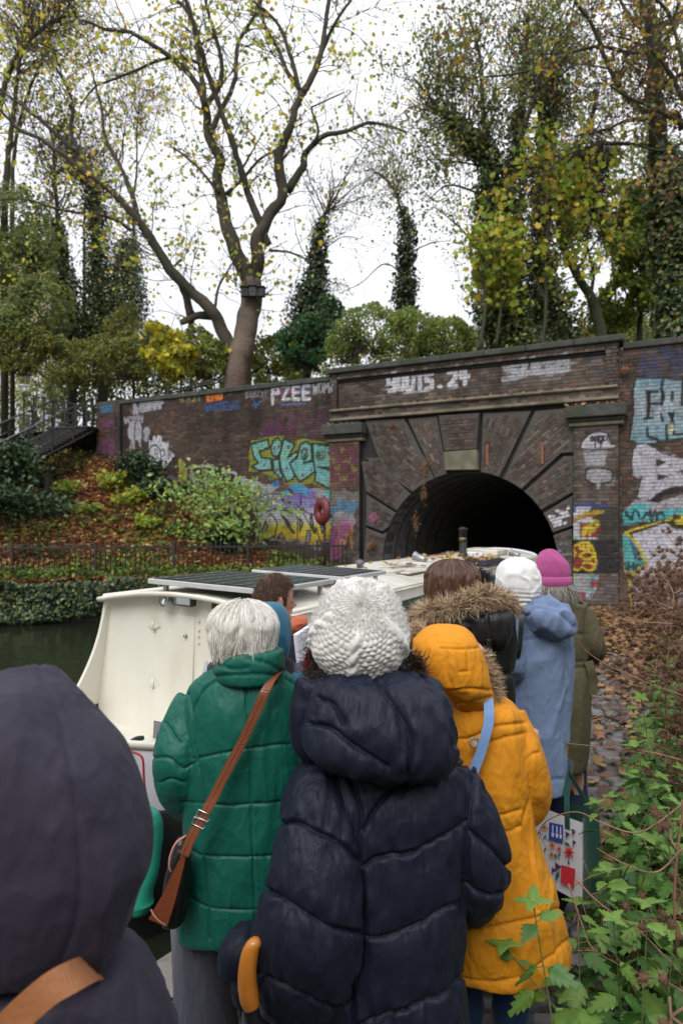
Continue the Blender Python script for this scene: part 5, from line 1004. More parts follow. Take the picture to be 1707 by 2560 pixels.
BROWNL = [(.1,.05,.03),(.13,.06,.035),(.2,.17,.03),(.1,.12,.03),(.25,.15,.03)]
def ivycol(t, pts, radii, Y, n, f, seed, pal=None, sz=.13, thick=.55):
    pal = pal or [(.035,.065,.025),(.055,.095,.03),(.075,.13,.035),(.02,.04,.018),(.12,.15,.035),(.22,.22,.04)]; rs = np.random.default_rng(seed); p3 = catmull(np.array([P(*f(*p), Y) for p in pts]), 10); rr = np.interp(np.linspace(0, 1, len(p3)), np.linspace(0, 1, len(radii)), radii); pr = rr*np.linalg.norm(np.gradient(p3, axis=0), axis=1); pr /= pr.sum()
    i = rs.choice(len(p3), n, p=pr); d = rs.normal(size=(n, 3)); d[:, 2] *= .35; d /= np.linalg.norm(d, axis=1, keepdims=True); lump = 1+.8*fbm(p3[i]*1.0+d*.8, 1.1, seed)
    C = p3[i]+d*(rr[i]*lump*rs.uniform(1-thick, 1.1, n))[:, None]; C += rs.normal(0, .09, (n, 3)); nr = d.copy(); nr[:, 2] += .5
    leaves('ivy', C, rs.uniform(sz*.6, sz*1.25, n), pal, rs, M_IVY, t, nrm=nr)
# right group
t = tree('ivy_clad_tree', 19.5, [([(770,1510),(760,1300),(745,1100),(735,850),(725,680),(620,570),(530,480)], .2, .09, 0), ([(745,1000),(800,800),(850,650),(865,450),(885,250),(900,60)], .13, .05, .5), ([(725,680),(700,450),(690,250),(640,60)], .1, .04, .2), ([(850,650),(900,500),(960,300),(1000,100)], .07, .03, -.5), ([(600,560),(480,430),(400,330)], .06, .02, 0), ([(710,720),(600,700),(480,690),(400,700)], .035, .012, 0), ([(700,840),(560,800),(470,860)], .04, .015, .2), ([(700,1100),(600,980),(500,900)], .04, .015, -.2)],
    'tall ivy clad tree with dense small leaved crown, left of the right hand group', DG, a2, 2, leafn=9, leafsz=.115, ntw=30, twl=1.5, kids=4, lobes=False, spread=.22, w=[.3,.22,.2,.12,.1,.06])
ivycol(t, [(850,1510),(800,1380),(760,1150),(740,900),(728,700),(620,570),(560,510)], [.95,.75,.42,.36,.3,.26,.18], 19.3, 15000, a2, 21)
ivycol(t, [(830,1400),(825,1100),(840,850),(855,650),(860,480)], [.5,.5,.35,.3,.15], 19.7, 5000, a2, 22)
t = tree('ivy_clad_tree', 20.5, [([(1010,1500),(985,1250),(960,1000),(960,720),(990,480),(1005,300),(1045,170)], .17, .06, 0), ([(970,900),(1060,700),(1150,560),(1200,400)], .1, .04, .3), ([(985,600),(930,450),(880,330)], .06, .03, 0), ([(1000,400),(1060,200),(1100,0)], .05, .03, 0)],
    'second ivy clad tree of the right hand group with a bushy ivy head', DG, a2, 3, leafn=7.5, leafsz=.1, ntw=30, twl=1.5, kids=4, lobes=False, spread=.22)
ivycol(t, [(1000,1500),(970,1300),(950,1000),(965,700),(995,450),(1025,260)], [1.0,.6,.3,.28,.28,.2], 20.4, 9000, a2, 23)
ivycol(t, [(1110,1000),(1120,850),(1130,720),(1180,680),(1230,700)], [.3,.75,.85,.55,.3], 20.5, 7500, a2, 24, [(.03,.04,.02),(.05,.06,.02),(.06,.04,.025),(.02,.035,.015)])
tree('maple_tree', 17.9, [([(960,1500),(975,1300),(970,1100),(990,950),(1010,800)], .05, .03, 0), ([(975,1300),(900,1150),(820,1080)], .03, .012, 0), ([(970,1150),(1060,1080),(1150,1020)], .03, .012, 0), ([(690,1510),(715,1300),(700,1180),(720,1050)], .06, .03, 0), ([(760,1500),(790,1250),(800,1100)], .04, .02, 0), ([(1000,1250),(1080,1200),(1180,1180)], .03, .012, 0)],
    'slender young maple with broad yellow green leaves just behind the portal parapet', [(.2,.24,.03),(.15,.2,.03),(.26,.27,.04),(.1,.15,.03),(.34,.25,.04)], a2, 4, leafn=5, leafsz=.19, ntw=40, twl=1.0, kids=3, spread=.2)
tree('leaning_tree', 19, [([(1210,1480),(1200,1380),(1165,1290),(1110,1190),(1050,1060),(1020,900),(990,760)], .17, .08, 0), ([(1165,1280),(1180,1180),(1150,1050),(1165,950)], .06, .03, 0), ([(1100,1180),(1180,1060),(1260,960)], .04, .02, .3)],
    'thin brown tree leaning left above the right end of the parapet', PLANE, a2, 5, leafn=3, leafsz=.13, ntw=22, twl=1.2)
t = tree('tall_tree', 17.5, [([(1530,1480),(1500,1200),(1480,900),(1462,600),(1450,350),(1440,150),(1400,-40)], .32, .16, 0), ([(1440,500),(1330,430),(1250,300),(1180,120),(1100,0)], .08, .04, -1), ([(1560,560),(1540,490),(1450,505),(1330,520),(1230,560),(1100,590)], .08, .02, -.5), ([(1420,630),(1300,620),(1180,630),(1050,680),(960,760)], .055, .018, -.5), ([(1440,400),(1520,340),(1600,300)], .06, .03, 0), ([(1480,150),(1380,230),(1200,200),(1050,240),(880,310),(740,330),(560,330)], .06, .015, -1), ([(1460,300),(1520,100),(1560,-20)], .08, .04, 0), ([(1440,180),(1330,60),(1280,-40)], .07, .03, 0)],
    'tall straight tree with ivy low on its trunk, at the right edge', [(.13,.15,.03),(.2,.19,.03),(.08,.1,.025),(.12,.06,.035),(.32,.2,.03)], a2, 6, leafn=3.6, leafsz=.13, ntw=24, twl=1.6, kids=3)
ivycol(t, [(1560,1490),(1540,1300),(1530,1100),(1510,900),(1500,720),(1480,640)], [.55,.5,.55,.55,.4,.2], 17.3, 11000, a2, 25)
tree('brown_leaved_tree', 16.5, [([(1640,1480),(1640,1000),(1620,600),(1580,400)], .2, .12, 0), ([(1600,560),(1450,470),(1330,420),(1210,340)], .07, .02, -.5), ([(1600,500),(1500,300),(1400,200),(1250,150)], .07, .02, -.5), ([(1600,600),(1480,650),(1350,620)], .05, .015, -.3), ([(1620,800),(1500,820),(1380,900)], .05, .015, -.3), ([(1590,450),(1560,250),(1500,50),(1420,-20)], .07, .03, -.3)],
    'tree beyond the right edge reaching in with brown and yellow leaved branches', BROWNL, a2, 7, leafn=3.6, leafsz=.12, ntw=20, twl=1.3)
for k, (pts, r, yy) in enumerate([([(1380,1480),(1385,1250),(1400,1000),(1420,700),(1430,500)], .1, 21), ([(1458,1480),(1450,1300),(1440,1100),(1450,900)], .07, 22), ([(1270,1440),(1275,1250),(1260,1100),(1290,950)], .06, 27)]):
    tree('slim_tree', yy, [(pts, r, r*.5, 0), ([pts[1], (pts[1][0]+60, pts[1][1]-130), (pts[1][0]+80, pts[1][1]-260)], r*.4, .01, .2), ([pts[2], (pts[2][0]-60, pts[2][1]-100), (pts[2][0]-120, pts[2][1]-160)], r*.4, .01, .2)], ['slim dark trunk standing behind the right wall coping', 'second slim trunk just left of the ivy clad right edge tree', 'thin pale bare tree seen through the gap above the portal corner'][k],
        [(.14,.18,.03),(.1,.14,.03),(.22,.2,.03)] if k < 2 else BROWNL, a2, 30+k, leafn=3 if k < 2 else 1, leafsz=.13, ntw=30, twl=1.3, kids=3)
# middle
t = tree('ivy_clad_tree', 22.5, [([(372,1400),(368,1200),(372,1050),(375,960),(340,880),(330,840),(270,760),(235,740)], .1, .02, 0), ([(375,960),(400,920),(440,900)], .03, .01, 0), ([(340,870),(300,800),(200,880)], .025, .01, 0), ([(370,1200),(280,1140),(180,1220),(80,1270)], .03, .01, 0), ([(370,1100),(480,1050),(560,1040)], .03, .01, 0), ([(330,850),(300,700),(310,600)], .02, .008, 0), ([(375,1000),(380,900),(370,760)], .02, .008, 0)],
    'narrow ivy column of a tree standing in the gap left of the tunnel crown', DG, a2, 8, leafn=1.6, leafsz=.1, ntw=20, twl=1.3, kids=3, lobes=False)
ivycol(t, [(375,1420),(370,1300),(368,1150),(375,1020),(370,950),(345,890)], [.4,.34,.3,.24,.16,.06], 22.4, 3400, a2, 26, ivypal+[(.12,.14,.03)])
t = tree('ivy_clad_tree', 24.0, [([(1400,1640),(1420,1450),(1440,1250),(1452,1120),(1470,1000),(1500,950)], .14, .06, 0), ([(1480,980),(1540,880),(1600,760),(1680,640)], .045, .012, 0), ([(1470,1010),(1420,900),(1380,800)], .03, .01, 0), ([(1490,960),(1520,850),(1500,700)], .03, .01, 0), ([(1500,960),(1620,850),(1740,800)], .03, .01, 0), ([(1440,1250),(1360,1100),(1340,980)], .025, .01, 0), ([(1460,1150),(1560,1080),(1650,1090)], .025, .01, 0)],
    'ivy clad tree right of the big plane trunk with bare twiggy top', DG, a1, 9, leafn=1.4, leafsz=.12, ntw=20, twl=1.7, kids=3, lobes=False)
ivycol(t, [(1410,1560),(1420,1400),(1440,1250),(1455,1100),(1470,1000)], [.9,.65,.38,.25,.1], 23.9, 6500, a1, 27, ivypal+[(.06,.09,.025)])
# left
t = tree('ivy_clad_tree', 27, [([(330,1640),(300,1400),(280,1200),(265,1000),(250,800),(245,640)], .16, .05, 0), ([(280,1150),(200,1000),(120,880)], .05, .02, 0), ([(265,1000),(330,850),(380,700)], .04, .02, 0), ([(250,800),(180,650),(130,500)], .04, .02, 0)],
    'ivy clad trunk at the left beside the beige building', DG, a1, 10, leafn=3.6, leafsz=.14, ntw=24, twl=1.8, kids=3)
ivycol(t, [(320,1600),(300,1400),(280,1200),(262,1000)], [.85,.6,.45,.2], 26.9, 8000, a1, 28)
t = tree('ivy_clad_tree', 28, [([(470,1640),(450,1350),(440,1100),(432,900),(420,820)], .2, .1, 0), ([(560,1400),(590,1200),(600,1100)], .1, .05, 0), ([(440,1000),(380,850),(330,700)], .05, .02, 0)],
    'broad ivy clad tree mass left of the long low plane limb', DG, a1, 11, leafn=3.6, leafsz=.14, ntw=24, twl=1.8, kids=3)
ivycol(t, [(470,1620),(450,1400),(440,1200),(435,1000),(430,860)], [1.3,.8,.5,.4,.3], 27.9, 9000, a1, 29); ivycol(t, [(560,1600),(560,1400),(575,1250),(590,1100)], [1.3,1.0,.75,.35], 27.6, 9000, a1, 30)
for k, (pts, r, yy, ln) in enumerate([([(25,900),(40,700),(60,550),(85,330),(110,150),(140,0)], .09, 26, 7), ([(60,760),(80,600),(130,420),(180,300),(230,150),(290,0)], .06, 27, 6), ([(385,1200),(385,1000),(395,850),(390,700)], .05, 30, 4), ([(610,900),(625,760),(625,600),(640,450)], .04, 29, 4), ([(-40,700),(20,400),(80,250),(200,120),(330,60)], .08, 24, 3)]):
    tree('slim_tree', yy, [(pts, r*1.4, r*.5, 0), ([pts[2], (pts[2][0]-60, pts[2][1]-130), (pts[2][0]-100, pts[2][1]-260)], r*.5, .015, .2), ([pts[1], (pts[1][0]+60, pts[1][1]-130), (pts[1][0]+100, pts[1][1]-280)], r*.5, .015, .2)],
        ['straight slim trunk near the left edge, left of a thinner one', 'thinner slim trunk leaning right near the left edge', 'thin pole like trunk between the two left ivy clad trees', 'faint thin tree behind the long plane limb', 'branch of a tree beyond the left edge crossing the top left corner'][k], PLANE, a1, 40+k, leafn=ln*.36, leafsz=.14, ntw=26, twl=1.9, kids=3)
def bush(name, parts, label, pal, f, seed, sz=.13, cat='bush', m=None, lobes=False, w=None, up=.5):
    rs = np.random.default_rng(seed); C = []; mbs = MB(); p0 = P(*f(parts[0][0], parts[0][1]), parts[0][4]); t = thing(name, (p0[0], p0[1], 5.2), label, cat)
    for (x, y, rx, ry, Y, n) in parts:
        c = P(*f(x, y), Y); k = 1.8233 if f is a1 else 1.7288; rx_, ry_ = rx/k/F*Y, ry/k/F*Y; d = rs.normal(size=(n, 3)); d /= np.linalg.norm(d, axis=1, keepdims=True); rr = rs.uniform(.35, 1.08, n)[:, None]**.6
        q = c+d*rr*np.array([rx_, rx_*.8, ry_]); q += .3*np.stack([fbm(q, .8, seed+a, 2) for a in range(3)], -1); keep = fbm(q, 1.1, seed+7)+rs.uniform(-.2, .2, n) > -.16; C.append(q[keep])
        for j in range(14):
            b = np.array([c[0]+rs.normal(0, rx_*.3), c[1], c[2]-ry_*1.0]); e = c+rs.normal(0, .5, 3)*np.array([rx_, rx_*.6, ry_]); mbs.tube(catmull([b, (b+e)/2+rs.normal(0, .15, 3), e], 4), np.linspace(.03, .006, 9), 4, cap=False)
    C = np.concatenate(C); mbs.build('stems', M_BARKT, t); leaves('foliage', C, rs.uniform(sz*.55, sz*1.2, len(C)), pal, rs, m, t, up=up, lobes=lobes, w=w); return t
OL = [(.09,.1,.035),(.12,.12,.035),(.07,.08,.03),(.06,.09,.03),(.2,.18,.03)]; SAGE = [(.13,.17,.08),(.1,.14,.06),(.16,.19,.08),(.08,.11,.045),(.2,.2,.05)]
bush('tree_foliage', [(60,1250,190,210,25,7000),(60,1000,170,160,25.5,4000),(170,1400,150,160,24.5,4500),(40,1500,150,120,24,4000),(150,1120,120,120,25,2500)], 'soft grey green leafy tree filling the left edge before the building', SAGE+OL[:2], a1, 50, .15, 'tree')
bush('olive_bush', [(120,1600,160,110,24,5000),(300,1640,150,110,24.2,5000),(470,1640,150,120,24,5000),(620,1600,120,130,23.7,4000),(560,1480,80,90,25,1600)], 'long olive brown thicket behind the staircase and wall top', OL, a1, 51, .12)
bush('yellow_bush', [(740,1570,90,80,23,1400),(800,1640,110,80,22.9,1600),(680,1530,50,50,23.2,500)], 'bush with bright yellow maple leaves left of the plane trunk', [(.4,.32,.03),(.3,.27,.03),(.2,.2,.03),(.12,.13,.03)], a1, 52, .19, lobes=True)
bush('dark_green_bush', [(950,1640,100,90,23.5,2200),(1230,1620,120,80,24.6,2600),(880,1560,60,80,24.5,800)], 'green bushes either side of the plane trunk base', GREEN+OL, a1, 53, .15)
bush('holly_bush', [(1400,1560,150,130,22.6,6500),(1500,1450,70,90,22.8,1500)], 'dark blue green holly like bush left of the parapet end', [(.02,.06,.03),(.03,.08,.04),(.015,.04,.02),(.05,.1,.03),(.2,.2,.03)], a1, 54, .14, w=[.3,.25,.25,.12,.08])
bush('privet_bush', [(230,1420,150,110,21,5000),(400,1440,160,100,20.6,6000),(560,1450,130,90,20,5000),(120,1480,90,90,21.3,2500)], 'fine leaved pale green bush above the left half of the parapet', [(.1,.15,.05),(.14,.18,.06),(.08,.12,.04),(.2,.2,.04)], a2, 55, .1)
bush('green_tree', [(1330,950,130,130,21,4000),(1380,1150,120,140,20.5,4000),(1320,1300,100,100,21,2000),(1480,1250,80,160,20,2500),(1250,1400,90,60,22,1500)], 'bright green leafy young tree left of the ivy clad right edge tree', [(.13,.18,.03),(.09,.13,.03),(.2,.22,.03),(.07,.1,.03)], a2, 56, .15, 'tree', lobes=True)
bush('brown_twig_bush', [(1280,1370,90,60,24,900),(1180,1380,60,60,24,600)], 'brownish bare twiggy bush behind the parapet corner', BROWNL, a2, 57, .12)
rs_ = np.random.default_rng(70); prt = []
for px in range(-60, 1800, 75):
    yb = np.interp(px, [0, 250, 850, 1570, 1707], [1010, 990, 925, 835, 845]); h_ = np.interp(px, [0, 200, 430, 520, 640, 860, 1100, 1300, 1500, 1700], [190, 150, 110, 60, 80, 100, 70, 90, 60, 90])*rs_.uniform(.8, 1.2); prt.append((px*1.8233, (yb-h_*.25)*1.8233, 110, h_*1.8233*.75, rs_.uniform(29, 36), 1500))
for q in range(0, len(prt), 6): bush('background_shrubbery', prt[q:q+6], ['soft green shrubbery far behind the staircase', 'olive shrubbery seen behind the plane tree trunk', 'distant green shrubbery behind the left parapet', 'distant shrubbery behind the right parapet', 'distant shrubbery beyond the right wall'][q//6], SAGE+OL, a1, 80+q, .2)
# far buildings
M_BEIGE = mat('beige_render', (.5,.4,.26), .9, var=.1, vscale=1); M_WHR = mat('white_render', (.6,.6,.62), .9); M_WIN = mat('window_glass_dark', (.03,.035,.04), .1); M_TILE = mat('red_brick_far', (.25,.1,.06), .9, var=.2)
def house(c, w, d, h, mm, label, rows, cols, rot=0., cat='building', roof=None):
    t = thing('building', c, label, cat); c = np.array(c, float); Rz = rotz(rot); m1 = MB(); m1.box(c+np.array([0, 0, h/2]), (w, d, h), Rz); m1.build('wall', mm, t, sm=False)
    for r in range(rows):
        for k in range(cols):
            x = -w/2+w*(k+.5)/cols; z = h*(r+.55)/rows; q = c+Rz@np.array([x, -d/2-.02, z]); f_ = MB(); f_.box(q, (w/cols*.42, .12, h/rows*.55), Rz); fr = f_.build('window', M_WHR, t, sm=False); g = MB(); g.box(q+Rz@np.array([0, -.04, 0]), (w/cols*.36, .08, h/rows*.48), Rz); g.build('pane', M_WIN, fr, sm=False)
    m1 = MB(); m1.bbox(c+np.array([0, 0, h+.15]), (w+.5, d+.5, .3), .05, Rz); m1.build('roof', roof or M_CAPST, t, sm=False); return t
c = P(100, 900, 60); house((c[0]-3.2, 60, 5.5), 8, 9, 18.5, M_BEIGE, 'beige block of flats seen through the leaves at the left', 6, 4, .2)
c = P(70, 1000, 45); house((c[0]-1, 45, 6), 5.5, 6, 7.2, M_WHR, 'small white building glimpsed low behind the staircase', 2, 3, .1)
c = P(1530, 900, 70); house((c[0], 70, 6), 14, 8, 14.6, M_TILE, 'distant red brick house behind trees above the right parapet corner', 3, 6, -.2)
for px, yy, Y, lab in ((478, 820, 30, 'old street lamp standing left of the plane tree trunk'),):
    c = P(px, yy, Y); t = thing('street_lamp', (c[0], c[1], 5.3), lab, 'street lamp'); MB().tube([(c[0], c[1], 5.3), (c[0], c[1], c[2])], [.06, .035], 8).build('post', M_IRON, t)
    MB().lathe(c, [(.04, 0), (.12, .08), (.17, .38), (.19, .4), (.1, .52), (.03, .56), (0, .62)], 8).build('lantern', M_PLAST, t); MB().tube([c+np.array([-.28, 0, -.08]), c+np.array([.28, 0, -.08])], .02, 6).build('ladder_bar', M_IRON, t)
# ================================================================ people
def cv(x0, y0, k): return lambda X, Y: (x0+X/k, y0+Y/k)
gG, gN, gY, gB, gH = cv(340,1460,2.138), cv(580,1400,2.0278), cv(1000,1500,2.218), cv(1000,1360,2.904), cv(380,1370,2.613)
gL = cv(0,1350,1.8233); gM = cv(0,1960,1.8233)
def rows(mb, f, Y, rw, hd, seg=48, ex=2.4, bz=0., yoff=None, n=5):
    """loft from silhouette rows (py, xl, xr); hd half depth (number or list), bz lifts the back"""
    R_ = np.array([[*f(a[1], a[0]), f(a[2], a[0])[0]] for a in rw], float)    # xl, y, xr
    hd = np.broadcast_to(np.asarray(hd, float), (len(R_),)); yo = np.zeros(len(R_)) if yoff is None else np.asarray(yoff, float)
    D = catmull(np.concatenate([R_, hd[:, None], yo[:, None]], 1), n); a = np.linspace(0, 2*np.pi, seg, endpoint=False); ca, sa = np.cos(a), np.sin(a)
    cx = np.sign(ca)*np.abs(ca)**(2/ex); cy = np.sign(sa)*np.abs(sa)**(2/ex); Rg = []
    for xl, y, xr, h, yo_ in D:
        Yc = Y+yo_; c = P((xl+xr)/2, y, Yc); w = abs(xr-xl)/2/F*Yc; Rg.append(np.stack([c[0]+w*cx, c[1]+h*cy, c[2]+bz*np.maximum(0, -cy)], -1))
    mb.rings(np.array(Rg)); return mb
def limb(mb, f, pts, seg=20, n=6, flat=None):
    """pts (X, Y, depth, radius m)"""
    p = np.array([[*P(*f(a[0], a[1]), a[2]), a[3]] for a in pts]); p = catmull(p, n); mb.tube(p[:, :3], p[:, 3], seg, flat=flat); return mb
def ell(mb, c, r, seg=24, rot=None):
    pr = [(math.sin(t), -math.cos(t)) for t in np.linspace(.02, math.pi-.02, seg//2)]; a = np.linspace(0, 2*np.pi, seg, endpoint=False)
    Rg = [np.stack([q[0]*np.cos(a)*r[0], q[0]*np.sin(a)*r[1], np.full(seg, q[1]*r[2])], -1) for q in pr]
    Rg = [v@np.array(rot).T for v in Rg] if rot is not None else Rg; mb.rings(np.array(Rg)+np.array(c)); return mb
def fuse(mb, voxel, smooth_=4):
    V, Fs, _ = mb.arrays(); me = mesh('tmp', V, Fs); o = bpy.data.objects.new('tmp', me); COL.objects.link(o)
    m = o.modifiers.new('r', 'REMESH'); m.mode = 'VOXEL'; m.voxel_size = voxel
    if smooth_: s = o.modifiers.new('s', 'SMOOTH'); s.iterations = smooth_; s.factor = .5
    dg = bpy.context.evaluated_depsgraph_get(); dg.update(); e = o.evaluated_get(dg); m2 = e.to_mesh()
    n = len(m2.vertices); V = np.empty(n*3, np.float32); m2.vertices.foreach_get('co', V); Nn = np.empty(n*3, np.float32); m2.vertices.foreach_get('normal', Nn)
    lt = np.empty(len(m2.polygons), np.int32); m2.polygons.foreach_get('loop_total', lt); li = np.empty(len(m2.loops), np.int32); m2.loops.foreach_get('vertex_index', li)
    st_ = np.concatenate([[0], np.cumsum(lt)[:-1]]); Q = li[st_[lt == 4][:, None]+np.arange(4)]; T = li[st_[lt == 3][:, None]+np.arange(3)]
    e.to_mesh_clear(); bpy.data.objects.remove(o); bpy.data.meshes.remove(me); return V.reshape(-1, 3).astype(float), Nn.reshape(-1, 3).astype(float), [x for x in (Q, T) if len(x)]
def segdist(x, y, poly, cm=True):
    p = np.array(poly, float); p = catmull(p, 5) if (cm and len(p) > 2) else p; D = np.full(x.shape, 1e9)
    for k in range(len(p)-1):
        a, b = p[k], p[k+1]; ab = b-a; t = np.clip(((x-a[0])*ab[0]+(y-a[1])*ab[1])/(ab@ab+1e-9), 0, 1); D = np.minimum(D, np.hypot(x-a[0]-t*ab[0], y-a[1]-t*ab[1]))
    return D
def garment(name, parent, mb, voxel, m, f=None, seams=(), dep=.008, w=.006, puff=.01, L=.045, fold=.0, fs=9., fdir=(1, 1, .35), sm=5, extra=None, gather=0., seed=0, fine=0.):
    V, N, Fs = fuse(mb, voxel, sm); px, py = proj(V); Y = V[:, 1]; d = np.zeros(len(V))
    if seams:
        D = np.full(len(V), 1e9)
        for s in seams: D = np.minimum(D, segdist(px, py, [f(*p) for p in s]))
        D = D/F*Y; d += puff*(1-np.exp(-D/L)) - dep*np.exp(-(D/w)**2)
        if gather:      # small gathers running away from the stitch lines
            g = gnoise(V*np.array([1, 1, .45]), 34, seed+3); g = g+.7*gnoise(V*np.array([1, 1, .3]), 17, seed+4); d += gather*g*np.exp(-D/.05)*(1-np.exp(-(D/.007)**2))
    if fold:
        q = V*np.array(fdir); q = q+.03*np.stack([gnoise(V, 5, seed+k) for k in range(3)], -1); r = 1-np.abs(gnoise(q, fs, seed+11))*2; d += fold*(r**3*.9+.7*gnoise(q, fs*.5, seed+5))
    if fine: d += fine*(1-np.abs(gnoise(V*np.array([1, 1, .5])+.02*gnoise(V, 9, seed)[:, None], 26, seed+2))*2)**3
    if extra is not None: d += extra(V, N, px, py)
    return obj(name, V+N*d[:, None], Fs, m, parent, True)
def person(loc, label, group='people queuing on the towpath'): return thing('person', loc, label, 'person', group)
M_SKIN = mat('skin', (.48,.27,.2), .5, var=.08, vscale=20, bump=.15, bscale=200)
def body(parent, X, Y, h, hy=None, head_off=(0, 0), voxel=.011, face=0., stance=.09, lean=0., arms=None, hr=.075, profile=False):
    """one continuous figure: legs, trunk, arms, neck and head. h = height of the crown; face = turn of the head (0 looks away from the camera)"""
    mb = MB(); k = h/1.68; z = lambda v: v*k
    for s in (-1, 1):
        x = X+s*stance
        mb.tube(catmull([(x, Y-.02, .05), (x, Y-.01, z(.28)), (x, Y+.01, z(.48)), (X+s*.085, Y, z(.8)), (X+s*.06, Y, z(.92))], 5), np.interp(np.linspace(0, 1, 21), [0, .25, .5, .8, 1], [.038, .05, .053, .078, .085]), 14)
        mb.tube(catmull([(x, Y-.05, .045), (x, Y+.02, .05), (x+s*.012, Y+.13, .032), (x+s*.012, Y+.18, .028)], 4), np.interp(np.linspace(0, 1, 13), [0, .3, .8, 1], [.034, .04, .034, .02]), 12)
        if arms is None or arms.get(s) is None: A = [(X+s*.125, Y+lean*.8, z(1.32)), (X+s*.15, Y+.0, z(1.12)), (X+s*.12, Y+.07, z(1.02)), (X+s*.06, Y+.07, z(.98))]
        else: A = arms[s]
        A = [np.array(a, float) for a in A]; p = catmull(A, 5); mb.tube(p, np.interp(np.linspace(0, 1, len(p)), [0, .4, .8, 1], [.045, .04, .03, .024]), 12)
        # hand: palm, four fingers and a thumb
        d = A[-1]-A[-2]; d /= np.linalg.norm(d); sd_ = np.cross(d, [0, 0, 1.]); sd_ /= np.linalg.norm(sd_)+1e-9; up_ = np.cross(sd_, d); w0 = A[-1]
        mb.tube([w0, w0+d*.04, w0+d*.085], [.022, .03, .027], 12, flat=.55)
        for q in range(4):
            o = sd_*(-.027+.018*q); ln = (.062, .072, .068, .052)[q]; b0 = w0+d*.078+o; mb.tube([b0-d*.02, b0+d*ln*.45-up_*.006, b0+d*ln*.8-up_*.02, b0+d*ln*.95-up_*.034], [.0085, .0085, .008, .006], 8)
        b0 = w0+d*.03-sd_*.026; mb.tube([b0, b0+d*.025-sd_*.016, b0+d*.052-sd_*.02-up_*.008], [.011, .01, .0075], 8)
    Rg = []; a = np.linspace(0, 2*np.pi, 24, endpoint=False)
    for zz, rx, ry, yo in ((.86, .13, .09, 0), (.95, .155, .105, 0), (1.08, .125, .09, .0), (1.25, .155, .1, lean*.6), (1.36, .16, .085, lean*.85), (1.41, .09, .065, lean), (1.44, .05, .05, lean)):
        Rg.append(np.stack([X+rx*k*np.cos(a), Y+yo+ry*k*np.sin(a), np.full(24, z(zz))], -1))
    mb.rings(np.array(Rg)); hx, hyy = head_off; hc = np.array([X+hx, Y+lean+hyy, h-.125]); mb.tube([(X, Y+lean, z(1.38)), (X+hx*.5, Y+lean+hyy*.5, z(1.46)), hc+np.array([0, 0, -.03])], [.062, .052, .055], 14)
    ell(mb, hc+np.array([0, 0, .01]), (hr, hr*1.25, .112), rot=rotz(-face)); fd = np.array([math.sin(face), math.cos(face), 0]); sdv = np.array([math.cos(face), -math.sin(face), 0])
    ell(mb, hc+fd*.03+np.array([0, 0, -.055]), (.052, .055, .06))                              # jaw
    ell(mb, hc+fd*.082+np.array([0, 0, -.098]), (.02, .018, .017))                                # chin
    mb.tube([hc+fd*.082+np.array([0, 0, .012]), hc+fd*.1+np.array([0, 0, -.015]), hc+fd*.115+np.array([0, 0, -.034]), hc+fd*.09+np.array([0, 0, -.045])], [.008, .01, .013, .01], 10)   # nose
    mb.tube([hc+fd*.078+sdv*.035+np.array([0, 0, .03]), hc+fd*.092+np.array([0, 0, .026]), hc+fd*.078-sdv*.035+np.array([0, 0, .03])], [.008, .011, .008], 8)
    mb.tube([hc+fd*.08-sdv*.02+np.array([0, 0, -.066]), hc+fd*.094+np.array([0, 0, -.064]), hc+fd*.08+sdv*.02+np.array([0, 0, -.066])], [.006, .009, .006], 8)
    for s in (-1, 1): ell(mb, hc+sdv*s*(hr+.004)+np.array([0, 0, -.008])-fd*.01, (.012, .018, .032), 14, rotz(-face))
    V, N, Fs = fuse(mb, voxel, 2); return obj('body', V, Fs, M_SKIN, parent, True), hc
def ribbon(mb, pts, w, side, t=.003):
    mb.flat_shaded = True
    pts = np.asarray(pts, float); n = len(pts); w = np.broadcast_to(w, (n,)); tg = np.gradient(pts, axis=0); tg /= np.linalg.norm(tg, axis=1, keepdims=True)+1e-9
    sd_ = np.asarray(side, float); sd_ = np.broadcast_to(sd_, (n, 3)); sd_ = sd_-tg*(sd_*tg).sum(1, keepdims=True); sd_ /= np.linalg.norm(sd_, axis=1, keepdims=True)+1e-9; nn = np.cross(tg, sd_)
    R4 = np.stack([pts-sd_*w[:, None]/2-nn*t/2, pts+sd_*w[:, None]/2-nn*t/2, pts+sd_*w[:, None]/2+nn*t/2, pts-sd_*w[:, None]/2+nn*t/2], 1); mb.rings(R4); return mb
def strands(base, dirs, length, width, rs, pal, name, m, parent, curl=.0, grav=0., segs=5, target=None, jit=.25):
    """thin three-sided tapered locks; base (n,3), dirs (n,3)"""
    n = len(base); length = np.broadcast_to(length, (n,)); d = dirs/np.linalg.norm(dirs, axis=1, keepdims=True); pts = [base]; cw = rs.normal(0, 1, (n, 3))
    for k in range(segs):
        d = d+cw*curl/segs+np.array([0, 0, -grav/segs])+rs.normal(0, .05, (n, 3)); d /= np.linalg.norm(d, axis=1, keepdims=True); pts.append(pts[-1]+d*(length/segs)[:, None])
    Pp = np.stack(pts, 1); return locks(Pp, width, rs, pal, name, m, parent, jit)
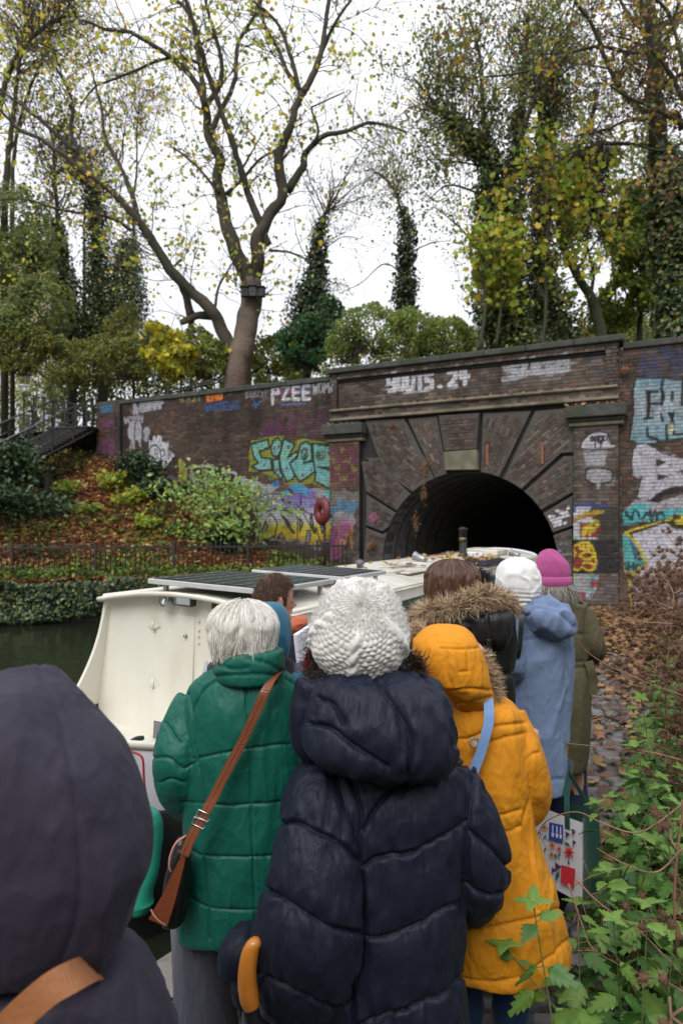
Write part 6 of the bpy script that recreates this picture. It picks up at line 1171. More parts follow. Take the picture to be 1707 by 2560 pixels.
def locks(Pp, width, rs, pal, name, m, parent, jit=.25, tip=.15, root=.7):
    n, s, _ = Pp.shape; tg = np.gradient(Pp, axis=1); tg /= np.linalg.norm(tg, axis=2, keepdims=True)+1e-9; r = rs.normal(size=(n, 1, 3)); u = np.cross(tg, r); u /= np.linalg.norm(u, axis=2, keepdims=True)+1e-9; v = np.cross(tg, u)
    w = np.interp(np.linspace(0, 1, s), [0, .35, 1], [root, 1, tip]); w = (w[None, :]*np.broadcast_to(width, (n,))[:, None])[:, :, None]/2; a = [0, 2.094, 4.189]
    V = np.stack([Pp+w*(math.cos(q)*u+math.sin(q)*v) for q in a], 2).reshape(-1, 3); base = (np.arange(n)*s*3)[:, None, None]+(np.arange(s-1)*3)[None, :, None]; j = np.arange(3)[None, None]; j2 = (j+1) % 3
    Q = np.stack([base+j, base+j2, base+3+j2, base+3+j], -1).reshape(-1, 4); pal = np.array(pal); c = pal[rs.integers(len(pal), size=n)]*rs.uniform(1-jit, 1+jit, (n, 1)); C = np.repeat(c, s*3, 0)
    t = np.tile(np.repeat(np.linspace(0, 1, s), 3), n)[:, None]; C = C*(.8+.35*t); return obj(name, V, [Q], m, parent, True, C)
M_HAIR = mat('hair_strands', attr=True, rough=.38, spec=.4); M_FUR = mat('fur_strands', attr=True, rough=.8)
def cloth(name, c, rough=.6, sheen=.2, var=.06, bump=.12, bs=260, spec=.4, **k): return mat(name, c, rough, var=var, vscale=4, bump=bump, bscale=bs, sheen=sheen, spec=spec, **k)
def trousers(parent, X, Y, top, m, w=.085, stance=.09, shoe=None, hem=.06, flare=1.2, fold=.006, fwd=0.):
    mb = MB()
    for s in (-1, 1): mb.tube(catmull([(X+s*stance, Y-.01, hem), (X+s*stance, Y, .3), (X+s*(stance-.005), Y+.01, .5), (X+s*.07, Y, top)], 6), np.interp(np.linspace(0, 1, 19), [0, .35, .7, 1], [w*flare, w*.92, w*1.05, w*1.35]), 20)
    garment('trousers', parent, mb, .011, m, fold=fold, fs=8, fdir=(1, 1, .6), sm=3)
    for s in (-1, 1):
        mb = MB(); x = X+s*stance; mb.tube(catmull([(x, Y-.06, .05), (x, Y+.02, .055), (x+s*.015, Y+.15, .042), (x+s*.015, Y+.2, .035)], 5), np.interp(np.linspace(0, 1, 16), [0, .3, .85, 1], [.045, .052, .046, .026]), 14); ell(mb, (x, Y-.02, .085), (.046, .055, .06)); garment('boot', parent, mb, .011, shoe or M_BOOT, sm=2)
M_BOOT = mat('dark_boot', (.03,.022,.018), .5, var=.2); M_JEANS = cloth('dark_denim', (.012,.022,.055), .8, var=.2, bs=300); M_GREYT = cloth('grey_wool_trousers', (.06,.06,.082), .85, var=.2, bs=220, crease=(.9,(1,1,.3),9,.04))
def P3(f, pts): return np.array([P(*f(a[0], a[1]), a[2]) for a in pts])
exec_parts = []
# ---------------------------------------------------------------- green quilted coat, silver bob
YG_ = 2.05
pg = person((-.28, 2.05, 0), 'silver haired person in green quilted coat with brown crossbody bag'); body(pg, -.31, 2.08, 1.55, stance=.1, head_off=(.02, 0))
M_GREEN = cloth('green_nylon', (.005,.098,.068), .5, .03, spec=.3, bump=.15, crease=(.8,(1,1,.5),17,.018))
mb = MB(); rows(mb, gG, YG_, [(498,440,790),(520,370,850),(560,305,900),(620,272,935),(760,262,955),(950,268,955),(1200,262,945),(1450,268,945),(1700,252,950),(1860,248,955),(1900,255,950)], [.07,.085,.11,.13,.15,.155,.15,.155,.16,.16,.155], bz=.06)
limb(mb, gG, [(345,640,2.05,.07),(280,780,2.03,.078),(240,950,2.0,.078),(262,1090,2.04,.076),(330,1140,2.16,.068),(430,1120,2.3,.055)]); limb(mb, gG, [(865,640,2.05,.07),(940,800,2.03,.078),(965,970,2.0,.078),(930,1090,2.06,.074),(860,1130,2.2,.065),(760,1110,2.3,.055)])
seG = [[(580,500),(590,600),(605,860),(615,1170),(625,1450),(635,1750),(640,1960)],[(280,590),(300,700),(312,850),(325,940),(350,1050),(365,1160),(355,1320),(370,1600),(385,1730),(392,1900)],[(440,505),(370,560),(320,640),(300,700)],
 [(800,505),(880,560),(885,640),(900,780),(915,900),(910,1000),(900,1170),(905,1450),(910,1750)],[(310,935),(480,900),(600,880),(780,858),(960,858)],[(255,1165),(350,1172),(500,1182),(700,1170),(960,1150)],[(245,1385),(285,1415),(360,1450),(500,1458),(730,1452),(960,1440)],[(240,1640),(300,1680),(380,1728),(500,1742),(750,1740),(960,1725)],
 [(165,745),(210,820),(240,850)],[(100,930),(180,930),(250,985),(300,965),(325,940)],[(130,1060),(190,1040),(250,1060)]]
garment('coat', pg, mb, .0038, M_GREEN, gG, seG, dep=.006, w=.0032, puff=.004, L=.03, fold=.006, fs=6, gather=.003, fine=.0014, seed=1)
mb = MB(); rows(mb, gG, 1.985, [(346,500,755),(352,478,775),(400,440,788),(440,428,788),(490,432,780),(512,440,780)], [.07,.08,.088,.09,.088,.085], bz=.0, ex=2.2)
garment('collar', pg, mb, .005, M_GREEN, gG, [[(430,492),(520,486),(650,482),(785,492)],[(440,430),(520,455),(600,450)],[(600,400),(700,425),(780,470)]], dep=.004, w=.004, puff=.004, L=.02, fold=.007, fs=8, fdir=(.4,.4,1.6), seed=2, gather=.001)
trousers(pg, -.31, 2.08, .72, M_GREYT, w=.1, stance=.105, flare=1.15)
# silver bob
def bob(parent, f, Y, cx, cy, rxp, top, bottom, pal, n, seed, name='hair', width=.0035, wave=.01, ry=.105, part=(0, 0), flick=.02, side_len=1., edge=None, m=None, zc=None):
    rs = np.random.default_rng(seed); c = P(*f(cx, cy), Y); rx = rxp/F*Y; zt = P(*f(cx, top), Y)[2]; zb = P(*f(cx, bottom), Y)[2]; H = zt-c[2]
    th = rs.uniform(0, 2*np.pi, n); el = np.arccos(rs.uniform(0, 1, n)**.8)   # start near the crown
    u0 = np.minimum(el, 1.2)*.9; S = 14; t = np.linspace(0, 1, S)[None]
    phi = u0[:, None]+(np.pi*.52-u0[:, None])*np.minimum(t*1.9, 1); lay_ = 1+rs.uniform(-.06, .09, (n, 1)); sw = (.16*np.sin(3*th+seed)+.10*np.sin(8*th))[:, None]*t**1.5
    x = np.sin(phi)*np.cos(th[:, None]+sw); y = np.sin(phi)*np.sin(th[:, None]+sw); z = np.cos(phi)
    drop = np.clip((t*1.9-1)/.9, 0, 1); ln = rs.uniform(.9, 1.03, (n, 1)); bot = zb+.009*rs.normal(0, 1, (n, 1))
    cl_ = .075*gnoise(np.stack([th[:, None]*3.0+0*t, t*2.2+0*th[:, None], 0*t+0*th[:, None]], -1), 1.6, seed); lay_ = lay_+cl_; X = c[0]+rx*x*lay_; Yy = Y+ry*y*lay_; Z = c[2]+H*z*lay_; Z = np.where(drop > 0, Z+(bot-Z)*drop*ln, Z)
    wv = wave*np.sin(drop*5+rs.uniform(0, 6.28, (n, 1)))*drop; inn = -.10*drop**2+flick*drop**3; X = X+(x*inn*rx*3)+wv*np.sin(th)[:, None]; Yy = Yy+(y*inn*ry*3)+wv*np.cos(th)[:, None]
    th = th; face_ = np.sin(th) > .75; Pp = np.stack([X, Yy, Z], -1)[~face_]; o = locks(Pp, width, rs, pal, name, m or M_HAIR, parent, .12, tip=.4)
    mb = MB(); ell(mb, (c[0], Y, c[2]), (rx*.92, ry*.92, H*.92), 32); mb.build('scalp', mat(name+'_underlay', tuple(np.mean(pal, 0)*.7), .7), o); return o
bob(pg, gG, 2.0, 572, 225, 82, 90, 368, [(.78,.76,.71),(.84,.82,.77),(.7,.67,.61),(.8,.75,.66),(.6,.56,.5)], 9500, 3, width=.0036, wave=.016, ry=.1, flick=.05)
# crossbody bag
M_TAN = mat('brown_leather', (.17,.045,.016), .42, var=.25, vscale=8, bump=.3, bscale=120); M_STITCH = mat('pale_stitching', (.42,.2,.12), .8); M_BLKL = mat('black_leather', (.012,.012,.012), .35, bump=.3, bscale=90); M_METAL = mat('buckle_metal', (.5,.48,.45), .25, metal=1.)
bag = thing('crossbody_bag', P(*gG(150,1820), 1.83), 'brown and black leather crossbody bag hanging at the left hip of the green coat', 'bag')
pts = catmull(P3(gG, [(775,470,2.0),(745,495,1.90),(700,560,1.865),(640,690,1.86),(560,860,1.855),(480,1010,1.85),(420,1130,1.845),(380,1205,1.84),(330,1290,1.835),(290,1370,1.83),(258,1450,1.825)]), 8); mb = MB(); ribbon(mb, pts, .026, (1, 0, .55)); st_ = mb.build('strap', M_TAN, bag)
mb = MB()
for s in (-1, 1):
    o3 = np.array([1, 0, .55]); o3 /= np.linalg.norm(o3)
    for k in range(4, len(pts)-1, 1):
        for q in (0., .5): a = pts[k]+(pts[k+1]-pts[k])*q; b = pts[k]+(pts[k+1]-pts[k])*(q+.3); mb.tube([a+o3*s*.0105+np.array([0,-.0035,0]), b+o3*s*.0105+np.array([0,-.0035,0])], .0007, 4)
mb.build('stitching', M_STITCH, st_)
bc = P(*gG(350,1258), 1.835)
for dz in (0, 1):
    c = P(*gG(360-22*dz, 1240+38*dz), 1.832); dv = np.array([.5, 0, 1.]); dv /= np.linalg.norm(dv); sv = np.array([dv[2], 0, -dv[0]]); q = [c+sv*a*.018+dv*b*.01 for a, b in ((-1,-1),(1,-1),(1,1),(-1,1),(-1,-1))]; mb = MB(); mb.tube(q, .0025, 6); mb.build('buckle', M_METAL, bag)
# tapering tan gusset and black pouch
g3 = [(258,1445,.016),(240,1500,.03),(210,1580,.045),(175,1680,.062),(140,1760,.078),(118,1810,.086)]
mb = MB(); p = catmull(P3(gG, [(a, b, 1.83) for a, b, _ in g3]), 6); w_ = np.interp(np.linspace(0, 1, len(p)), np.linspace(0, 1, 6), [q[2] for q in g3])*.62; ribbon(mb, p, w_, (1, 0, .45), .006); gs_ = mb.build('tan_gusset', M_TAN, bag)
mb = MB(); rows(mb, gG, 1.90, [(1352,235,262),(1375,215,275),(1450,190,285),(1550,165,290),(1650,145,285),(1750,130,270),(1808,140,250),(1818,150,235)], [.01,.02,.03,.035,.04,.04,.035,.02], n=4); garment('pouch', bag, mb, .005, M_BLKL, fold=.003, fs=12, sm=3)
mb = MB(); mb.tube(catmull(P3(gG, [(268,1345,1.84),(215,1385,1.825),(185,1450,1.82),(178,1510,1.82),(188,1540,1.825)]), 6), .0028, 6); mb.build('zip_cord', mat('pink_cord', (.5,.2,.16), .6), bag)
mb = MB(); ribbon(mb, catmull(P3(gG, [(80,1740,1.815),(100,1775,1.81),(130,1805,1.81),(158,1822,1.815)]), 5), .003, (0, 0, 1)); mb.build('piping', M_STITCH, bag)
# ---------------------------------------------------------------- navy down coat, white cable beanie
YN = 1.92
pn = person((.12, 1.95, 0), 'person in long navy down coat and chunky white cable knit beanie, nearest the middle'); body(pn, .12, 1.99, 1.62, stance=.1, head_off=(-.07, -.04))
M_NAVYD = cloth('navy_down_nylon', (.008,.011,.024), .58, .02, var=.08, spec=.25, bump=.2, bs=420, crease=(.8,(1,1,.2),30,.013))
mb = MB(); rows(mb, gN, YN, [(985,560,1080),(1020,470,1150),(1080,420,1190),(1200,385,1212),(1400,370,1200),(1600,355,1185),(1800,330,1170),(2000,310,1155),(2150,290,1165),(2352,275,1178),(2600,265,1185),(2760,270,1180)], [.07,.10,.13,.155,.165,.17,.175,.175,.18,.18,.18,.17])
limb(mb, gN, [(500,1075,1.92,.08),(455,1220,1.87,.098),(448,1380,1.83,.108),(432,1600,1.79,.118),(398,1850,1.77,.134),(386,2010,1.79,.136),(400,2130,1.86,.118),(470,2190,1.98,.085),(560,2150,2.1,.06)], 26)
limb(mb, gN, [(1095,1080,1.93,.075),(1125,1200,1.91,.082),(1182,1360,1.9,.088),(1226,1520,1.9,.09),(1222,1620,1.93,.09),(1175,1690,2.0,.078),(1080,1660,2.12,.06)], 24)
seN = [[(225,1345),(330,1330),(430,1380),(540,1430),(645,1530)],[(140,1690),(190,1672),(330,1760),(480,1850),(660,1890)],[(110,2080),(200,2120),(330,2190),(480,2250),(610,2250)],
 [(600,1120),(640,1220),(655,1320),(640,1450),(660,1600),(668,1800),(665,1950),(640,2080),(610,2150),(620,2400)],[(1200,1045),(1100,1042),(1000,1062),(860,1120),(740,1240),(660,1380)],[(660,1560),(720,1510),(800,1492),(900,1480),(1050,1410),(1195,1322)],[(668,1910),(800,1900),(950,1840),(1060,1770),(1165,1715)],[(620,2352),(760,2310),(950,2240),(1100,2165),(1170,2090)],
 [(1160,1010),(1225,1080),(1222,1150),(1205,1300),(1190,1450),(1172,1600),(1162,1800)],[(1200,1370),(1300,1450),(1400,1560)],[(1175,1640),(1280,1690),(1370,1680)],[(560,1050),(600,1120)],[(520,980),(560,1050)]]
garment('coat', pn, mb, .004, M_NAVYD, gN, seN, dep=.013, w=.005, puff=.011, L=.032, fold=.005, fs=5, fdir=(1.6,1.6,.3), gather=.014, fine=.0012, seed=4)
mb = MB(); rows(mb, gN, 1.85, [(548,560,850),(560,500,930),(600,450,1010),(660,410,1065),(740,395,1105),(820,372,1125),(890,368,1134),(950,395,1130),(1000,490,1105),(1040,640,1060),(1075,780,1000),(1088,850,960)], [.07,.10,.125,.14,.15,.155,.155,.15,.135,.11,.07,.03], yoff=[.06,.05,.03,.01,0,-.01,-.015,-.02,-.02,-.02,-.02,-.02])
limb(mb, gN, [(430,640,1.87,.045),(400,780,1.86,.045),(410,900,1.87,.05),(430,960,1.9,.035)])
seH = [[(705,585),(780,690),(860,800),(895,880),(905,970),(890,1090)],[(400,830),(500,850),(590,920),(700,990),(790,1050)],[(950,570),(1040,670),(1095,770),(1120,860),(1130,940)],[(480,570),(620,562),(780,556),(900,556)],[(440,700),(520,740),(560,830)]]
garment('hood', pn, mb, .0038, M_NAVYD, gN, seH, dep=.011, w=.005, puff=.014, L=.035, fold=.005, fs=6, fdir=(1.4,1.4,.6), gather=.014, fine=.0012, seed=6)
# beanie
M_KNIT = mat('white_wool', (.68,.66,.63), .9, var=.06, vscale=30, bump=.5, bscale=220, sheen=.5)
def beanie(parent, c, r, axis, m, fn, nt=150, npn=360, tmax=2.15, name='beanie', shape=None):
    th = np.linspace(.015, tmax, nt)[:, None]; ph = np.linspace(0, 2*np.pi, npn, endpoint=False)[None]; ax = np.array(axis, float); ax /= np.linalg.norm(ax); u = np.cross(ax, [1., 0, 0]); u /= np.linalg.norm(u); v = np.cross(ax, u)
    d = np.cos(th)[..., None]*ax+np.sin(th)[..., None]*(np.cos(ph)[..., None]*u+np.sin(ph)[..., None]*v); h = fn(th+0*ph, ph+0*th, d); R_ = d*np.array(r); q = R_*(1+0*h[..., None])+d*h[..., None]
    if shape: q = shape(q, d)
    mb = MB(); mb.rings(q+np.array(c), cap=False); return mb.build(name, m, parent)
def cable(th, ph, d):
    th = th+.05*gnoise(d, 4, 40)+.02*gnoise(d, 11, 44); ph = ph+.05*gnoise(d, 4, 41)
    n = 36; rows_ = (th-.3)/.098; r = np.floor(rows_); fr = rows_-r; col = ph*n/(2*np.pi)+.5*(r % 2)
    knit = .0052*np.sqrt(np.abs(np.sin(np.pi*fr)))*np.abs(np.sin(np.pi*col))**.6
    ribs = .0045*np.abs(np.sin(ph*n/2))**.7*(.6+.4*np.abs(np.sin(th*36+ph*3))); k = smooth(th, .38, .62); h = ribs*(1-k)+knit*k
    for c0 in (.5, 1.75, 3.0, 4.25, 5.5):     # cables
        dd = (ph-c0+np.pi) % (2*np.pi)-np.pi; s = dd*np.sin(th)/.16; rope = np.cos(np.pi*s/2)**2*(np.abs(s) < 1); tw = np.abs(np.sin(th*11+s*2.0)); h = np.where((np.abs(s) < 1) & (th > .55), h*(1-rope)+rope*(.006+.008*tw), h)
    return h+.004*gnoise(d, 4, 3)
hcN = P(898, 1578, 1.90)
def box_out(q, d):      # straighter sides than an ellipsoid
    z = q[..., 2]/.142; k = 1+.10*smooth(-z, -.55, .35); q = q.copy(); q[..., 0] *= k; q[..., 1] *= k; return q
beanie(pn, hcN, (.124, .124, .146), (.0, -.80, .60), M_KNIT, cable, tmax=2.4, shape=box_out)
rs = np.random.default_rng(77); n = 9000; d = rs.normal(size=(n, 3)); d /= np.linalg.norm(d, axis=1, keepdims=True); d[:, 1] = -np.abs(d[:, 1]); b = hcN+d*np.array([.131,.131,.146]); keep = b[:, 2] > hcN[2]-.11
strands(b[keep], d[keep]+rs.normal(0, .9, (keep.sum(), 3)), rs.uniform(.006, .017, keep.sum()), .0010, rs, [(.75,.73,.7)], 'wool_fuzz', M_FUR, pn, curl=1.2, segs=3)
def curls(parent, f, pts, n, L, pal, seed, name='hair', w=.0022, spread=.012, curl=3.):
    rs = np.random.default_rng(seed); p = catmull(P3(f, pts), 8); i = rs.integers(0, len(p)-1, n); b = p[i]+rs.normal(0, spread, (n, 3)); return strands(b, rs.normal(0, 1, (n, 3))+(p[-1]-p[0])/np.linalg.norm(p[-1]-p[0])*.8, rs.uniform(.5, 1.2, n)*L, w, rs, pal, name, M_HAIR, parent, curl=curl, segs=8)
DKH = [(.025,.013,.009),(.04,.02,.012),(.07,.03,.015),(.015,.009,.007)]
curls(pn, gN, [(870,490,1.9),(915,495,1.89),(945,520,1.89),(960,560,1.89),(900,550,1.9)], 330, .045, DKH, 8, spread=.007, curl=4.); curls(pn, gN, [(430,560,1.9),(440,600,1.86),(450,640,1.86),(430,620,1.88)], 130, .035, DKH, 9, spread=.006)
# folded umbrella with an amber handle held low on the left
um = thing('umbrella', P(*gN(120,2352), 1.74), 'folded dark umbrella with a curved amber handle at the left of the navy coat', 'umbrella')
mb = MB(); limb(mb, gN, [(140,1965,1.70,.010),(120,1945,1.69,.017),(95,1985,1.685,.021),(80,2060,1.68,.0225),(78,2140,1.68,.024),(88,2220,1.68,.024),(100,2265,1.68,.021)], 18); mb.build('handle', mat('amber_handle', (.55,.19,.02), .3, var=.12, vscale=12, coat=.4), um)
mb = MB(); limb(mb, gN, [(100,2262,1.68,.016),(115,2330,1.69,.018),(150,2420,1.72,.03),(200,2600,1.78,.035),(260,2800,1.9,.02),(300,2950,1.95,.008)], 16); garment('canopy', um, mb, .005, mat('dark_umbrella_cloth', (.015,.015,.02), .5, var=.2), fold=.006, fs=20, sm=2)
mb = MB(); limb(mb, gN, [(30,2080,1.8,.05),(45,1990,1.8,.055),(75,1940,1.82,.05),(110,2000,1.85,.06),(90,2180,1.85,.05),(50,2140,1.82,.03)], 16); garment('cuff', pn, mb, .006, M_NAVYD, fold=.005, fs=9)
# ---------------------------------------------------------------- mustard parka with fur edged hood
YY = 2.25
py_ = person((.49, 2.25, 0), 'person in mustard yellow parka with its fur trimmed hood up'); body(py_, .49, 2.29, 1.43, stance=.07, head_off=(-.06, .0), hr=.07)
M_MUST = cloth('mustard_cotton', (.58,.225,.004), .8, .02, var=.06, bump=.2, bs=330, crease=(.9,(1,1,.65),11,.035))
mb = MB(); rows(mb, gY, YY, [(545,300,500),(560,290,560),(585,275,625),(640,255,665),(740,235,690),(900,225,705),(1080,225,710),(1200,215,715),(1280,205,735),(1400,190,775),(1550,170,820),(1700,150,862),(1850,130,905),(1915,125,915)], [.07,.10,.12,.135,.145,.155,.16,.165,.17,.18,.195,.21,.22,.22])
limb(mb, gY, [(585,655,2.25,.066),(640,780,2.22,.068),(682,900,2.2,.07),(700,1030,2.22,.07),(690,1130,2.28,.064),(640,1160,2.4,.052)])
seY = [[(330,772),(400,762),(520,704),(600,692),(690,680)],[(440,810),(520,782),(600,757),(700,735)],[(500,1210),(560,1190),(665,1165)],[(520,1305),(580,1285),(672,1252)],[(340,1835),(500,1810),(650,1780),(800,1740),(920,1690)],[(320,2085),(450,2108),(650,2088),(800,2000),(940,1868)],[(705,740),(716,900),(716,1050),(700,1160),(685,1250),(720,1400),(740,1600),(752,1720)],[(715,880),(740,850),(765,848)]]
garment('parka', py_, mb, .0045, M_MUST, gY, seY, dep=.006, w=.0045, puff=.005, L=.02, fold=.009, fs=5, fdir=(1.3,1.3,.45), gather=.002, fine=.001, seed=12)
mb = MB(); rows(mb, gY, 2.2, [(148,215,300),(158,170,350),(185,125,388),(235,92,420),(300,82,447),(370,98,468),(430,140,482),(480,195,495),(520,240,502),(560,268,500),(585,285,480)], [.03,.07,.10,.125,.14,.145,.14,.13,.115,.1,.08], yoff=[.03,.02,.01,0,0,0,0,.01,.02,.03,.04])
seYH = [[(225,268),(330,272),(425,268)],[(255,275),(262,400),(290,480)],[(318,275),(328,400)],[(372,275),(378,395)],[(328,400),(378,395)],[(235,505),(360,488),(495,500)],[(260,575),(380,560),(500,540)]]
garment('hood', py_, mb, .0038, M_MUST, gY, seYH, dep=.005, w=.004, puff=.004, L=.02, fold=.008, fs=7, fdir=(.7,.7,1.1), gather=.0015, fine=.0008, seed=13)
FURP = [(.42,.28,.16),(.6,.45,.29),(.2,.12,.07),(.72,.6,.43),(.10,.06,.04),(.5,.35,.2)]
def fur(parent, f, pts, out, n, L, seed, pal=FURP, rad=.02, name='fur_trim', w=.0018, grav=.2, sector=1.):
    rs = np.random.default_rng(seed); p = catmull(P3(f, pts), 10); tg = np.gradient(p, axis=0); i = rs.integers(0, len(p), n); t_ = tg[i]/np.linalg.norm(tg[i], axis=1, keepdims=True); r = rs.normal(size=(n, 3)); r -= t_*(r*t_).sum(1, keepdims=True); r /= np.linalg.norm(r, axis=1, keepdims=True)
    o = np.array([np.array(out, float)]*n) if np.ndim(out) == 1 else np.array(out)[i]; mb = MB(); mb.tube(p, rad*.95, 12); b = mb.build(name, mat(name+'_base', tuple(np.mean(pal, 0)*.5), .9), parent)
    # clumped tufts
    cid = np.clip((i/len(p)*60).astype(int)+rs.integers(-1, 2, n), 0, 59); cl = rs.normal(0, .75, (60, 3))[cid]; strands(p[i]+r*rad, r*.8+o*sector+cl+rs.normal(0, .2, (n, 3)), rs.uniform(.55, 1.15, n)*L, w, rs, pal, 'fur', M_FUR, b, curl=.5, grav=grav, segs=5); return b
fur(py_, gY, [(425,300,2.2),(455,360,2.2),(482,430,2.2),(500,490,2.2),(492,540,2.22)], (1, .3, -.1), 2600, .045, 14, rad=.012); fur(py_, gY, [(150,170,2.3),(100,200,2.31),(75,260,2.32),(70,320,2.32)], (-1, .2, .4), 1800, .05, 15, rad=.012)
mb = MB(); c = P(*gY(410,790), 2.075); mb.lathe(c, [(0, -.002), (.016, -.002), (.0175, .002), (.015, .005), (.011, .003), (0, .003)], 20, rotx(R(80))); mb.build('button', mat('horn_button', (.25,.17,.1), .3, var=.5, vscale=60), py_)
trousers(py_, .49, 2.29, .6, cloth('blue_denim', (.012,.035,.1), .8, var=.2, bs=320), w=.062, stance=.075, flare=.95, shoe=mat('tan_boot', (.3,.16,.09), .7))
sb = thing('shoulder_strap_bag', P(*gY(430,930), 2.07), 'plain light blue webbing bag strap crossing the back of the mustard parka', 'bag strap')
mb = MB(); pts = catmull(P3(gY, [(480,520,2.22),(487,555,2.12),(492,620,2.085),(488,690,2.07),(470,760,2.062),(445,850,2.058),(425,900,2.055),(395,980,2.05),(340,1090,2.05)]), 8); ribbon(mb, pts, .03, (1, 0, .2)); mb.build('webbing_strap', cloth('blue_webbing', (.16,.27,.5), .8, bs=500, bump=.5), sb)
ID = lambda X, Y: (X, Y)
# ---------------------------------------------------------------- foreground figure in aubergine hood
pp = person((-.45, 1.02, 0), 'person in large aubergine hood, closest to us at the bottom left corner'); body(pp, -.54, 1.06, 1.54, stance=.1, head_off=(.06, 0))
M_AUB = cloth('aubergine_cotton', (.026,.022,.040), .75, .04, var=.07, bump=.25, bs=300, crease=(.9,(1,1,.5),8,.04))
mb = MB(); rows(mb, ID, 1.02, [(1692,34,90),(1701,-16,111),(1725,-66,146),(1768,-111,185),(1815,-146,230),(1874,-181,278),(1916,-196,298),(2006,-216,327),(2075,-221,348),(2125,-221,355),(2178,-216,350),(2246,-206,331),(2313,-191,314),(2362,-166,285),(2396,-126,234),(2420,-76,154)], [.03,.06,.09,.115,.13,.14,.145,.15,.15,.15,.145,.135,.12,.10,.07,.04], ex=2.2)
sePU = [[(110,1680),(130,1760),(140,1900),(150,2100),(160,2400)],[(300,2200),(290,2290),(295,2360)]]
garment('hood', pp, mb, .0045, M_AUB, ID, [[(95,1675),(150,1800),(190,2000),(200,2250),(150,2420)]], dep=.003, w=.004, puff=.003, fold=.015, fs=3.6, fdir=(1.5,1.5,.5), fine=.0012, seed=21)
mb = MB(); rows(mb, ID, 1.04, [(2392,60,285),(2400,-120,316),(2415,-320,338),(2460,-400,360),(2560,-470,398),(2750,-520,450),(3100,-520,480),(3900,-500,490)], [.05,.08,.11,.13,.15,.16,.17,.17], ex=2.6)
garment('jacket', pp, mb, .007, M_AUB, ID, [[(325,2405),(340,2480),(350,2600)]], dep=.004, w=.004, puff=.003, fold=.006, fs=6, fine=.003, seed=22)
trousers(pp, -.54, 1.06, .7, M_GREYT)
bs_ = thing('tan_strap_bag', P(60, 2560, .86), 'broad tan leather bag strap over the shoulder of the aubergine jacket', 'bag strap')
mb = MB(); ribbon(mb, catmull([P(240,2425,1.0), P(222,2424,.93), P(185,2440,.885), P(130,2470,.86), P(70,2520,.85), P(0,2590,.845), P(-90,2690,.845)], 6), .038, (-.6, 0, .8), .004); mb.build('strap', mat('tan_leather', (.33,.13,.05), .55, var=.15, vscale=14, bump=.25, bscale=90), bs_)
# ---------------------------------------------------------------- person in black coat with fur edged hood, long brown hair
YB_ = 2.75
pb = person((.47, 2.75, 0), 'person with long brown hair and black coat with fur trimmed hood'); body(pb, .47, 2.79, 1.64, stance=.1)
M_BLK = cloth('black_padded_nylon', (.008,.008,.009), .5, .02, spec=.35, bump=.15)
mb = MB(); rows(mb, gB, YB_, [(520,230,735),(545,190,768),(600,150,790),(700,130,800),(850,120,802),(950,118,790),(1150,112,790),(1500,105,800),(1900,95,810),(2200,90,820)], [.06,.09,.12,.13,.14,.145,.15,.16,.17,.17])
garment('coat', pb, mb, .009, M_BLK, gB, [[(100,950),(500,960),(700,945),(820,935)],[(100,1250),(500,1260),(830,1240)],[(100,1600),(830,1600)]], dep=.012, w=.008, puff=.012, L=.05, fold=.010, fs=7, gather=.006, seed=24)
mb = MB(); rows(mb, gB, 2.66, [(430,330,640),(455,230,720),(500,190,775),(560,210,790),(620,260,785),(680,340,765),(725,440,720),(755,520,680)], [.05,.09,.12,.13,.13,.12,.09,.05], yoff=[.06,.03,0,0,0,0,.01,.03])
garment('hood', pb, mb, .007, M_BLK, gB, [[(585,480),(600,560),(615,640),(625,745)],[(650,470),(655,560),(668,640),(668,740)],[(460,560),(530,600),(500,680)]], dep=.009, w=.007, puff=.010, L=.03, fold=.014, fs=10, gather=.010, seed=25)
mb = MB(); rows(mb, gB, 2.53, [(690,622,664),(750,622,664),(775,628,658)], .006); mb.build('tab', M_BLK, pb); c = P(*gB(651,784), 2.555)
mb = MB(); mb.tube([c+np.array([0, .004, 0]), c-np.array([0, .005, 0])], .0085, 16); mb.build('snap_button', M_METAL, pb)
fur(pb, gB, [(110,590,2.72),(150,540,2.66),(240,505,2.6),(350,480,2.58),(460,450,2.57),(560,410,2.58),(650,385,2.62),(740,420,2.68),(795,490,2.74)], (-.1, -.5, .0), 8500, .058, 26, rad=.02, w=.0026, grav=.5, sector=.5)
BRH = [(.11,.055,.035),(.15,.078,.05),(.07,.035,.024),(.19,.11,.075),(.12,.06,.038)]
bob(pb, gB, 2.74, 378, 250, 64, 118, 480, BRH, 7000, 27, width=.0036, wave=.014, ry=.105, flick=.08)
trousers(pb, .47, 2.8, .7, M_JEANS)
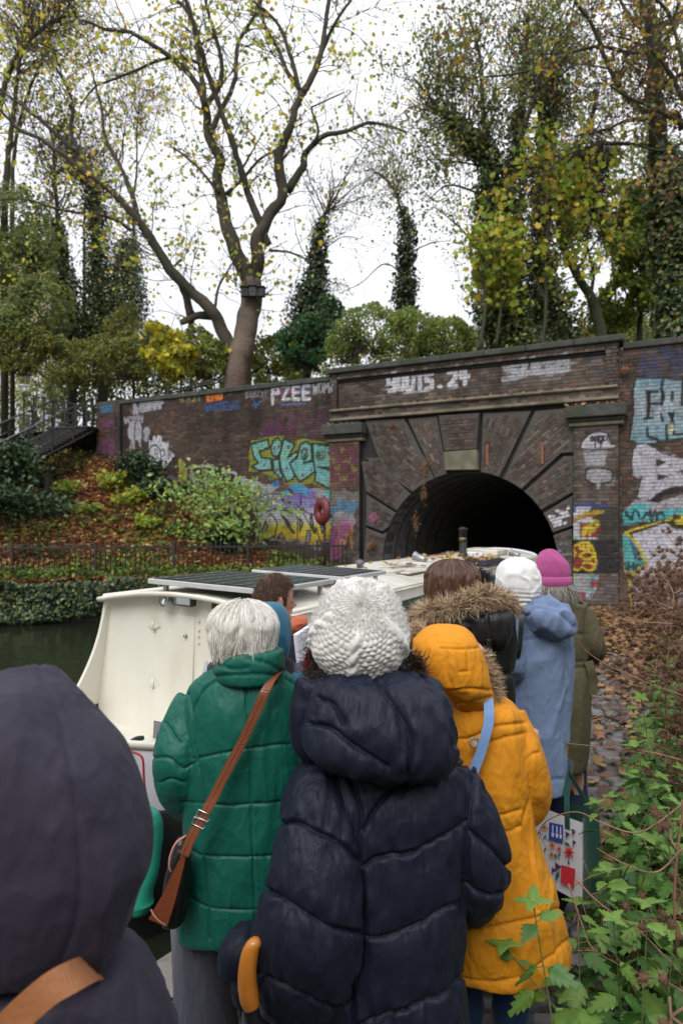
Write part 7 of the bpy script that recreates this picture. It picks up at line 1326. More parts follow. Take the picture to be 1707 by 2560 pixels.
# ---------------------------------------------------------------- blue jacket, white fleece beanie
YL = 3.2
pl_ = person((.92, 3.2, 0), 'person in pale denim blue hooded jacket and white fleece beanie'); bx = (gB(985, 0)[0]-CX)/F*YL
bod, hcl = body(pl_, bx, 3.23, 1.66, stance=.085, head_off=(-.07, -.02), arms={1: [(bx+.09, 3.21, 1.28), (bx+.105, 3.18, 1.05), (bx+.10, 3.17, .88), (bx+.105, 3.165, .775)], -1: [(bx-.11, 3.22, 1.28), (bx-.13, 3.22, 1.08), (bx-.1, 3.27, 1.0), (bx-.05, 3.28, 1.0)]}, voxel=.008)
M_DEN = cloth('pale_blue_shell', (.15,.205,.33), .85, .05, var=.10, bump=.3, bs=180, spec=.25, crease=(.8,(1,1,.35),12,.03))
mb = MB(); rows(mb, gB, YL, [(462,850,1030),(490,800,1100),(540,790,1165),(640,805,1195),(800,812,1192),(1000,806,1178),(1200,802,1172),(1400,800,1170),(1600,795,1170),(1735,792,1172),(1758,795,1168)], [.06,.09,.115,.125,.13,.135,.14,.15,.155,.16,.155])
limb(mb, gB, [(1130,560,3.2,.055),(1158,720,3.18,.058),(1166,900,3.17,.057),(1160,1100,3.17,.054),(1148,1280,3.17,.05),(1150,1400,3.16,.047),(1150,1440,3.16,.045)]); limb(mb, gB, [(830,580,3.2,.05),(820,720,3.15,.055),(828,880,3.12,.055),(850,960,3.2,.05),(870,960,3.35,.045)])
garment('jacket', pl_, mb, .0085, M_DEN, gB, [[(880,700),(960,690),(1070,660),(1200,690)],[(1190,760),(1200,1000),(1180,1200),(1172,1450)],[(790,1716),(1000,1722),(1170,1705)]], dep=.006, w=.006, puff=.004, L=.03, fold=.012, fs=6.5, fdir=(1,1,.5), fine=.003, seed=28)
mb = MB(); rows(mb, gB, 3.08, [(393,960,1060),(410,925,1120),(450,900,1185),(500,895,1225),(560,930,1250),(610,985,1252),(645,1040,1235),(668,1100,1200)], [.03,.06,.085,.09,.09,.08,.06,.03], yoff=[.06,.04,.02,0,0,0,.01,.03])
garment('hood', pl_, mb, .007, M_DEN, gB, [[(920,520),(1000,470),(1100,480),(1180,530),(1245,600)],[(940,440),(1040,430),(1150,460)]], dep=.010, w=.007, puff=.01, L=.03, fold=.016, fs=11, fine=.003, seed=29)
M_FLC = mat('white_fleece', (.74,.74,.73), .95, var=.12, vscale=6, bump=.5, bscale=180, sheen=.5)
mb = MB(); rows(mb, gB, 3.17, [(97,825,880),(108,775,925),(150,728,972),(220,704,996),(300,697,1004),(360,706,1000),(415,730,975),(452,765,935)], [.02,.05,.09,.105,.108,.10,.09,.07])
def bands(V, N, px, py): k = np.clip((py-1465)/45, 0, 1); return k*.005*np.sin((py-1465+6*gnoise(V, 8, 3))*.55)
garment('beanie', pl_, mb, .0055, M_FLC, fold=.007, fs=14, fdir=(1,1,1), extra=bands, seed=30)
rs = np.random.default_rng(6); trousers(pl_, bx+.02, 3.24, .7, M_JEANS, w=.07, stance=.08)
bk_ = thing('shoulder_bag_strap', P(*gB(865,800), 3.03), 'narrow black shoulder bag strap on the pale blue jacket', 'bag strap'); mb = MB(); ribbon(mb, catmull(P3(gB, [(905,462,3.14),(888,500,3.06),(878,580,3.035),(872,680,3.03),(862,770,3.03),(848,830,3.05)]), 6), .021, (1, 0, 0), .004); mb.build('leather_strap', M_BLKL, bk_)
mb = MB(); ell(mb, P(*gB(870,470), 3.19), (.05, .05, .03)); mb.build('scarf', mat('tan_scarf', (.4,.2,.12), .9), pl_)
# ---------------------------------------------------------------- olive trench coat, magenta beanie
YO = 4.05; ox = (gB(1180, 0)[0]-CX)/F*YO
po = person((ox, 4.05, 0), 'person in olive trench coat and magenta ribbed beanie, farthest along the queue'); body(po, ox, 4.08, 1.64, stance=.085, head_off=(-.06, -.01))
M_OLV = cloth('olive_cotton', (.088,.076,.040), .8, .03, var=.10, bump=.25, bs=200, crease=(.5,(1,1,.3),14,.012))
mb = MB(); rows(mb, gB, YO, [(385,1040,1230),(410,1010,1290),(450,990,1340),(520,985,1352),(650,990,1352),(820,1010,1352),(870,1012,1352),(1000,1000,1362),(1200,985,1362),(1400,975,1352),(1580,965,1330),(1612,968,1312)], [.06,.09,.11,.12,.125,.12,.118,.13,.145,.15,.155,.15])
limb(mb, gB, [(1310,480,4.05,.058),(1355,600,4.03,.062),(1395,720,4.02,.06),(1405,780,4.06,.055),(1370,810,4.2,.045)]); limb(mb, gB, [(1030,480,4.05,.055),(1000,640,4.05,.058),(990,780,4.1,.05)])
garment('trench_coat', po, mb, .0095, M_OLV, gB, [[(1000,850),(1200,862),(1370,850)],[(1000,895),(1200,905),(1370,890)],[(1225,640),(1290,655),(1350,658)],[(1350,470),(1345,560),(1340,700),(1350,830)]], dep=.007, w=.008, puff=.005, L=.03, fold=.012, fs=6, fdir=(1,1,.4), fine=.003, seed=31)
mb = MB(); rows(mb, gB, 4.03, [(338,1080,1170),(352,1040,1210),(385,1012,1240),(400,1020,1235)], [.06,.075,.08,.075]); garment('collar', po, mb, .009, M_OLV, fold=.006, fs=9, seed=32)
mb = MB(); ribbon(mb, catmull(P3(gB, [(1365,850,3.95),(1385,920,3.94),(1398,1000,3.95),(1400,1095,3.95)]), 6), .05, (1, 0, 0), .006); mb.build('belt_tail', M_OLV, po); mb = MB(); ribbon(mb, P3(gB, [(1240,395,3.96),(1290,410,3.97),(1345,445,4.03)]), .04, (.2, 1, 0), .006); mb.build('epaulette', M_OLV, po)
M_PINK = mat('magenta_wool', (.38,.065,.22), .85, var=.06, sheen=.4, bump=.3, bscale=250)
c = P(*gB(1103, 195), 4.03)
def ribk(th, ph, d): return .0045*np.abs(np.sin(ph*20))**.8-.0014+.004*gnoise(d, 2.2, 5)
def slouch(q, d): z = q[..., 2:3]; q = q+np.array([-.02, 0, 0])*smooth(z, .03, .12); q[..., 0] *= 1-.10*smooth(q[..., 2], .03, .1); return q
beanie(po, c, (.098, .098, .128), (0, 0, 1), M_PINK, ribk, nt=70, npn=312, tmax=2.0, name='beanie', shape=slouch)
Rg = []
ph = np.linspace(0, 2*np.pi, 312, endpoint=False)
for zz, rr in ((-.03, .097), (-.034, .105), (-.06, .108), (-.088, .106), (-.093, .097), (-.09, .088)): r = rr+.004*np.abs(np.sin(ph*20)); Rg.append(np.stack([c[0]+r*np.cos(ph), c[1]+r*np.sin(ph), np.full(312, c[2]+zz)], -1))
mb = MB(); mb.rings(np.array(Rg), cap=False); mb.build('beanie_cuff', M_PINK, po)
GRH = [(.3,.27,.24),(.2,.17,.15),(.42,.39,.36),(.14,.11,.09)]
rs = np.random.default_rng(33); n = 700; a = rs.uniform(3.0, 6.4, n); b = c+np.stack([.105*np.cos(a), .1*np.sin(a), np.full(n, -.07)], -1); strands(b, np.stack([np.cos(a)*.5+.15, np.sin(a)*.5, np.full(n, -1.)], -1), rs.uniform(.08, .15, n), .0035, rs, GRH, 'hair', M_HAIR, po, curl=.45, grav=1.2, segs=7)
trousers(po, ox, 4.1, .6, M_JEANS, w=.07)
# ---------------------------------------------------------------- man by the boat with orange scarf
YM = 3.35; mx_ = (gH(800, 0)[0]-CX)/F*YM
pm = person((mx_, YM, .0), 'man with short brown hair and orange scarf turned right beside the boat'); bod, hc = body(pm, mx_-.02, YM, 1.575, stance=.1, head_off=(.02, 0), voxel=.0052, face=R(58), hr=.076)
fd = np.array([math.sin(R(58)), math.cos(R(58)), 0]); sdv = np.array([math.cos(R(58)), -math.sin(R(58)), 0])
rs = np.random.default_rng(35); n = 5200; d = rs.normal(size=(n, 3)); d /= np.linalg.norm(d, axis=1, keepdims=True); f_ = d@fd; sd2 = np.abs(d@sdv); keep = ((f_ < .05+.75*np.maximum(d[:, 2], 0)) & (d[:, 2] > -.62) & ~((sd2 > .8) & (d[:, 2] < .05) & (f_ > -.35))) | ((d[:, 2] > .55) & (f_ < .72)); d = d[keep]
el = np.array([.080, .098, .114]); Rm = np.stack([sdv, fd, [0, 0, 1.]], 1); dl = d@Rm; b = hc+np.array([0, 0, .012])+(dl*el)@Rm.T
crown = np.array([0, 0, 1.])*.9-fd*.45; flow = d-crown; flow -= d*(flow*d).sum(1, keepdims=True); strands(b, flow/np.linalg.norm(flow, axis=1, keepdims=True)+d*.28+np.array([0, 0, -.2]), rs.uniform(.028, .045, len(b)), .0028, rs, [(.075,.038,.022),(.1,.052,.03),(.05,.026,.016),(.14,.08,.05)], 'hair', M_HAIR, pm, curl=.5, grav=.4, segs=4)
mb = MB(); V = (np.array([[math.sin(t)*math.cos(a), math.sin(t)*math.sin(a), math.cos(t)] for t in np.linspace(.02, 1.95, 20) for a in np.linspace(0, 6.2832, 32, endpoint=False)]).reshape(20, 32, 3)); Vl = V*np.array([.081, .100, .1155]); Vl[..., 1] = np.where(Vl[..., 1] > .03, .03+(Vl[..., 1]-.03)*.25, Vl[..., 1]); mb.rings(Vl@Rm.T+hc+np.array([0, 0, .012]), cap=False)
mb.build('hair_base', mat('hair_base_brown', (.06,.032,.02), .8), pm)
M_ORS = mat('orange_knit_scarf', (.42,.1,.04), .95, var=.15, vscale=30, bump=.6, bscale=160, sheen=.4)
mb = MB(); nc = hc+np.array([-.01, -.01, -.135]); 
for k, (r, dz, th_) in enumerate(((.085, 0, .034), (.10, -.045, .036), (.095, .01, .028))):
    a = np.linspace(0, 2*np.pi, 25); mb.tube(np.stack([nc[0]+r*1.1*np.cos(a)+.02*k, nc[1]+r*np.sin(a), nc[2]+dz+.02*np.sin(a*2+k)], -1), th_, 14, cap=False)
garment('scarf', pm, mb, .006, M_ORS, fold=.010, fs=14, fdir=(.5,.5,1.6), sm=3, seed=36)
M_NVC = cloth('navy_wool_coat', (.010,.013,.025), .85, .2)
mb = MB(); rows(mb, ID, YM, [(1560,670,745),(1580,640,775),(1610,615,800),(1700,605,812),(1850,600,815),(2050,600,815),(2120,602,812)], [.06,.09,.12,.13,.14,.14,.14]); garment('coat', pm, mb, .010, M_NVC, fold=.008, fs=7, seed=37)
mb = MB(); p = P(772, 1635, 3.18); mb.bbox(p, (.02, .20, .26), .003, rotz(R(-28))@rotx(.2)); o = mb.build('paper_sheet', mat('white_paper', (.75,.74,.82), .7), None, sm=False); tag(o, 'white sheet of paper held by the man in the orange scarf', 'paper')
trousers(pm, mx_-.02, YM, .8, M_JEANS)
# teal hooded person between them
pt = person((-.30, 2.62, 0), 'person in teal blue hood partly hidden behind the silver hair'); body(pt, -.31, 2.66, 1.46, stance=.09)
M_TEAL = cloth('teal_jersey', (.01,.105,.18), .85, .2); mb = MB(); rows(mb, ID, 2.6, [(1508,625,690),(1522,598,708),(1560,585,722),(1610,585,723),(1645,595,716),(1665,610,700)], [.04,.08,.11,.11,.09,.06]); garment('hood', pt, mb, .007, M_TEAL, fold=.008, fs=8, seed=38)
mb = MB(); rows(mb, ID, 2.64, [(1640,585,700),(1655,530,730),(1690,512,745),(1780,505,752),(1950,500,756),(2200,498,760),(2260,500,758)], [.06,.09,.12,.13,.14,.14,.14]); garment('jacket', pt, mb, .010, M_NVC, fold=.008, fs=7, seed=39)
trousers(pt, -.33, 2.66, .7, M_JEANS)
st2 = thing('grey_bag_strap', P(510, 1700, 2.5), 'grey strap edged with tan on the navy shoulder left of the silver hair', 'bag strap'); mb = MB(); ribbon(mb, [P(516,1655,2.55), P(512,1680,2.5), P(509,1708,2.49), P(508,1760,2.49)], .013, (1, 0, 0), .006); mb.build('grey_webbing', mat('grey_webbing', (.3,.3,.34), .8), st2)
# person in quilted jacket hidden behind the white beanie
pq = person((.02, 2.72, 0), 'mostly hidden person in slate quilted jacket with dark curly hair and red scarf'); body(pq, .02, 2.76, 1.5, stance=.09)
M_SLT = cloth('slate_quilted_nylon', (.055,.055,.09), .5, .2); mb = MB(); rows(mb, ID, 2.68, [(1640,800,900),(1655,745,950),(1672,714,990),(1710,700,1005),(1850,700,1008),(2100,698,1010),(2200,700,1008)], [.06,.09,.12,.13,.14,.14,.13])
garment('jacket', pq, mb, .008, M_SLT, ID, [[(700,1700+50*k),(850,1710+50*k),(1005,1700+50*k)] for k in range(-1, 8)]+[[(760,1640),(755,1700),(750,2100)]], dep=.01, w=.007, puff=.01, fold=.005, seed=40)
mb = MB(); ell(mb, P(812, 1660, 2.62), (.075, .07, .07)); garment('scarf', pq, mb, .007, mat('red_scarf', (.5,.01,.015), .8), fold=.012, fs=14, seed=41)
mb = MB(); limb(mb, ID, [(735,1700,2.6,.03),(760,1708,2.55,.032),(790,1725,2.5,.03)]); mb.build('teal_cuff', M_TEAL, pq)
bob(pq, ID, 2.74, 860, 1545, 52, 1475, 1640, DKH, 1500, 90, width=.005, wave=.02, ry=.1, flick=.05)
curls(pq, ID, [(800,1570,2.6),(790,1620,2.56),(785,1660,2.54),(790,1690,2.5)], 900, .06, DKH, 42, spread=.016)
# dark fur hooded person far back
pe = person((.72, 3.7, 0), 'person in black with shaggy black fur hood behind the brown haired person'); body(pe, .72, 3.73, 1.5, stance=.09)
mb = MB(); rows(mb, ID, 3.7, [(1430,1160,1200),(1440,1145,1212),(1475,1135,1222),(1520,1130,1228),(1560,1120,1240),(1700,1105,1255),(1950,1100,1260),(2000,1102,1258)], [.03,.06,.09,.1,.11,.13,.13,.13]); garment('coat', pe, mb, .011, M_BLK, fold=.008, fs=7, seed=43)
fur(pe, ID, [(1150,1500,3.62),(1158,1455,3.6),(1178,1432,3.6),(1203,1442,3.6),(1216,1480,3.62)], (0, -.2, .3), 1500, .06, 44, [(.012,.012,.014),(.03,.03,.035)], rad=.02, w=.003)
trousers(pe, .72, 3.73, .7, M_JEANS)
# ---------------------------------------------------------------- tote bag
tl, tr_ = np.array([.83, 3.225, 0]), np.array([1.03, 2.925, 0]); td = tr_-tl; tw_ = np.linalg.norm(td); td /= tw_; tn = np.array([td[1], -td[0], 0]); tn = tn if tn[1] < 0 else -tn; ZT, ZB = .535, .19; gdir = np.array([.75, .66, 0]); gdir /= np.linalg.norm(gdir)
tote = thing('tote_bag', ((tl+tr_)/2+np.array([.05, .05, ZB])), 'white canvas tote printed with flowers and tools, dark green sides and handles', 'tote bag'); M_CANV = cloth('white_canvas', (.6,.58,.6), .9, bs=500, bump=.4); M_DGC = cloth('dark_green_canvas', (.006,.05,.035), .85, bs=400)
gw = .15
def tp(a, z, o=0.): return tl+td*a+tn*o+np.array([0, 0, z])
n = 14; zs = np.linspace(ZB, ZT, n); aa = np.linspace(0, tw_, 12); G = np.array([[tp(a, z, .012*math.sin(a*9)*(z-ZB)*3) for a in aa] for z in zs]); mb = MB(); mb.grid(G); mb.grid((G-tn*.004)[:, ::-1]); mb.build('front_panel', M_CANV, tote)
mb = MB(); mb.grid(np.array([[tp(a, z)+gdir*gw for a in aa] for z in zs])[:, ::-1]); mb.build('back_panel', M_DGC, tote)
mb = MB(); mb.grid(np.array([[tp(tw_, z)+gdir*g*gw-td*.03*math.sin(g*3.14)*(z-ZB)/.35 for g in np.linspace(0, 1, 8)] for z in zs])); mb.grid(np.array([[tp(0, z)+gdir*g*gw for g in (0, .5, 1)] for z in zs])); mb.grid(np.array([[tp(a, ZB)+gdir*g*gw for a in (0, tw_)] for g in (0, 1)])); mb.build('gusset', M_DGC, tote)
for o_, off in ((.0, 0), (gw, 1)):
    q = [tp(tw_*.32, ZT-.05)+gdir*o_+tn*.006, tp(tw_*.33, ZT+.03)+gdir*o_, np.array([bx+.10, 3.14, .70]), np.array([bx+.11, 3.14, .725]), np.array([bx+.12, 3.14, .70]), tp(tw_*.78, ZT+.03)+gdir*o_, tp(tw_*.8, ZT-.05)+gdir*o_+tn*.006]; mb = MB(); ribbon(mb, catmull(q, 8), .024, td, .004); mb.build('handle', M_DGC, tote)
def onface(f, pts, lift=.004):
    out = []
    for p in pts:
        px, py = f(*p); dx, dz = (px-CX)/F, (HY-py)/F; q0 = tl+tn*(lift+.012); Yh = (q0@tn)/(dx*tn[0]+tn[1]); out.append([dx*Yh, Yh, EH+dz*Yh])
    return np.array(out)
def decal(pts, col, name, f=gY, lift=.004):
    V = onface(f, pts, lift); n = len(V); m_ = MATC.setdefault(col, mat('print_'+name, col, .85)); mb = MB(); mb.add(np.concatenate([V, V.mean(0)[None]]), None, [[k, (k+1) % n, n] for k in range(n)]); return mb.build(name, m_, tote, sm=False)
MATC = {}; RD, BLU, ORG, PUR, GRN = (.55,.02,.03), (.02,.05,.32), (.65,.2,.05), (.08,.02,.13), (.01,.1,.05)
decal([(825,1232),(902,1248),(900,1348),(822,1330)], BLU, 'print_panel'); decal([(893,1468),(970,1492),(962,1600),(888,1568)], RD, 'print_panel')
for x, y in ((845,1270),(868,1275),(888,1280)): decal([(x-3,y-22),(x+3,y-21),(x+3,y+18),(x-3,y+17)], (.6,.58,.6), 'print_tool', lift=.006); decal([(x-8,y+20),(x+8,y+22),(x+5,y+45),(x-5,y+43)], (.6,.58,.6), 'print_tool', lift=.006)
def flower(x, y, r, col, pet=6, name='print_flower'):
    decal([(x+r*(1 if k % 2 == 0 else .45)*math.cos(k*math.pi/pet), y+r*1.25*(1 if k % 2 == 0 else .45)*math.sin(k*math.pi/pet)) for k in range(2*pet)], col, name, lift=.005); decal([(x+r*.25*math.cos(k), y+r*.3*math.sin(k)) for k in range(6)], (.1,.04,.02), 'print_flower_eye', lift=.007)
flower(798,1262,22,(.65,.28,.04)); flower(840,1360,22,ORG); flower(838,1412,20,ORG); flower(880,1380,18,(.6,.1,.1)); flower(934,1400,34,RD, 8); flower(925,1300,18,PUR,3); flower(962,1345,16,PUR,3); flower(870,1480,26,PUR,3); flower(848,1500,18,PUR,3); flower(958,1290,14,PUR,3)
for a, b in (((905,1340),(945,1370)), ((870,1430),(890,1400)), ((860,1560),(880,1500)), ((930,1440),(935,1475)), ((790,1330),(812,1300)), ((940,1270),(975,1285)), ((795,1400),(808,1370)), ((858,1400),(862,1440))):
    dx, dy = (b[1]-a[1])*.12, -(b[0]-a[0])*.12; decal([a, ((a[0]+b[0])/2+dx*1.5, (a[1]+b[1])/2+dy*1.5), b, ((a[0]+b[0])/2-dx*1.5, (a[1]+b[1])/2-dy*1.5)], GRN, 'print_leaf')
# ================================================================ plants on the bank to the right of the path
M_NET = mat('nettle_leaf', attr=True, rough=.5, trans=.25, bump=.35, bscale=120); M_STEM = mat('green_stem', (.1,.13,.04), .7); M_DRY = mat('dry_stem', (.22,.13,.08), .9, var=.3, vscale=20); M_BUR = mat('burr', attr=True, rough=.95)
def nettleleaf():
    n = 11; t = np.linspace(0, 1, n); w = .33*np.sin(np.pi*t**.62)**.8*(1-t*.25); V = []; Q = []
    for i in range(n):
        z = -.28*t[i]**2; s = .045*(1 if i % 2 else -.8); V += [[t[i], 0, z], [t[i]+s, w[i]*.55, z+.07*w[i]+.03*(i % 2)], [t[i]+s*1.6, max(w[i]+s, .0), z-.05*w[i]], [t[i]+s, -w[i]*.55, z+.07*w[i]+.03*(i % 2)], [t[i]+s*1.6, -max(w[i]+s, .0), z-.05*w[i]]]
    for i in range(n-1):
        a, b = i*5, i*5+5; Q += [[a, b, b+1, a+1], [a+1, b+1, b+2, a+2], [a, a+3, b+3, b], [a+3, a+4, b+4, b+3]]
    return np.array(V), np.array(Q)
NV, NQ = nettleleaf()
def nettle_mesh(seed, h):
    rs = np.random.default_rng(seed); mb = MB(); st = catmull([(0,0,0), (rs.normal(0,.03), rs.normal(0,.03), h*.5), (rs.normal(0,.09), rs.normal(0,.09), h)], 8); sm = MB(); sm.tube(st, np.linspace(.0035, .0015, len(st)), 5); k = 0; tier = rs.uniform(0, 1.5)
    z = h*.18
    while z < h:
        f = z/h; p = st[min(len(st)-1, int(f*(len(st)-1)))]; L = .135*(1.1-.75*f**2)*rs.uniform(.75, 1.15); tier += 1.57
        for s in (0, math.pi):
            a = tier+s+rs.normal(0, .2); pit = rs.uniform(-.45, .3)-.35*(1-f); Rm = rotz(a)@roty(-pit)@rotx(rs.normal(0, .3)); V = (NV*L+np.array([L*.22, 0, 0]))@Rm.T+p; c = np.array([(.06,.15,.028),(.085,.19,.035),(.045,.115,.022),(.12,.22,.04)][rs.integers(4)])*rs.uniform(.8, 1.25)*(1+.25*f); mb.add(V, NQ, col=c)
            sm.tube([p, p+Rm@np.array([L*.22, 0, 0])], .0012, 3, cap=False)
        z += h*rs.uniform(.09, .14)
    # top rosette
    for s in range(4): Rm = rotz(tier+s*1.57+.5)@roty(-rs.uniform(.1,.6)); mb.add((NV*.05)@Rm.T+st[-1], NQ, col=(.16,.28,.05))
    V, Fs, C = mb.arrays(); lm = mesh('nettle_leaves', V, Fs, M_NET, True, C); V, Fs, C = sm.arrays(); return lm, mesh('nettle_stem', V, Fs, M_STEM, True)
protos = [nettle_mesh(100+k, h) for k, h in enumerate((.45,.55,.65,.75,.85,.6))]
rs = np.random.default_rng(51); spots = []
for _ in range(2600):
    Y = rs.uniform(1.7, 6.5); u = rs.uniform(1.5, 3.4); X = edgeX(Y)+u; px, py = proj(np.array([X, Y, .35]))
    lim = np.interp(py, [1500, 1750, 1900, 2050, 2200, 2350, 2500, 2700, 3000], [1680, 1640, 1590, 1560, 1500, 1450, 1390, 1340, 1300])
    if px < lim or px > 1900 or (Y < 2.5 and px < 1440): continue
    if all((X-a)**2+(Y-b)**2 > (.13)**2 for a, b, *_ in spots): spots.append((X, Y, u))
spots = sorted(spots, key=lambda s: s[1])[:150]
ORD = ['first', 'second', 'third', 'fourth', 'fifth', 'sixth', 'seventh', 'eighth', 'ninth', 'tenth', 'eleventh', 'twelfth', 'thirteenth', 'fourteenth', 'fifteenth', 'sixteenth']
_ps = [proj(np.array([a, b, .4])) for a, b, _ in spots]; _row = [min(9, k//15) for k in range(len(spots))]
def nlab(X, Y, k):
    r = _row[k]; inr = sorted([i for i in range(len(spots)) if _row[i] == r], key=lambda i: _ps[i][0]); return 'green nettle, %s from the path in the %s row of nettles counted from the camera' % (ORD[inr.index(k)], ORD[r])
for k, (X, Y, u) in enumerate(spots):
    lm, sm_ = protos[rs.integers(len(protos))]; z0 = .3*smooth(np.array(u), 1.75, 3.4)-.03; t = thing('nettle_plant', (X, Y, float(z0)), nlab(X, Y, k), 'nettle', 'nettles on the right bank')
    t.rotation_euler = (rs.normal(0, .12), rs.normal(-.06, .12), rs.uniform(0, 6.28)); s = rs.uniform(.8, 1.15)*(1 if Y < 4 else .9); t.scale = (s, s, s); link('stem', sm_, t); link('leaves', lm, t)
n = 34000; Y = 1.2+rs.random(n)*13; u = 1.75+rs.random(n)*3.5; X = edgeX(Y)+u; h = .3*smooth(u, 1.75, 3.4); z = h+rs.random(n)**2*(.18+.35*smooth(fbm(np.stack([X, Y, 0*X], -1), .9, 3), -.1, .4))*smooth(u, 1.75, 2.3); keep = (fbm(np.stack([X, Y, 0*X], -1), 1.1, 6) > -.2) & (Y < 12-2*rs.random(n)); C = np.stack([X, Y, z], -1)[keep]
tag(leaves('bank_ground_cover', C, rs.uniform(.035, .08, len(C)), [(.05,.1,.02),(.08,.15,.03),(.03,.06,.02),(.12,.17,.04),(.13,.07,.03)], rs, up=1), kind='stuff')
# unseen hedge and trees added beside and behind the viewer to dim low skylight
rs = np.random.default_rng(91)
for lab, c0, r0, n_ in (('unseen thick hedge added on the right bank beyond the nettles to block low light', (6.2, 3.5, 1.5), (1.6, 6.5, 1.7), 9000), ('unseen trees added over the towpath behind the viewer to block low light', (2, -7, 3.), (9, 2, 3.4), 9000), ('unseen trees added on the far bank behind the viewer to block low light', (-11, -3, 3), (2.5, 8, 3.2), 9000)):
    d = rs.normal(size=(n_, 3)); d /= np.linalg.norm(d, axis=1, keepdims=True); C = np.array(c0)+d*np.array(r0)*(rs.uniform(.55, 1.05, n_)[:, None]); C = C[C[:, 2] > 0]
    t = thing('hedge' if 'hedge' in lab else 'added_tree_row', (c0[0], c0[1], 0), lab, 'hedge' if 'hedge' in lab else 'trees'); leaves('foliage', C, rs.uniform(.2, .4, len(C)), GREEN+OL, rs, None, t, up=.5); m1 = MB()
    for k in range(7): b = np.array([c0[0]+rs.uniform(-.8, .8)*r0[0], c0[1]+rs.uniform(-.8, .8)*r0[1], 0]); m1.tube([b, b+np.array([.1, 0, c0[2]]), b+np.array([.2, .1, c0[2]+r0[2]*.7])], [.08, .06, .02], 6)
    m1.build('trunks', M_BARKD, t)
# dried burdock
def burdock(name, x, y, h, seed, label, nb=9, lean=(0, 0), heads=7, sz=.024, z0=.2, spreadk=1.):
    rs = np.random.default_rng(seed); t = thing(name, (x, y, z0), label, 'dried plant'); sm = MB(); hb = MB(); V0 = np.array([x, y, z0]); top = V0+np.array([lean[0], lean[1], h]); st = catmull([V0, (V0+top)/2+rs.normal(0, .05, 3), top], 8); sm.tube(st, np.linspace(.0055, .003, len(st)), 6)
    H = []
    for k in range(nb):
        p = st[rs.integers(6, len(st))]; a = rs.uniform(0, 6.28); d = np.array([math.cos(a), math.sin(a), rs.uniform(.1, .9)]); L = h*rs.uniform(.18, .4)*spreadk; q = [p]
        for _ in range(5): d = d/np.linalg.norm(d)+rs.normal(0, .25, 3); d /= np.linalg.norm(d); q.append(q[-1]+d*L/5)
        sm.tube(q, np.linspace(.0045, .0018, 6), 5)
        for _ in range(heads):
            b = q[rs.integers(2, 6)]; e = rs.normal(size=3); e[2] = abs(e[2])*.6; e /= np.linalg.norm(e); e2 = b+e*rs.uniform(.02, .09); sm.tube([b, (b+e2)/2+rs.normal(0, .008, 3), e2], .0012, 4, cap=False); H.append(e2)
            if rs.random() < .5: e3 = e2+rs.normal(0, .03, 3); H.append(e3); sm.tube([e2, e3], .001, 3, cap=False)
    H = np.array(H); sm.build('stems', M_DRY, t); nb_ = len(H); col = [(.19,.1,.06),(.13,.065,.04),(.26,.16,.1),(.1,.05,.035)]
    for c in H[:]: ell(hb, c, (sz*.4, sz*.4, sz*.4), 8)
    V, Fs, _ = hb.arrays(); tag(obj('burr_cores', V, Fs, M_BUR, t, True, np.tile(np.array([[.12,.06,.035]]), (len(V), 1))), kind='stuff')
    m = 46; b = np.repeat(H, m, 0); d = rs.normal(size=(len(b), 3)); strands(b, d, rs.uniform(.5, 1, len(b))*sz, sz*.09, rs, col, 'burrs', M_BUR, t, curl=.6, segs=3); return t
BL_ = [(3.6, 1.75, 1.25, (0, 0), 'tall dried burdock at the right edge before the white graffiti letters'), (4.3, 2.15, 1.2, (-.05, 0), 'dried burdock left of the tallest one, against the wall foot'), (5.2, 2.75, 1.15, (-.05, 0), 'rust brown dried burdock standing before the painted pilaster foot'), (3.3, 1.8, .95, (.05, 0), 'dried burdock leaning over the nettles at the right edge'), (6.2, 2.95, 1.2, (-.1, 0), 'farther dried burdock near the foot of the right wall'), (4.8, 2.5, 1.3, (.0, 0), 'dense dried burdock between the wall foot and the right edge')]
for k, (Y, X, h, ln, lab) in enumerate(BL_): burdock('dried_burdock', X, Y, h, 60+k, lab, nb=19, lean=ln, heads=9, z0=.2, sz=.03)
for k, (Y, X, h, lab) in enumerate([(1.5, .72, .72, 'close dried burdock head cluster at the bottom right corner'), (1.75, .98, .95, 'dried burdock with few brown heads over the lower right nettles'), (2.2, 1.12, 1.0, 'small dried burdock by the right edge above the nettles')]): burdock('dried_burdock', X, Y, h, 70+k, lab, nb=6, heads=5, z0=.05, sz=.028, spreadk=.6)
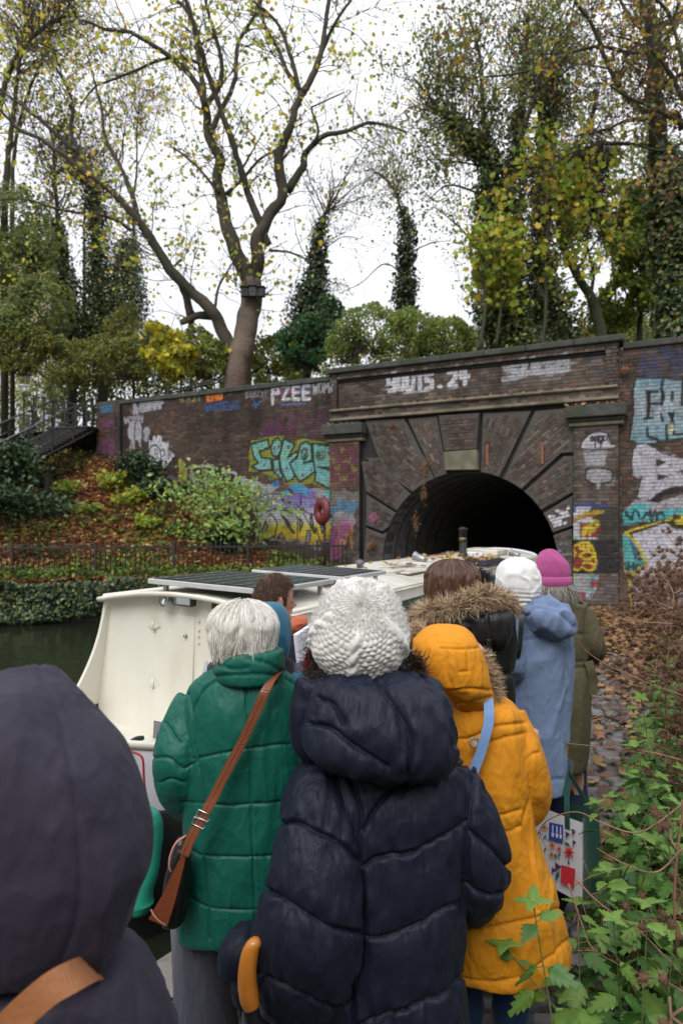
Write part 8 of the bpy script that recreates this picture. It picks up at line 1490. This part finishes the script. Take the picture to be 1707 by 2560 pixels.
# loose dry stems arching over the path
rs = np.random.default_rng(81)
for k, (pts, lab) in enumerate([([(1707,2010,2.3),(1600,2080,2.25),(1510,2060,2.3),(1440,2030,2.3),(1370,2050,2.35),(1340,2090,2.4)], 'long pale dry stem arching across the tote bag'), ([(1440,2200,2.2),(1500,2260,2.15),(1600,2330,2.1),(1707,2440,2.0)], 'pale dry stem running down through the nettles'), ([(1680,1560,3.0),(1560,1550,3.1),(1470,1520,3.2)], 'thin dry stem reaching left toward the olive coat'), ([(1707,1740,3.0),(1600,1700,3.0),(1480,1640,3.1),(1410,1560,3.1)], 'dark thin stem crossing before the leafy path'), ([(1700,1900,2.6),(1620,1880,2.6),(1530,1870,2.7),(1410,1858,2.8)], 'fine branching dry stem beside the blue jacket hem'), ([(1707,2120,2.1),(1640,2180,2.1),(1560,2160,2.1),(1490,2120,2.2)], 'brown dry stem looping over the nettles'), ([(1420,2210,2.3),(1450,2300,2.25),(1480,2370,2.2),(1560,2420,2.1)], 'thin brown stem beside the mustard parka hem')]):
    p = catmull([P(*q) for q in pts], 8); mb = MB(); mb.tube(p, np.linspace(.0035, .0014, len(p)), 5)
    for _ in range(7): i = rs.integers(4, len(p)-2); e = p[i]+rs.normal(0, .07, 3)*np.array([1, .6, 1]); mb.tube([p[i], (p[i]+e)/2+rs.normal(0, .01, 3), e], .0011, 4)
    tag(mb.build('dry_bramble', M_DRY), lab, 'bramble')

# dry weeds rooted in the brickwork, and leaves lying on its ledges
for k, (X, Y, lab, n, L) in enumerate(((318, 462, 'tuft of dry orange weed under the string course left of the keystone', 60, .22), (462, 640, 'dry vine hanging from the left shoulder of the arch', 150, .3), (455, 740, 'lower dry vine strand hanging in the tunnel mouth', 70, .25), (420, 880, 'dry weed on the left jamb of the tunnel mouth', 90, .25), (235, 985, 'dry stalks rooted at the left foot of the portal', 160, .5), (1318, 225, 'dry orange weed in the corner right of the parapet pier', 110, .2))):
    s_, z_ = wsz(*z2c(X, Y)); c = wp(s_, z_, .14); rs = np.random.default_rng(95+k); b = np.repeat(c[None], n, 0)+rs.normal(0, .035, (n, 3))*np.array([1, 1, 4. if k in (1, 2, 3) else 1])
    o = strands(b, rs.normal(0, .6, (n, 3))*.6+np.array([0, -.2, -.9 if k in (1, 2, 3) else .5 if k != 4 else 1.4]), rs.uniform(.4, 1.1, n)*L*.45, .010, rs, [(.3,.14,.06),(.2,.09,.045),(.38,.22,.1)], 'dry_weed', M_FUR, None, curl=1.0, segs=5); tag(o, lab, 'weed')
rs = np.random.default_rng(99); L = []
for s0, s1, z, o0, o1, n in ((-.3, 1.0, 4.585, .2, .42, 60), (-6.6, -5.5, 4.585, .2, .42, 10), (-6.3, .6, 5.02, .1, .22, 60), (-6.3, .6, 4.79, .15, .19, 10)):
    for _ in range(n): L.append(wp(rs.uniform(s0, s1), z+rs.uniform(0, .03), rs.uniform(o0, o1)))
tag(leaves('ledge_leaves', np.array(L), rs.uniform(.06, .12, len(L)), ORANGE, rs, M_DRYLEAF, up=1.5, tilt=.6, lobes=True), kind='stuff')
